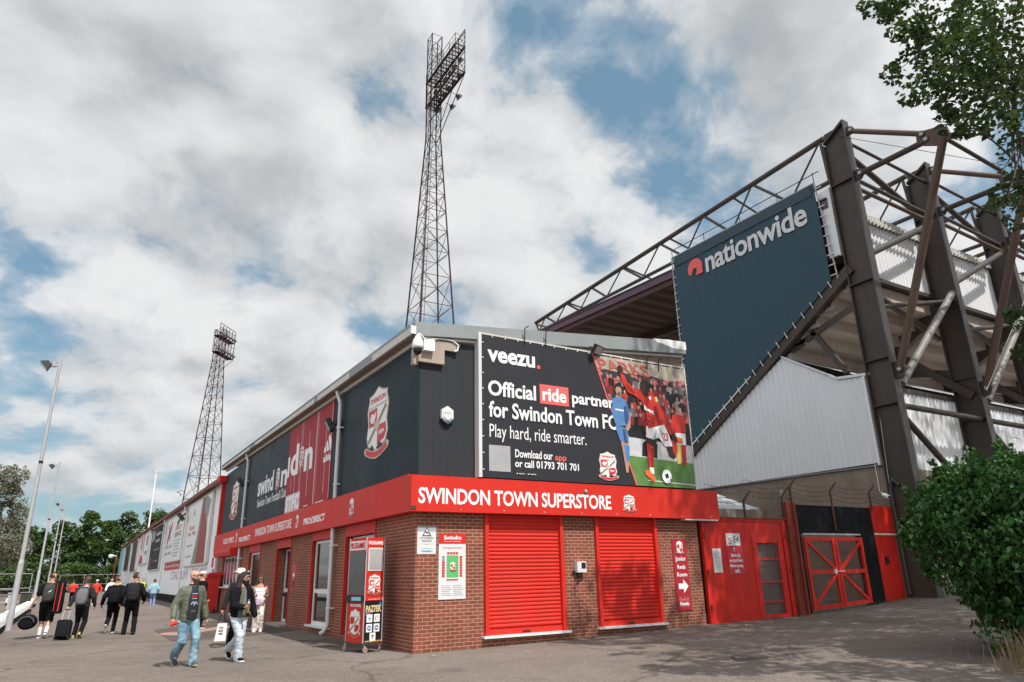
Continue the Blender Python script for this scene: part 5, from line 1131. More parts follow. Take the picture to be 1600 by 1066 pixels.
# ---------------------------------------------------------------- people
def remeshed(name, mb, parent, voxel=0.016, smooth=2, wr=0.0, wf=9.0, m=None):
    """fuse overlapping closed shapes into one continuous skin"""
    o = mb.build(name, parent); me0 = o.data
    md = o.modifiers.new('r', 'REMESH'); md.mode = 'VOXEL'; md.voxel_size = voxel
    if smooth: s = o.modifiers.new('s', 'SMOOTH'); s.factor = 0.5; s.iterations = smooth
    dg = bpy.context.evaluated_depsgraph_get(); me = bpy.data.meshes.new_from_object(o.evaluated_get(dg)); o.modifiers.clear(); o.data = me; me.name = name; bpy.data.meshes.remove(me0)
    if wr:
        off = parent.location.x if parent else 0
        for v in me.vertices:
            q = v.co * wf; k = noise.noise(Vector((q.x + off, q.y, q.z * 1.6))) + .5 * noise.noise(Vector((q.x * 2.3, q.y * 2.3, q.z * 3.5)))
            v.co += v.normal * wr * k
    me.materials.clear(); me.materials.append(m or mb.mats[0])
    me.polygons.foreach_set('use_smooth', [True] * len(me.polygons)); me.polygons.foreach_set('material_index', [0] * len(me.polygons)); me.update()
    return o


SKIN = mat('skin', (0.50, 0.27, 0.19), 0.5, var=0.08, vs=9)
SKIN2 = mat('tanned_skin', (0.40, 0.20, 0.13), 0.5, var=0.08, vs=9)
HAIRB = mat('dark_hair', (0.02, 0.014, 0.011), 0.6, var=0.3, vs=14, bump=0.6, bs=90)
HAIRM = mat('brown_hair', (0.075, 0.042, 0.026), 0.6, var=0.3, vs=14, bump=0.6, bs=90)
BEARD = mat('auburn_beard', (0.055, 0.024, 0.015), 0.7, var=0.3, vs=20, bump=0.7, bs=110)
FABK = mat('black_fabric', (0.0075, 0.0075, 0.009), 0.9, var=0.3, vs=6, bump=0.25, bs=60, spec=.15)
FABK2 = mat('charcoal_fabric', (0.016, 0.0165, 0.019), 0.85, var=0.25, vs=6, bump=0.3, bs=70, spec=.2)
FABG = mat('grey_fabric', (0.12, 0.12, 0.125), 0.8, var=0.2, vs=6, bump=0.3, bs=70)
OLIVE = mat('olive_quilted_fabric', (0.095, 0.105, 0.07), 0.55, var=0.2, vs=5, bump=0.5, bs=16, sheen=0.1)
OLIVET = mat('olive_tshirt', (0.105, 0.105, 0.082), 0.85, var=0.12, vs=5, bump=0.2, bs=30)
NAVY = mat('navy_tshirt', (0.016, 0.019, 0.027), 0.8, var=0.2, vs=5)
JEANM = mat('mid_blue_denim', (0.10, 0.20, 0.27), 0.8, var=0.3, vs=4, bump=0.5, bs=14, col2=(0.26, 0.39, 0.46))
JEANL = mat('pale_denim', (0.42, 0.49, 0.54), 0.8, var=0.22, vs=4, bump=0.5, bs=14, col2=(0.54, 0.60, 0.64))
CREAMF = mat('cream_trousers', (0.60, 0.55, 0.49), 0.8, var=0.2, vs=5, bump=0.4, bs=14)
WFAB = mat('white_fabric', (0.75, 0.74, 0.73), 0.8, var=0.06, vs=6)
HIVIS = mat('hi_vis_yellow', (0.50, 0.68, 0.04), 0.6, var=0.1)
LBLUE = mat('light_blue_jacket', (0.28, 0.44, 0.54), 0.8, var=0.1)
LAV = mat('blue_trousers', (0.17, 0.20, 0.36), 0.8, var=0.15)
REDFAB = mat('red_fabric', (0.60, 0.03, 0.02), 0.75, var=0.1)
PINKB = mat('pink_clear_bag', (0.55, 0.36, 0.52), 0.3, var=0.35, vs=12)
TEALSH = mat('teal_suede', (0.04, 0.075, 0.085), 0.8, var=0.2)


class Fig:
    def __init__(s, label, pos, face, h=1.76, group=None, vox=0.017):
        s.h = h; s.k = h / 1.76; s.F = Vector((cos(radians(face)), sin(radians(face)), 0)); s.R = Vector((s.F.y, -s.F.x, 0)); s.o = Vector((*pos, gz(pos[0]))); s.vox = vox
        s.root = thing('person', label, 'person', s.o, group); s.lean = 0.0; s.hy = 0.0; s.drop = 0.0; s.leanr = 0.0
    def p(s, r, f, z):   # body frame: right, forward, up (metres at 1.76 m tall)
        z0 = 0.9
        if z > z0: f = f + (z - z0) * s.lean; r = r + (z - z0) * s.leanr
        return s.o + (s.R * r + s.F * f) * s.k + Vector((0, 0, (z - (s.drop if z > 0.5 else 0)) * s.k))
    def ring(s, r, f, z, a, b, n=14, yaw=0.0, e=2.4):
        out = []
        for i in range(n):
            t = 2 * pi * i / n; c, q = cos(t), sin(t); x = a * abs(c) ** (2 / e) * (1 if c >= 0 else -1); y = b * abs(q) ** (2 / e) * (1 if q >= 0 else -1)
            out.append(s.p(r + x * cos(yaw) + y * sin(yaw), f - x * sin(yaw) + y * cos(yaw), z))
        return out
    def cone(s, mb, P, Q, ra, rb, m, n=10):
        d = (Q - P); L = d.length
        if L < 1e-4: return
        d /= L; a = d.cross(Vector((0, 0, 1)) if abs(d.z) < .9 else s.F).normalized(); b = d.cross(a); rg = []
        for t, k in ((-1, .25), (-.75, .7), (-.3, .96), (0, 1)): rg.append([P + d * t * ra + (a * cos(2 * pi * i / n) + b * sin(2 * pi * i / n)) * ra * k for i in range(n)])
        for t, k in ((0, 1), (.3, .96), (.75, .7), (1, .25)): rg.append([Q + d * t * rb + (a * cos(2 * pi * i / n) + b * sin(2 * pi * i / n)) * rb * k for i in range(n)])
        mb.rings(rg, m)
    def ik(s, A, B, l1, l2, hint):
        d = B - A; L = min(d.length, (l1 + l2) * .999); d.normalize(); x = (l1 * l1 - l2 * l2 + L * L) / (2 * L); y = sqrt(max(0, l1 * l1 - x * x))
        hnt = (hint - d * hint.dot(d)).normalized(); return A + d * x + hnt * y, A + d * L
    def pose(s, feet, hands, lean=0.0, drop=0.02, leanr=0.0):
        """feet: left, right (right, forward, heel lift, toe pitch); hands: left, right (right, forward, height)"""
        s.lean = lean; s.drop = drop; s.leanr = leanr; k = s.k; s.leg = []; s.arm = []
        for sd, (r, f, lift, tp) in zip((-1, 1), feet):
            hip = s.p(sd * .092, 0, .92); an = s.o + (s.R * r + s.F * f) * k + Vector((0, 0, (.085 + lift) * k)); kn, an = s.ik(hip, an, .435 * k, .43 * k, s.F); s.leg.append((hip, kn, an, tp))
        for sd, (r, f, z) in zip((-1, 1), hands):
            sh = s.p(sd * .172, 0, 1.392); wr = s.p(r, f, z); el, wr = s.ik(sh, wr, .295 * k, .265 * k, -s.F * 1.0 + s.R * sd * .45 - Vector((0, 0, .15))); s.arm.append((sh, el, wr))
        return s
    def torso(s, mb, m, g=0.0, z0=.86, z1=1.6, belly=0.0):
        pr = [(.84, .15, .115), (.92, .172, .125), (1.02, .158, .118 + belly), (1.14, .16, .118 + belly), (1.28, .178, .125), (1.38, .183, .115), (1.44, .155, .095), (1.485, .085, .075), (1.53, .06, .062), (1.6, .055, .06)]
        rg = [s.ring(0, .012 + (belly * .5 if 1 < z < 1.2 else 0), z, a + g, b + g) for z, a, b in pr if z0 <= z <= z1]; mb.rings(rg, m)
    def head(s, mb, m, yaw=0.0, tilt=0.0):
        s.yaw = yaw; sy, cy = sin(yaw), cos(yaw)
        for z, a, b, f in (): pass
        pr = [(1.545, .035, .04, .035), (1.56, .05, .06, .035), (1.585, .06, .078, .022), (1.62, .069, .092, .014), (1.655, .074, .099, .008), (1.69, .077, .101, .003), (1.72, .073, .095, .0), (1.745, .057, .073, -.002), (1.758, .034, .044, -.003)]
        mb.rings([s.ring(f * sy, f * cy - .0 + .02 - tilt * (z - 1.5), z, a, b, 14, yaw, 2.1) for z, a, b, f in pr], m)
        s.hd = lambda r, f, z: s.p(r * cy + f * sy, -r * sy + f * cy + .02 - tilt * (z - 1.5), z)
        P = s.hd; s.cone(mb, P(0, .098, 1.668), P(0, .118, 1.632), .010 * s.k, .017 * s.k, m, 8)
        s.cone(mb, P(-.03, .088, 1.693), P(.03, .088, 1.693), .014 * s.k, .014 * s.k, m, 8); s.cone(mb, P(-.02, .09, 1.603), P(.02, .09, 1.603), .012 * s.k, .012 * s.k, m, 8)
        for sd in (-1, 1): s.cone(mb, P(sd * .078, -.005, 1.675), P(sd * .08, -.012, 1.635), .017 * s.k, .011 * s.k, m, 8)
    def hand(s, mb, i, m, curl=.5, tw=0.0):
        sh, el, wr = s.arm[i]; d = (wr - el).normalized(); sd = -1 if i == 0 else 1; k = s.k
        side = (s.F - d * s.F.dot(d)).normalized(); nrm = d.cross(side) * (1 if sd > 0 else -1)  # thumb side forward, palm towards the body
        s.cone(mb, wr, wr + d * .05 * k, .026 * k, .03 * k, m, 8); K = wr + d * .075 * k
        for j, (o, L) in enumerate(((.028, .068), (.010, .076), (-.009, .072), (-.026, .056))):
            b0 = K + side * o * k; s.cone(mb, wr + d * .045 * k + side * o * .8 * k, b0, .014 * k, .0105 * k, m, 6)
            a1 = .35 + curl * .9; p1 = b0 + (d * cos(a1) - nrm * sin(a1)) * L * .5 * k; a2 = a1 + .3 + curl * 1.1; p2 = p1 + (d * cos(a2) - nrm * sin(a2)) * L * .5 * k
            s.cone(mb, b0, p1, .0105 * k, .0095 * k, m, 6); s.cone(mb, p1, p2, .0095 * k, .008 * k, m, 6)
        t0 = wr + d * .025 * k + side * .026 * k; t1 = t0 + (side * .7 + d * .7).normalized() * .036 * k; s.cone(mb, t0, t1, .014 * k, .011 * k, m, 6); s.cone(mb, t1, t1 + (d * .8 - nrm * (.3 + curl * .5)).normalized() * .03 * k, .011 * k, .009 * k, m, 6)
        return wr + d * .095 * k - nrm * .025 * k
    def body(s, m, yaw=0.0, tilt=0.0, curl=(.4, .4)):
        k = s.k; b = MB(); s.torso(b, m, 0); s.head(b, m, yaw, tilt)
        for hip, kn, an, tp in s.leg: s.cone(b, hip, kn, .088 * k, .06 * k, m); s.cone(b, kn, kn + (an - kn) * .35, .058 * k, .06 * k, m); s.cone(b, kn + (an - kn) * .35, an, .058 * k, .036 * k, m); s.cone(b, an, an + s.F * .1 * k - Vector((0, 0, .045)), .036 * k, .03 * k, m)
        for sh, el, wr in s.arm: s.cone(b, sh, el, .054 * k, .042 * k, m); s.cone(b, el, el + (wr - el) * .3, .042 * k, .042 * k, m); s.cone(b, el + (wr - el) * .3, wr, .042 * k, .027 * k, m)
        o = remeshed('body', b, s.root, min(s.vox, .015), 2, m=m)
        b = MB(); s.grip = [s.hand(b, i, m, curl[i]) for i in (0, 1)]
        # the hands' fingers join the body's own mesh
        vs = [tuple(q - ORG[s.root.name]) for q in b.v]; me = o.data; n0 = len(me.vertices); me2 = bpy.data.meshes.new('body')
        me2.from_pydata([tuple(v.co) for v in me.vertices] + vs, [], [tuple(p.vertices) for p in me.polygons] + [tuple(i + n0 for i in f) for f in b.f]); me2.materials.append(m)
        me2.polygons.foreach_set('use_smooth', [True] * len(me2.polygons)); o.data = me2; bpy.data.meshes.remove(me)
        P = s.hd
        for sd in (-1, 1):
            e = MB(); e.ball(P(sd * .031, .086, 1.672), .0115 * k, WHITE, 8, 6); e.ball(P(sd * .031, .0945, 1.672), .006 * k, BLACK, 6, 4); e.build('eye', s.root)
        e = MB(); s.cone(e, P(-.02, .101, 1.603), P(.02, .101, 1.603), .005 * k, .005 * k, mat('lip', (.36, .13, .11), .5), 6); e.build('mouth', s.root)
        return s
    def trousers(s, m, top=.98, cuff=.058, g=.014, to=1.0, name='trousers'):
        k = s.k; b = MB(); rg = [s.ring(0, .01, z, a, c) for z, a, c in ((.82, .145, .118), (.88, .178, .14), (.94, .182, .14), (top, .172, .132))]; b.rings(rg, m)
        for hip, kn, an, tp in s.leg:
            s.cone(b, hip, kn, (.094 + g) * k, (.066 + g) * k, m)
            e = kn + (an - kn) * (to * 1.05 if to > .9 else to); s.cone(b, kn, e, (.064 + g) * k, (cuff + g) * k, m) if to > .05 else None
        return remeshed(name, b, s.root, s.vox, 2, .012 * k, 11, m)
    def top(s, m, name='jacket', hem=.9, g=.03, sleeve=1.0, sg=.02, neck=1.5, belly=0.0, wr=.010):
        k = s.k; b = MB(); s.torso(b, m, g, hem - .001, neck, belly)
        b.rings([s.ring(0, .012, hem - .02, .165 + g, .122 + g + belly), s.ring(0, .012, hem + .08, .168 + g, .124 + g + belly)], m)
        for sh, el, wr_ in s.arm:
            s.cone(b, sh, el if sleeve > .5 else sh + (el - sh) * sleeve * 2, (.06 + sg) * k, (.048 + sg) * k, m)
            if sleeve > .5: s.cone(b, el, el + (wr_ - el) * (sleeve - .5) * 2 * .94, (.048 + sg) * k, (.036 + sg * .8) * k, m)
        return remeshed(name, b, s.root, s.vox, 2, wr * k, 10, m)
    def shoes(s, m, sole=WHITE, hi=0.0):
        k = s.k
        for hip, kn, an, tp in s.leg:
            c, q = cos(tp), sin(tp); f = s.F * c - Vector((0, 0, q)); u = s.F * q + Vector((0, 0, c)); base = an - u * .078 * k; b = MB(); rg = []
            for t, w, h in ((-.075, .02, .035), (-.062, .036, .075), (-.01, .04, .095 + hi), (.05, .043, .082), (.11, .05, .06), (.16, .046, .045), (.19, .022, .03)):
                rg.append([base + f * t * k + s.R * w * k * cos(a) + u * (.012 + h * .5 * (1 + sin(a))) * k for a in [2 * pi * i / 10 for i in range(10)]])
            b.rings(rg, m); sh = b.build('shoe', s.root); b = MB()
            o = [(-.085, .028), (-.06, .041), (.0, .042), (.06, .046), (.11, .053), (.17, .05), (.205, .02)]
            lo = [base + f * t * k + s.R * w * k for t, w in o] + [base + f * t * k - s.R * w * k for t, w in o[::-1]]
            b.rings([lo, [v + u * .026 * k for v in lo]], sole, False); b.build('sole', sh)
    def hair(s, m, kind='short', fade=None):
        k = s.k; P = s.hd; b = MB()
        c = P(0, -.012, 1.69)
        def cap(a, bb, h, z0, f0):
            rg = []
            for j in range(7):
                t = j / 6; z = z0 + (1.775 + h - z0) * sin(t * pi / 2); w = cos(t * pi / 2) * .98 + .02
                ring = []
                for i in range(16):
                    q = 2 * pi * i / 16; x = a * w * cos(q); y = bb * w * sin(q); zz = z + (max(0, sin(q)) ** 2 * f0 * (1 - t)); ring.append(P(x, y - .012, zz) + Vector((0, 0, .006 * noise.noise(Vector((x, y, z)) * 40))))
                rg.append(ring)
            b.rings(rg, m)
        if kind == 'short': cap(.082, .104, .012, 1.635, .085)
        elif kind == 'mop': cap(.092, .115, .03, 1.62, .08); [b.ball(P(.085 * cos(q), .1 * sin(q) - .012, 1.71 + .03 * sin(q * 3)), .032 * k, m, 8, 6) for q in [i * .7 for i in range(9)]]
        elif kind == 'crop': cap(.079, .102, .006, 1.64, .08)
        elif kind in ('long', 'women'):
            cap(.09, .112, .015, 1.64, .085); L = 1.36 if kind == 'long' else 1.30; rng = random.Random(7)
            for i in range(26):
                q = pi + pi * (i + .5) / 26 + rng.uniform(-.1, .1); q = pi * .93 + (pi * 1.14) * (i / 25)
                a0 = P(.08 * cos(q), .098 * sin(q) - .012, 1.70); a1 = P(.105 * cos(q), .118 * sin(q) - .01, 1.58); a2 = P((.14 if kind == 'long' else .12) * cos(q) + rng.uniform(-.02, .02), .13 * sin(q) + rng.uniform(-.02, .02), 1.47); a3 = P(.125 * cos(q) + rng.uniform(-.03, .03), .13 * sin(q), L + rng.uniform(-.04, .06))
                for (u, v, r0, r1) in ((a0, a1, .026, .03), (a1, a2, .03, .03), (a2, a3, .03, .014)): s.cone(b, u, v, r0 * k, r1 * k, m, 6)
        o = remeshed('hair', b, s.root, .012, 1, .006, 40, m)
        return o
    def beard(s, m, L=.07):
        P = s.hd; b = MB(); k = s.k
        b.rings([s.ring(0, 0, 0, .01, .01)] * 0 + [[P(a * cos(q), f + bb * sin(q), z) for q in [2 * pi * i / 12 for i in range(12)]] for z, a, bb, f in ((1.545 - L, .02, .02, .075), (1.56 - L * .5, .048, .045, .06), (1.57, .062, .065, .045), (1.60, .07, .078, .032), (1.63, .074, .06, .01))], m)
        remeshed('beard', b, s.root, .01, 1, .005, 45, m)
    def glasses(s, m=None):
        P = s.hd; b = MB(); m = m or BLACK
        for sd in (-1, 1):
            pts = [P(sd * .033 + .026 * cos(q), .108, 1.67 + .019 * sin(q)) for q in [2 * pi * i / 10 for i in range(11)]]; b.path(pts, .0055, m, 4); b.tube(P(sd * .062, .104, 1.675), P(sd * .082, .0, 1.675), .0035, m, n=4)
        b.tube(P(-.008, .112, 1.672), P(.008, .112, 1.672), .0035, m, n=4); b.build('glasses', s.root)
    def cap_hat(s, m, brim=.09):
        P = s.hd; b = MB(); b.rings([[P(.087 * w * cos(q), .108 * w * sin(q) - .01, z) for q in [2 * pi * i / 14 for i in range(14)]] for z, w in ((1.695, 1), (1.73, .98), (1.765, .8), (1.785, .4), (1.79, .05))], m)
        b.rings([[P(.075 * cos(q), .08 + brim * max(0, sin(q)), z) for q in [2 * pi * i / 12 for i in range(12)]] for z in (1.695, 1.706)], m, False); b.build('cap', s.root)
    def pack(s, label, m, w=.15, dp=.1, z0=.98, z1=1.46, group='backpacks worn by walkers', extra=None):
        R = thing('backpack', label, 'backpack', s.p(0, -.2, z0), group); b = MB(); y = -.125 - dp
        b.rings([s.ring(0, y + o, z, w * q, dp * q2, 16, 0, 3.2) for z, q, q2, o in ((z0, .6, .7, .0), (z0 + .03, .92, .95, 0), (z0 + (z1 - z0) * .3, 1, 1.05, 0), (z0 + (z1 - z0) * .7, .98, .95, .0), (z1 - .05, .85, .8, .015), (z1, .5, .5, .03))], m); b.build('bag', R)
        b = MB(); b.rings([s.ring(0, y - dp * .75, z, w * q, dp * .38, 14, 0, 3) for z, q in ((z0 + .04, .6), (z0 + .06, .75), (z0 + .2, .75), (z0 + .25, .6))], m); b.path([s.p(w * .7 * cos(q), y - dp * .9 + .01, z0 + .14 + .24 * sin(q) * .9) for q in [pi * i / 8 for i in range(9)]], .006, FABG, 4); b.build('pocket', R)
        for sd in (-1, 1):
            b = MB(); b.path([s.p(sd * .09, y + dp * .8, z1 - .04), s.p(sd * .105, -.10, 1.475), s.p(sd * .11, .04, 1.49), s.p(sd * .115, .145, 1.36), s.p(sd * .15, .08, 1.15), s.p(sd * .15, -.12, 1.08)], .018, m, 6); b.build('strap', R)
        b = MB(); b.path([s.p(-.03, y + .05, z1 - .01), s.p(-.02, y + .05, z1 + .04), s.p(.02, y + .05, z1 + .04), s.p(.03, y + .05, z1 - .01)], .008, m, 4); b.build('loop', R)
        return R


def people():
    # bald bearded man walking towards the viewer
    f = Fig('bald man with long beard in olive quilted jacket and blue jeans, walking', (2.07, 15.95), -78, 1.80, vox=.014).pose(((-.10, .20, .0, -.12), (.10, -.24, .10, .75)), ((-.33, .02, .86), (.33, .14, .90)), .03, .035, -.02)
    f.body(SKIN, -.55, 0.05, (.5, .9)); f.trousers(JEANM, .96, .062, .018); f.top(OLIVE, 'jacket', .86, .028, .97, .026, 1.50, .012, .007)
    b = MB(); b.rings([f.ring(0, .085, z, .095 + w, .105 + q, 14) for z, w, q in ((.87, .03, .0), (1.0, .03, .01), (1.15, .025, .012), (1.3, .012, .002), (1.42, -.01, -.03), (1.475, -.02, -.05))], NAVY); remeshed('shirt', b, f.root, .014, 1, .004, 12, NAVY)
    b = MB()
    for z, w, m in ((1.33, .05, PGREY), (1.285, .06, CRED), (1.245, .055, PGREY), (1.16, .03, PGREY), (1.02, .07, GREYPR)): b.path([f.p(w * t, .205 - .035 * t * t, z) for t in (-1, -.5, 0, .5, 1)], .011 if m is not GREYPR else .005, m, 4)
    b.path([f.p(-.06, .197, 1.14), f.p(-.02, .205, 1.19), f.p(0, .206, 1.12), f.p(.02, .205, 1.19), f.p(.06, .197, 1.14)], .012, PGREY, 4); b.build('shirt_print', f.root)
    for i in (0, 1):
        sh, el, wr = f.arm[i]; b = MB(); d = (wr - el).normalized(); f.cone(b, wr - d * .05, wr - d * .02, .047, .045, FABK); b.build('cuff', f.root)
    b = MB(); b.rings([f.ring(0, .015, z, a, c) for z, a, c in ((1.455, .10, .09), (1.48, .088, .085), (1.51, .078, .08), (1.515, .06, .06))], FABK); b.build('collar', f.root)
    f.shoes(TEALSH, mat('tan_sole', (.35, .27, .14), .8), .04); f.beard(BEARD, .12); f.glasses(mat('red_brown_frame', (.12, .03, .02), .4))
    g = f.grip[1]; b = MB(); R = thing('drink_bottle', 'red soft drink bottle in the bald man hand', 'bottle', g); ax = (f.R * -.75 + f.F * .3 + Vector((0, 0, .25))).normalized(); b.tube(g - ax * .07, g + ax * .05, .034, REDFAB, n=12); b.tube(g + ax * .05, g + ax * .08, .034, REDFAB, .014, n=12); b.build('bottle_body', R); b = MB(); b.tube(g + ax * .08, g + ax * .11, .015, CYAN, n=10); b.build('lid', R)
    # long haired man
    f = Fig('long haired man in black fleece and pale jeans, walking with a bottle', (3.05, 16.1), -70, 1.74, vox=.014).pose(((.0, -.30, .15, .85), (.03, .16, .0, -.05)), ((-.30, .14, .88), (.10, .33, 1.08)), .02, .03)
    # (the viewer sees his right hand raised in front of the belly)
    f.body(SKIN, -.5, -.1, (.5, 1.0)); f.trousers(JEANL, .96, .066, .02); f.top(FABK, 'jacket', .90, .032, .98, .032, 1.50, .012, .007)
    b = MB(); b.rings([f.ring(.03, .10, z, .07 + w, .10 + q, 14) for z, w, q in ((.88, .03, .0), (1.0, .03, .02), (1.15, .025, .02), (1.3, .01, .0), (1.42, -.01, -.03), (1.475, -.02, -.05))], OLIVET); remeshed('shirt', b, f.root, .014, 1, .005, 12, OLIVET)
    b = MB(); b.path([f.p(.03, .215, z) for z in (.92, 1.1, 1.3, 1.42)], .008, GALV, 4); b.build('zip', f.root)
    f.shoes(FABK, WHITE); f.hair(HAIRB, 'long'); f.beard(HAIRB, .05); f.glasses()
    g = f.grip[1]; R = thing('drink_bottle', 'clear bottle of amber drink in the long haired man hand', 'bottle', g); b = MB(); b.tube(g + Vector((0, 0, -.12)), g + Vector((0, 0, .06)), .03, mat('amber_drink', (.17, .13, .04), .2), n=12); b.tube(g + Vector((0, 0, .06)), g + Vector((0, 0, .11)), .03, GLASSG, .013, n=12); b.build('bottle_body', R); b = MB(); b.tube(g + Vector((0, 0, .11)), g + Vector((0, 0, .14)), .016, BLUEP, n=10); b.build('lid', R)
    g = f.grip[0]; R = thing('drink_bottle', 'small empty clear bottle hanging at the long haired man side', 'bottle', g); b = MB(); b.tube(g + Vector((0, 0, -.03)) - f.R * .04, g + Vector((0, 0, .13)) - f.R * .06, .03, mat('clear_plastic', (.5, .52, .54), .15), n=12); b.build('bottle_body', R); b = MB(); b.tube(g + Vector((0, 0, .13)) - f.R * .06, g + Vector((0, 0, .16)) - f.R * .065, .016, BLACK, n=10); b.build('lid', R)
    # person with bucket hat behind him
    f = Fig('person in cream floppy hat half hidden behind the long haired man', (3.66, 19.6), -85, 1.82).pose(((-.09, .1, 0, 0), (.09, -.12, .02, .2)), ((-.3, .05, .85), (.36, .05, .85)))
    f.body(SKIN); f.trousers(FABK, .98); f.top(FABK2); f.shoes(FABK)
    hat = mat('cream_hat_felt', (.62, .54, .42), .85, var=.12); b = MB(); P = f.hd; b.rings([[P(a * cos(q), a * 1.12 * sin(q) - .01, z + d * cos(2 * q)) for q in [2 * pi * i / 20 for i in range(20)]] for z, a, d in ((1.70, .19, .035), (1.712, .19, .035), (1.725, .10, .0), (1.78, .098, 0), (1.81, .07, 0), (1.815, .01, 0))], hat); b.build('hat', f.root)
    g = f.grip[1]; R = thing('tote_bag', 'white cloth tote bag with dark writing held by the hatted person', 'tote bag', g); T = Plane(g + Vector((0, 0, -.62)), -f.R, f.F); b = MB()
    vs = []
    for n_, wd in ((-.03, .13), (.03, .13)): vs += [T.pt(-wd, 0, n_), T.pt(wd, 0, n_), T.pt(wd * .82 + .03, .4, n_ * .4), T.pt(-wd * .82 + .03, .4, n_ * .4)]
    b.add(vs, [(3, 2, 1, 0), (4, 5, 6, 7), (0, 1, 5, 4), (1, 2, 6, 5), (2, 3, 7, 6), (3, 0, 4, 7)], WFAB); b.build('bag', R)
    b = MB(); b.path([T.pt(-.08, .4, .0), T.pt(-.02, .6, 0), T.pt(.04, .62, 0), T.pt(.1, .4, 0)], .012, BLACK, 5); b.build('handle', R)
    lettering(R, T, 'THIS', -.05, .29, .05, .325, .031, BLACK, bold=.03); lettering(R, T, 'BAG', -.05, .22, .05, .255, .031, BLACK, bold=.03); lettering(R, T, 'HERE', -.05, .15, .05, .185, .031, BLACK, bold=.03)
    # woman in white
    f = Fig('woman in white top, sunglasses and cream trousers by the shop wall', (5.18, 24.3), -105, 1.68).pose(((-.12, .05, 0, 0), (.08, .12, 0, 0)), ((-.2, .22, 1.1), (.12, .26, 1.12)), 0.0)
    f.body(SKIN2, .15); f.trousers(CREAMF, 1.03, .085, .012); f.top(WFAB, 'vest_top', 1.0, .012, .0, -.02, 1.40); f.shoes(WFAB, WFAB); f.hair(HAIRM, 'women'); f.glasses(); b = MB(); [b.ball(f.hd(sd * .033, .106, 1.67), (.025, .02, .018), BLACK, 8, 6) for sd in (-1, 1)]; b.build('sunglasses', f.root)
    c = f.p(.08, .25, .97); R = thing('shoulder_bag', 'pink clear pouch held in front by the woman in white', 'bag', c); b = MB(); b.rings([f.ring(.06, .22, z, .13 * q, .04, 12, 0, 3.5) for z, q in ((.84, .8), (.87, 1), (1.03, 1), (1.06, .8))], PINKB); b.build('pouch', R)
    b = MB(); b.path([f.p(.18, .15, 1.04), f.p(.15, .12, 1.3), f.p(.12, .0, 1.47), f.p(.14, -.1, 1.3)], .008, BLACK, 4); b.build('strap', R)
    c = f.p(.3, -.05, .75); R = thing('handbag', 'small black handbag hanging at the hip of the woman in white', 'bag', c); b = MB(); b.rings([f.ring(.24, -.05, z, .05, .12 * q, 12, 0, 3) for z, q in ((.72, .7), (.75, 1), (.93, .9), (.96, .6))], FABK); b.build('bag', R)
    # four players walking away with bags
    f = Fig('man in black shorts and white socks walking away, carrying bags', (-.55, 26.9), 84, 1.90).pose(((-.10, .05, 0, -.1), (.09, -.24, .06, .5)), ((-.42, .05, .86), (.34, .12, 1.0)), .02, .02)
    f.body(SKIN, .6, 0, (1.0, .6)); f.trousers(FABK, .98, .08, .03, .02, 'shorts'); f.top(FABK, 'tshirt', .88, .025, .36, .03); f.hair(HAIRB, 'crop')
    for hip, kn, an, tp in f.leg: b = MB(); f.cone(b, an, an + (kn - an) * .42, .05, .058, WFAB); b.build('sock', f.root)
    f.shoes(FABG, WHITE); P_ = f.pack('dark green backpack with a white logo on the man in shorts', mat('dark_green_fabric', (.03, .036, .028), .8, var=.2, bump=.2))
    b = MB(); b.path([f.p(.0, -.345, 1.24), f.p(.03, -.345, 1.25), f.p(.07, -.335, 1.29)], .014, WFAB, 5); b.build('logo', P_)
    g = f.grip[0]; R = thing('duffel_bag', 'round black duffel bag carried low by the man in shorts', 'bag', g + Vector((0, 0, -.6))); C = g + Vector((0, 0, -.36)); b = MB(); ax = f.F
    b.rings([[C + ax * t + (f.R * cos(q) + Vector((0, 0, .92 * sin(q)))) * r for q in [2 * pi * i / 18 for i in range(18)]] for t, r in ((-.26, .16), (-.24, .21), (-.18, .235), (.18, .235), (.24, .21), (.26, .16))], FABK); b.build('bag', R)
    b = MB(); b.path([C + ax * -.2 + Vector((0, 0, .24)), g, C + ax * .2 + Vector((0, 0, .24))], .014, FABK2, 5); b.path([C - ax * .31 + f.R * .2 * cos(q) + Vector((0, 0, .17 * sin(q))) for q in [pi * i / 6 for i in range(7)]], .012, FABG, 4); b.build('handle', R)
    R = thing('kit_bag', 'tall black kit bag with red stripes slung beside the man in shorts', 'bag', f.p(.35, -.1, .6)); b = MB(); X = Plane(f.p(.36, -.22, 0), f.R, -f.F)
    b.rings([[f.p(.27 + a * cos(q) * .125, -.2 + .10 * sin(q), z) for q in [2 * pi * i / 12 for i in range(12)]] for z, a in ((.66, .8), (.70, 1), (1.1, 1), (1.5, 1), (1.54, .7))], FABK); b.build('bag', R)
    b = MB()
    b.bar(f.p(.29, -.30, .72), f.p(.31, -.30, 1.48), .03, .02, REDFAB); b.bar(f.p(.18, -.275, .72), f.p(.18, -.275, 1.48), .014, .02, REDFAB)
    b.build('stripe', R)
    f = Fig('person in black tracksuit with grey backpack pulling a suitcase', (.36, 26.0), 72, 1.74).pose(((-.09, -.06, .0, .0), (.12, -.22, .07, .5)), ((-.32, -.28, .86), (.34, .02, .92)), .12, .02)
    f.body(SKIN, .35, 0, (1.0, .5)); f.trousers(FABK, .98, .055, .012); f.top(FABK2, 'jacket', .9, .03, .97, .022); f.hair(HAIRM, 'mop'); f.shoes(mat('yellow_shoe', (.5, .33, .08), .6), mat('tan_rubber', (.5, .4, .22), .7)); f.pack('mid grey backpack on the person pulling the suitcase', FABG, .16, .1, .97, 1.44)
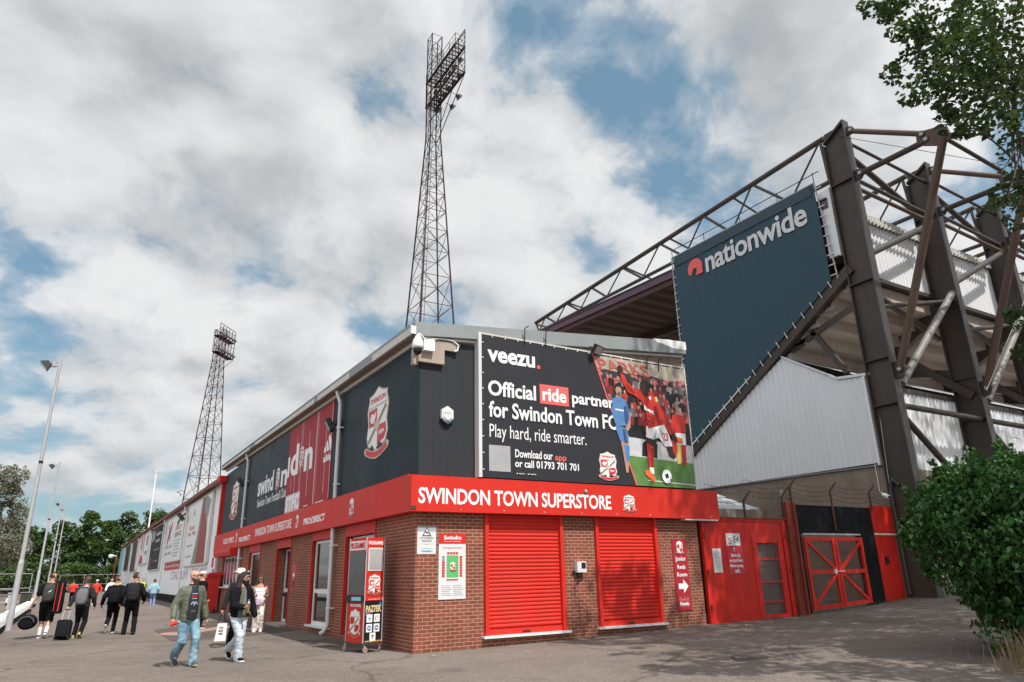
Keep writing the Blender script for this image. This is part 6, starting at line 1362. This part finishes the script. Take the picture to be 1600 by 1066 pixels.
    g = f.grip[0]; R = thing('suitcase', 'black wheeled suitcase with silver pull handle, tilted behind its owner', 'suitcase', (g.x, g.y - .5, 0)); d = (Vector((g.x - .03, g.y - .42, .04)) - g); base = g + d; up = -d.normalized(); sd = f.R; bk = up.cross(sd)
    Q = lambda a, c, e: base + up * a + sd * c + bk * e
    b = MB(); b.rings([[Q(a, .2 * q * cs, .0 + .12 * q * sn) for cs, sn in [(abs(cos(t)) ** .5 * (1 if cos(t) > 0 else -1), abs(sin(t)) ** .5 * (1 if sin(t) > 0 else -1)) for t in [2 * pi * (i + .5) / 16 for i in range(16)]]] for a, q in ((.02, .9), (.04, 1), (.5, 1), (.53, .9))], FABK); b.build('case', R)
    b = MB(); b.rings([[Q(a, .15 * q * cs, .14 + .03 * q * sn) for cs, sn in [(cos(t), sin(t)) for t in [2 * pi * i / 12 for i in range(12)]]] for a, q in ((.1, .8), (.14, 1), (.38, 1), (.42, .8))], FABK2); b.path([Q(.3, -.12, .17), Q(.33, 0, .18), Q(.3, .12, .17)], .008, FABG, 4); b.build('pocket', R)
    b = MB(); [b.tube(Q(.5, c, -.08), g + sd * c, .009, GALV, n=6) for c in (-.08, .08)]; b.tube(g - sd * .1, g + sd * .1, .014, BLACK, n=6); b.build('pull_handle', R)
    for c in (-.17, .17): b = MB(); b.tube(Q(.0, c - .015, -.08), Q(.0, c + .015, -.08), .045, BLACK, n=12); b.build('wheel', R)
    f = Fig('man in all black with white soled trainers, second from the right of four', (1.27, 27.6), 80, 1.78).pose(((-.1, -.30, .16, .9), (.06, .12, 0, -.1)), ((-.36, .1, .9), (.32, -.02, .88)), .05, .03)
    f.body(SKIN, .3); f.trousers(FABK, .98, .05, .012); f.top(FABK, 'jacket', .88, .04, .97, .028); f.hair(HAIRM, 'crop'); f.shoes(FABK, WHITE); f.pack('black backpack sagging on the man with white soled trainers', FABK, .17, .11, .93, 1.4); R = thing('shoulder_bag', 'black shoulder bag on the right hip of the man with white soles', 'bag', f.p(.3, -.1, .85)); b = MB(); b.rings([f.ring(.27, -.12, z, .1, .16 * q, 12, 0, 3) for z, q in ((.82, .7), (.85, 1), (1.1, .9), (1.13, .5))], FABK2); b.build('bag', R)
    b = MB(); b.path([f.p(.26, -.12, 1.12), f.p(.1, .05, 1.49), f.p(-.1, .1, 1.4)], .012, FABK2, 4); b.build('strap', R)
    f = Fig('man in black with dark boots and neat dark hair, nearest the shop', (1.72, 26.3), 82, 1.84).pose(((-.13, .02, 0, 0), (.13, -.08, .02, .3)), ((-.33, .06, .9), (.30, .1, .95)), .02, .015)
    f.body(SKIN, .65); f.trousers(FABK, .98, .055, .014); f.top(FABK, 'jacket', .88, .032, .97, .024); f.hair(HAIRB, 'short'); f.shoes(FABK, BLACK, .04); f.pack('large charcoal backpack on the man nearest the shop', FABK2, .18, .12, .97, 1.48)
    # farther people
    f = Fig('person in light blue jacket and blue trousers walking along the white stand', (4.66, 53.7), 85, 1.66, vox=.024).pose(((-.1, .05, 0, 0), (.1, -.1, .02, .2)), ((-.3, .1, .92), (.3, .1, .92))); f.body(SKIN); f.trousers(LAV, .98, .06); f.top(LBLUE, 'jacket', .84, .05, .97, .03); f.hair(HAIRM, 'mop'); f.shoes(PGREY, WHITE)
    f = Fig('steward in yellow vest and dark trousers beside the white stand', (4.9, 66.5), -95, 1.80, vox=.024).pose(((-.1, .0, 0, 0), (.1, 0, 0, 0)), ((-.3, .1, .92), (.3, .1, .92))); f.body(SKIN); f.trousers(FABK, .98); f.top(FABG, 'jacket', .86, .02, .97, .02); f.top(HIVIS, 'vest', .84, .035, .05, .01, 1.46); f.hair(HAIRB, 'short'); f.shoes(FABK)
    f = Fig('steward in yellow vest and white sleeves just beyond the four walkers', (2.9, 62.5), -80, 1.76, vox=.024).pose(((-.1, .0, 0, 0), (.1, 0, 0, 0)), ((-.28, .15, .95), (.28, .15, .95))); f.body(SKIN); f.trousers(FABK, .98); f.top(WFAB, 'shirt', .86, .02, .97, .02); f.top(HIVIS, 'vest', .84, .035, .05, .01, 1.46); f.hair(HAIRB, 'short'); f.shoes(FABK)
    f = Fig('person in white shirt next to the steward with white sleeves', (2.35, 58.5), -80, 1.8, vox=.024).pose(((-.1, .0, 0, 0), (.1, 0, 0, 0)), ((-.3, .1, .9), (.3, .1, .9))); f.body(SKIN); f.trousers(JEANM, .98); f.top(WFAB, 'shirt', .86, .03, .9, .02); f.hair(HAIRM, 'short'); f.shoes(FABK)
    f = Fig('distant person in bright red shirt and black trousers on the path', (.1, 70.0), 90, 1.7, vox=.026).pose(((-.1, .1, 0, 0), (.1, -.1, .02, .2)), ((-.36, .1, 1.0), (.36, .05, 1.0))); f.body(SKIN); f.trousers(FABK, .98); f.top(REDFAB, 'shirt', .86, .04, .5, .03); f.hair(HAIRB, 'short'); f.shoes(FABK)
    f = Fig('distant person in dark red top with white cap on the path', (1.55, 62.0), -100, 1.72, vox=.026).pose(((-.1, .1, 0, 0), (.1, -.1, .02, .2)), ((-.36, .1, 1.0), (.36, .05, 1.0))); f.body(SKIN); f.trousers(NAVY, .98); f.top(REDFAB, 'jacket', .86, .05, .97, .03); f.cap_hat(WFAB); f.shoes(WFAB)
    f = Fig('person in white cap and black jacket behind the bald man', (3.86, 27.4), 15, 1.86).pose(((-.1, .0, 0, 0), (.1, 0, 0, 0)), ((-.3, .1, .9), (.3, .1, .9))); f.body(SKIN, .2); f.trousers(FABK, .98); f.top(FABK, 'jacket', .88, .035, .97, .024); f.cap_hat(WFAB); f.hair(HAIRB, 'crop'); f.shoes(FABK)
    b = MB(); b.path([f.p(-.1, .15, 1.15), f.p(-.07, .17, 1.35), f.p(0, .12, 1.47)], .014, REDFAB, 5); b.build('lanyard', f.root)


people()
# ---------------------------------------------------------------- plants
def leaf(mb_v, mb_f, c, size, rng, droop=0.2, long=1.0, up=None):
    """one folded leaf: two quads sharing a midrib"""
    a = rng.uniform(0, 2 * pi); el = rng.gauss(-droop, .5)
    d = Vector((cos(a) * cos(el), sin(a) * cos(el), sin(el))); s = d.cross(Vector((rng.gauss(0, .5), rng.gauss(0, .5), 1))).normalized(); n = s.cross(d)
    L = size * long * rng.uniform(.7, 1.25); w = size * .5 * rng.uniform(.8, 1.2); b = len(mb_v); k = -.18 * size
    mb_v += [c - d * L * .5, c + s * w * .9 - d * L * .12 + n * k * -.6, c + d * L * .5 + n * k, c - s * w * .9 - d * L * .12 + n * k * -.6]
    mb_f.append((b, b + 1, b + 2, b + 3))


def foliage(name, parent, blobs, size, m, seed, droop=.2, long=1.0, shell=.55, clump=.0, cf=1.0):
    """leaves through the volume of blobs (centre, radii, count), thicker near the surface and thinned by noise"""
    rng = random.Random(seed); V, F = [], []
    for c, r, n in blobs:
        c = Vector(c); r = r if hasattr(r, '__len__') else (r, r, r); k = 0; tries = 0
        while k < n and tries < n * 8:
            tries += 1
            v = Vector((rng.gauss(0, 1), rng.gauss(0, 1), rng.gauss(0, 1))).normalized(); q = rng.random() ** (1 / 3) if rng.random() > shell else rng.uniform(.78, 1.04)
            p = c + Vector((v.x * r[0], v.y * r[1], v.z * r[2])) * q
            if clump and noise.noise(p * cf) + .5 * noise.noise(p * cf * 2.3) < clump - .35: continue
            leaf(V, F, p, size, rng, droop, long); k += 1
    b = MB(); b.add(V, F, m, True); o = b.build(name, parent); return o


def limbs(b, base, tips, r, m, rng, mid=.45):
    for t in tips:
        t = Vector(t); base_ = Vector(base); c = base_.lerp(t, mid) + Vector((rng.uniform(-.3, .3), rng.uniform(-.3, .3), .12 * (t - base_).length)); pts = []
        for i in range(7):
            s = i / 6; pts.append(base_ * (1 - s) ** 2 + c * 2 * s * (1 - s) + t * s * s)
        for i in range(6): b.tube(pts[i], pts[i + 1], r * (1 - i / 6.5), m, r * (1 - (i + 1) / 6.5), n=6, cap=False)


def overhang_tree():
    rng = random.Random(4)
    R = thing('poplar_tree', 'broad leaved poplar tree hanging its branches in from the upper corner over the stand', 'tree', (20.0, 1.0, .2))
    CL = [(12.97, 6.03, 13.06, 0.34), (13.14, 5.84, 12.91, 0.42), (10.75, 4.52, 10.6, 0.40), (11.05, 4.33, 10.51, 0.55), (13.58, 4.9, 12.08, 0.76), (13.54, 4.42, 11.67, 0.84), (13.6, 3.97, 11.32, 0.93), (11.59, 5.1, 10.94, 0.2), (12.67, 5.28, 11.49, 0.29), (12.66, 5.13, 11.6, 0.3), (12.85, 4.92, 11.29, 0.5), (11.78, 4.21, 10.11, 0.6), (12.89, 4.19, 10.51, 0.84), (13.01, 3.84, 10.23, 0.93), (13.13, 6.02, 11.28, 0.28), (14.02, 6.1, 11.97, 0.36), (14.01, 5.77, 11.86, 0.46), (12.99, 5.05, 10.76, 0.55), (12.92, 4.69, 10.33, 0.67), (12.6, 4.17, 9.75, 0.8), (12.07, 3.66, 9.04, 0.93), (11.31, 5.0, 9.37, 0.24), (12.75, 5.34, 10.35, 0.3), (12.49, 4.91, 9.88, 0.42), (12.92, 4.75, 9.79, 0.55), (14.87, 5.01, 10.56, 0.67), (13.89, 4.33, 9.59, 0.76), (13.43, 5.45, 9.98, 0.26), (12.56, 4.88, 9.16, 0.36), (11.98, 4.36, 8.71, 0.36), (12.93, 5.0, 9.19, 0.2), (12.54, 4.33, 8.7, 0.28), (14.02, 4.51, 9.12, 0.42), (15.8, 5.28, 9.64, 0.42), (14.81, 5.15, 8.67, 0.42), (13.18, 4.78, 7.54, 0.3), (15.69, 5.29, 8.85, 0.59), (15.48, 5.39, 8.25, 0.34), (15.65, 6.01, 6.4, 0.2), (16.35, 6.16, 6.43, 0.3), (15.93, 6.12, 5.71, 0.25)]
    blobs = [((x, y, z), (r, r, r * .8), int(46 + 270 * r * r)) for x, y, z, r in CL]
    blobs += [((18.0, 2.3, 11), (2.2, 2.0, 2.6), 1500), ((21.3, 4.6, 10.5), (2.0, 2.4, 2.2), 1300), ((18.9, 3.7, 8.2), (1.2, 1.3, 1.6), 500)]
    foliage('crown', R, blobs, .115, LEAF1, 11, .35, 1.05, .35, .18, 1.3)
    foliage('crown', R, [((13.9, 4.3, 15.2), (2.4, 1.6, 1.3), 1500), ((18, 1.6, 15), (3.6, 2.8, 4), 5200), ((24, 3, 17.5), (3.6, 3, 4.6), 5600), ((19.5, 4.6, 20), (3.4, 2.4, 2.2), 3600), ((27.5, 4, 18), (3, 3, 4.5), 3200), ((20.5, 2.5, 17.5), (3, 2.5, 2.5), 3000), ((21.5, 1, 11), (2.6, 2.6, 3), 1200), ((22.6, 5.4, 13.5), (2.2, 2, 2.4), 900), ((16, -1.0, 13), (2.5, 2.2, 3), 1100), ((26.5, 4.5, 13.5), (2.4, 2.2, 3), 1000), ((12.8, .2, 9.6), (2.3, 2, 1.6), 1500), ((11.0, 1.9, 11.4), (1.3, 1.2, .8), 700), ((15, -1, 9), (2, 2, 2), 900), ((17.5, 4, 23), (3, 2.5, 2), 1200), ((23, 4.5, 23), (3.2, 2.5, 2.5), 1200)], .2, LEAF1, 13, .35, 1.0, .3, .2, .8)
    b = MB(); z = .0
    for i in range(10): b.tube((20 - .04 * i, 1 + .05 * i, i * 1.2), (20 - .04 * (i + 1), 1 + .05 * (i + 1), (i + 1) * 1.2), .42 - .03 * i, BARK, .42 - .03 * (i + 1), n=10, cap=i == 0)
    b.build('trunk', R)
    b = MB(); F = [c for c in CL]
    limbs(b, (19.8, 1.3, 6.5), [(14.2, 4.5, 10.2), (14.5, 5.6, 12.3), (15.6, 5.1, 8.9), (17.5, 2.5, 11.5), (21, 4.5, 11), (15, 4.4, 14.2), (17.5, 4.8, 16.4)], .17, BARK, rng)
    for hub, lim in (((14.2, 4.5, 10.2), 2.6), ((14.5, 5.6, 12.3), 2.4), ((15.6, 5.1, 8.9), 2.6)):
        for x, y, zz, r in CL:
            if (Vector((x, y, zz)) - Vector(hub)).length < lim: limbs(b, hub, [(x, y, zz)], .035, BARK, rng)
    limbs(b, (14.02, 4.51, 9.12), [(12.9, 4.75, 7.9), (13.0, 4.7, 7.55)], .022, BARK, rng, .7); limbs(b, (13.1, 4.8, 7.75), [(12.7, 4.75, 7.35), (12.85, 4.6, 7.25)], .012, BARK, rng)
    b.build('limb', R)
    R = thing('poplar_tree', 'tall poplar beyond the frame edge whose leaf shadows fall on the stand cladding', 'tree', (34, 1.5, .8))
    foliage('crown', R, [((33.5, 4.5, 18), (4.2, 3.0, 4.5), 3600), ((31.8, 5.6, 22), (2.6, 2, 2.4), 1600), ((36.5, 4, 21), (3, 2.5, 3), 1600), ((36, 6, 14.5), (2.2, 1.8, 2.2), 900)], .16, LEAF1, 12, .3, 1.0, .3, .25, .6)
    b = MB(); b.tube((34, 1.5, .4), (33.8, 2.8, 16), .5, BARK, .15, n=10); limbs(b, (33.9, 2.2, 9), [(32, 5, 16), (36.5, 4, 17), (33.5, 4.5, 20), (31.8, 5.6, 22)], .16, BARK, rng); b.build('trunk', R)


def bush():
    R = thing('laurel_bush', 'big dense dark green bush at the edge of the tarmac before the stand', 'bush', (14.7, 6.2, .1))
    rng = random.Random(9); blobs = [((14.6, 6.3, 1.95), (2.05, 1.75, 1.35), 9000), ((14.9, 6.1, .95), (1.45, 1.35, .85), 4200), ((13.9, 6.6, 2.1), (1.25, 1.1, 1.0), 3600), ((15.6, 6.0, 2.6), (1.6, 1.4, .9), 3200)]
    for i in range(46):
        v = Vector((rng.gauss(0, 1), rng.gauss(0, 1), rng.gauss(.35, .8))).normalized(); c = Vector((14.6, 6.3, 1.95)) + Vector((v.x * 2.0, v.y * 1.7, v.z * 1.35)); blobs.append((c, rng.uniform(.22, .42), 130))
    blobs += [((15.8, 5.5, .55), (1.3, 1.2, .7), 1500), ((13.9, 6.45, .5), (.75, .7, .45), 500)]
    for i in range(60):     # shoots that stand out of the outline
        v = Vector((rng.gauss(0, 1), rng.gauss(0, 1), rng.gauss(.7, .7))).normalized(); c = Vector((14.6, 6.3, 2.0)) + Vector((v.x * 2.05, v.y * 1.75, v.z * 1.4)); d = (v * .5 + Vector((0, 0, .7))).normalized()
        for k in range(4): blobs.append((c + d * k * .11, (.13 - .022 * k, .13 - .022 * k, .12), 26 - 5 * k))
    foliage('foliage', R, [(c, r, int(n * 1.25)) for c, r, n in blobs], .072, LEAF2, 21, .55, 1.7, .72, .14, 1.6)
    foliage('pale_foliage', R, [((13.45, 4.95, 1.9), (.5, .4, .5), 420), ((14.2, 4.75, 1.3), (.5, .35, .5), 420), ((14.9, 4.6, 1.6), (.6, .35, .6), 420)], .075, leafmat('olive_leaf', (.06, .085, .025), (.16, .16, .07), .25), 22, .4, 1.6, .6, .3, 2.5)
    b = MB()
    for i in range(12): a = i * .55; limbs(b, (14.7 + .2 * cos(a), 6.2 + .2 * sin(a), 0), [(14.6 + 1.3 * cos(a), 6.3 + 1.1 * sin(a), 1.6 + .9 * ((i * 7) % 5) / 5)], .035, BARK, rng)
    b.ball((14.7, 6.25, 1.7), (1.45, 1.2, 1.05), mat('shade_core', (.012, .018, .009), .95, var=.5, vs=5, bump=1, bs=12), 16, 10); b.build('stem', R)  # solid core blocks the view through; inner shade put into its dark colour
    V, F = [], []
    for i in range(1500):
        x = rng.uniform(11.6, 14.6); y = 5.2 + (x - 11.6) * .12 + rng.gauss(0, .38); h = rng.uniform(.15, .62) * (1.25 if rng.random() < .15 else 1); a = rng.uniform(0, 6.28); l = rng.uniform(.05, .45) * h; z = gz(x); w = .006
        p = Vector((x, y, z)); s = Vector((sin(a + 1), cos(a + 1), 0)) * w; q = p + Vector((cos(a) * l * .4, sin(a) * l * .4, h * .6)); t = p + Vector((cos(a) * l, sin(a) * l, h)); k = len(V)
        V += [p - s, p + s, q + s * .7, q - s * .7, t]; F += [(k, k + 1, k + 2, k + 3), (k + 3, k + 2, k + 4)]
    b = MB(); b.add(V, F, STRAW); structure(b.build('dry_grass'), 'stuff')


def far_tree(label, base, h, spread, m, n, seed, size=.42, z0=.12, name='tree', sparse=.12):
    R = thing(name, label, 'tree', base, 'trees beyond the car park' if name == 'tree' else None); rng = random.Random(seed); x, y, z = base; blobs = []
    for i in range(15):
        a = rng.uniform(0, 6.28); q = rng.uniform(.1, 1) ** .6; t = rng.uniform(z0, .93); w = sin(pi * min(1, .22 + t * .78)) ** .7
        blobs.append(((x + spread * .72 * q * w * cos(a), y + spread * .72 * q * w * sin(a), z + h * t), (spread * .36 * rng.uniform(.7, 1.2), spread * .36 * rng.uniform(.7, 1.2), h * .11 * rng.uniform(.8, 1.3)), n // 16))
    blobs.append(((x, y, z + h * .55), (spread * .6, spread * .6, h * .38), n // 6)); blobs.append(((x, y, z + h * .93), (spread * .3, spread * .3, h * .07), n // 20))
    foliage('crown', R, blobs, size, m, seed, .15, 1.0, .5, sparse, .35)
    b = MB(); b.tube((x, y, z - .3), (x, y, z + h * .7), h * .022, BARK, h * .008, n=7); limbs(b, (x, y, z + h * .25), [q[0] for q in blobs[:9]], h * .009, BARK, rng); b.build('trunk', R)


def left_side():
    far_tree('tall grey green tree with loose feathery crown at the far edge, beyond the lamp posts', (-9.2, 112, 0), 15.6, 5.6, LEAF4, 9000, 31, .30, .22, 'grey_tree', .22)
    T = [(-6.5, 148, 10.4, 4.6), (-2.4, 152, 12.0, 4.8), (1.2, 150, 13.6, 4.6), (4.6, 156, 12.6, 4.4), (7.2, 150, 13.9, 4.6), (11.0, 156, 14.2, 4.6), (-11.5, 158, 8.5, 4.6), (14.5, 165, 15, 5), (-17, 160, 9, 5)]
    L = ['green tree just beyond the second lamp post', 'green tree between the far lamp posts', 'tallest round topped green tree behind the man in shorts', 'green tree behind the suitcase puller', 'green tree behind the white flagpole foot', 'green tree rising over the far end of the white stand roof', 'low green tree under the grey feathery tree', 'green tree mostly hidden behind the white stand roof', 'low green tree at the very edge beyond the first lamp post']
    for i, ((x, y, h, s), l) in enumerate(zip(T, L)): far_tree(l, (x, y, 0), h, s, LEAF3, 4200, 40 + i, .5, .08)
    for i, (x, y, h, s) in enumerate(((-13, 140, 4.2, 4.5), (-6, 138, 4.6, 4.5), (0, 139, 4.6, 4.2), (4.6, 141, 4.4, 3.0))):
        R = thing('hedge', ('brownish hedge clump far beyond the first lamp post', 'hedge clump below the trees behind the second lamp post', 'hedge clump in the dark gap behind the walkers', 'hedge clump meeting the white stand far end')[i], 'hedge', (x, y, 0), 'hedge clumps under the trees')
        foliage('foliage', R, [((x, y, h * .45), (s, 1.8, h * .55), 2600)], .42, LEAF3 if i else LEAF4, 60 + i, .1, 1, .6, .1, .5)
    # lamp posts
    def post(x, y, label):
        R = thing('lamp_post', label, 'lamp post', (x, y, 0), 'lamp posts along the car park edge'); b = MB()
        b.tube((x, y, -.1), (x, y, 2.3), .10, GALV, .10, n=12); b.tube((x, y, 2.3), (x, y, 2.42), .10, GALV, .075, n=12); b.tube((x, y, 2.42), (x, y, 10.2), .075, GALV, .055, n=12); b.build('pole', R)
        b = MB(); b.tube((x, y, 5.95), (x, y, 6.05), .076, BLACK, n=12); b.build('band', R)
        b = MB(); b.tube((x, y, 9.85), (x - .28, y - .02, 9.9), .035, GALV, n=8); b.tube((x - .2, y, 10.0), (x - .2, y, 9.8), .1, GALV, n=8); b.build('arm', R)
        b = MB(); c = Vector((x - .42, y - .02, 9.86)); d = Vector((-.75, -.05, -.66)).normalized(); s = Vector((0, 1, 0)); u = d.cross(s).normalized()
        vs = [c + s * a * .12 + u * e * .1 - d * .12 for a, e in ((-1, -1), (1, -1), (1, 1), (-1, 1))] + [c + s * a * .25 + u * e * .2 + d * .14 for a, e in ((-1, -1), (1, -1), (1, 1), (-1, 1))]
        b.add(vs, [(3, 2, 1, 0), (0, 1, 5, 4), (1, 2, 6, 5), (2, 3, 7, 6), (3, 0, 4, 7), (4, 5, 6, 7)], BLACK); h = b.build('lamp_head', R)
        b = MB(); b.add([q + d * .004 for q in vs[4:]], [(0, 1, 2, 3)], GLASSG); b.build('lens', h); return R
    post(-1.73, 32.25, 'nearest and tallest looking grey lamp post, rising from the white barrier blocks'); post(-2.17, 62.4, 'second grey lamp post, beside the dark green cabinet'); post(-2.28, 94.1, 'third grey lamp post, just left of the farthest one'); post(-2.0, 101.5, 'farthest thin grey lamp post, close to the third one')
    # barrier blocks
    BL = 'white capped concrete barrier block with black base in the row by the lamp posts'
    def block(y):
        x = -1.94; b = MB(); w = .17; l = .37; R = thing('barrier_block', BL, 'barrier block', (x, y, 0), 'white barrier blocks along the car park')
        b.box((x - w, y - l, -.05), (x + w, y + l, .24), BLACKP); b.build('base', R); b = MB(); rg = []
        for z, q in ((.24, 1.0), (.42, .98), (.5, .9), (.54, .7)): rg.append([Vector((x + w * 1.04 * q * c, y + l * (1.02 if abs(s) > .5 else 1) * (q if z > .45 else 1) * s, z)) for c, s in ((-1, -1), (1, -1), (1, -.62), (.55, -.5), (1, -.38), (1, -.1), (.55, .05), (1, .2), (1, .55), (.55, .68), (1, .8), (1, 1), (-1, 1))])
        b.rings(rg, WHITE, False); b.build('cap', R); return R
    first = block(24.0)
    for i in range(1, 30):
        if 24 + i * 1.0 in (32.0,): continue
        dup(first, (-1.94 - .004 * i, 24.0 + i * 1.0, 0))
    for i in range(5): dup(first, (-2.2, 58.6 + i * 1.0, 0))
    # green cabinet, grey posts, fences
    R = thing('cabinet', 'dark green roadside cabinet beyond the white barrier blocks', 'cabinet', (-2.5, 57.0, 0)); b = MB(); b.box((-2.75, 56.8, 0), (-2.15, 57.3, 1.0), mat('dark_green_paint', (.035, .042, .025), .6, var=.2)); b.build('body', R); b = MB(); b.box((-2.8, 56.75, 1.0), (-2.1, 57.35, 1.04), GREYM); b.box((-2.46, 56.79, .1), (-2.44, 56.8, .95), BLACK); b.build('lid', R)
    R = thing('recycling_bin', 'pale grey upright bin beside the dark green cabinet', 'bin', (-3.2, 57.5, 0)); b = MB(); b.rings([[Vector((-3.2 + a * c, 57.5 + .25 * s, z)) for c, s in ((-1, -1), (1, -1), (1, 1), (-1, 1))] for z, a in ((0, .2), (.95, .23))], GALV, False); b.build('body', R); b = MB(); b.box((-3.45, 57.2, .95), (-2.95, 57.8, 1.02), PGREY); b.build('lid', R)
    def fence(label, p, q, h, step, rails):
        R = thing('metal_fence', label, 'fence', p); p, q = Vector(p), Vector(q); n = max(1, round((q - p).length / step))
        for i in range(n + 1): c = p.lerp(q, i / n); b = MB(); b.tube(c, c + Vector((0, 0, h)), .025, GALV, n=6); b.build('post', R)
        b = MB()
        for z in rails: b.tube(p + Vector((0, 0, z)), q + Vector((0, 0, z)), .02, GALV, n=5)
        b.build('rail', R); b = MB(); k = int((q - p).length / .12)
        for i in range(k): c = p.lerp(q, i / k); b.tube(c + Vector((0, 0, .2)), c + Vector((0, 0, h)), .005, STEELG, n=3, cap=False)
        b.build('wire_infill', R)
    fence('tall grey wire fence across the back of the car park', (-16, 70, 0), (-2.9, 71, 0), 2.3, 2.2, (.2, 1.2, 2.3)); fence('low grey crowd barrier in front of the tall wire fence', (-14, 64, 0), (-3.6, 65.5, 0), 1.15, 1.6, (.25, 1.15)); fence('grey wire fence across the end of the path behind the walkers', (-1.4, 104, 0), (6.2, 106, 0), 2.4, 2.4, (.2, 1.3, 2.4))
    for x, y in ((-6.6, 66.5), (-5.2, 66.8), (-3.9, 67.0)): dup(first, (x, y, 0), 'white capped concrete barrier block standing alone by the grey fences')
    R = thing('flagpole', 'plain white flagpole leaning up above the white stand roof', 'flagpole', (9.95, 139.6, 0)); b = MB(); b.tube((9.95, 139.6, 0), (9.95, 139.6, 19.9), .17, WHITE, .11, n=8); b.build('pole', R); b = MB(); b.ball((9.95, 139.6, 19.95), .16, WHITE, 8, 6); b.build('finial', R)
    R = thing('camera_pole', 'slim pole with a white camera near the far end of the white stand', 'camera pole', (4.9, 120, 0)); b = MB(); b.tube((4.9, 120, 0), (4.9, 120, 5.0), .09, RUST, .08, n=8); b.build('pole', R); b = MB(); b.tube((4.9, 120, 5.0), (4.3, 119.8, 5.15), .07, WHITE); b.ball((4.2, 119.8, 5.0), (.35, .35, .3), WHITE, 10, 6); b.build('camera', R)
    R = thing('gatehouse', 'small red and white brick hut at the far end of the white stand', 'hut', (5.3, 144, 0)); b = MB(); b.box((3.6, 143, 0), (6.4, 147, 2.6), BRICK); b.box((3.55, 142.95, .3), (4.6, 143, 2.2), WHITE); b.build('wall', R); b = MB(); b.box((3.4, 142.8, 2.6), (6.5, 147.2, 2.9), WHITE); b.build('roof', R); b = MB(); b.box((5.0, 142.96, 1.0), (5.9, 143, 2.1), GLASS); b.build('window', R)
    R = thing('litter_bin', 'tall red wheeled bin against the near end of the white stand', 'bin', (5.95, 39.5, 0)); b = MB(); b.rings([[Vector((5.95 + a * c, 39.5 + a * s, z)) for c, s in ((-1, -1), (1, -1), (1, 1), (-1, 1))] for z, a in ((.05, .32), (1.75, .42))], REDFAB, False); b.build('body', R); b = MB(); b.box((5.45, 39.0, 1.75), (6.42, 39.98, 1.9), REDFAB); b.build('lid', R)
    for s in (-1, 1): b = MB(); b.tube((5.95 + s * .2, 39.1, .1), (5.95 + s * .28, 39.1, .1), .1, BLACK, n=10); b.build('wheel', R)


overhang_tree(); bush(); left_side()
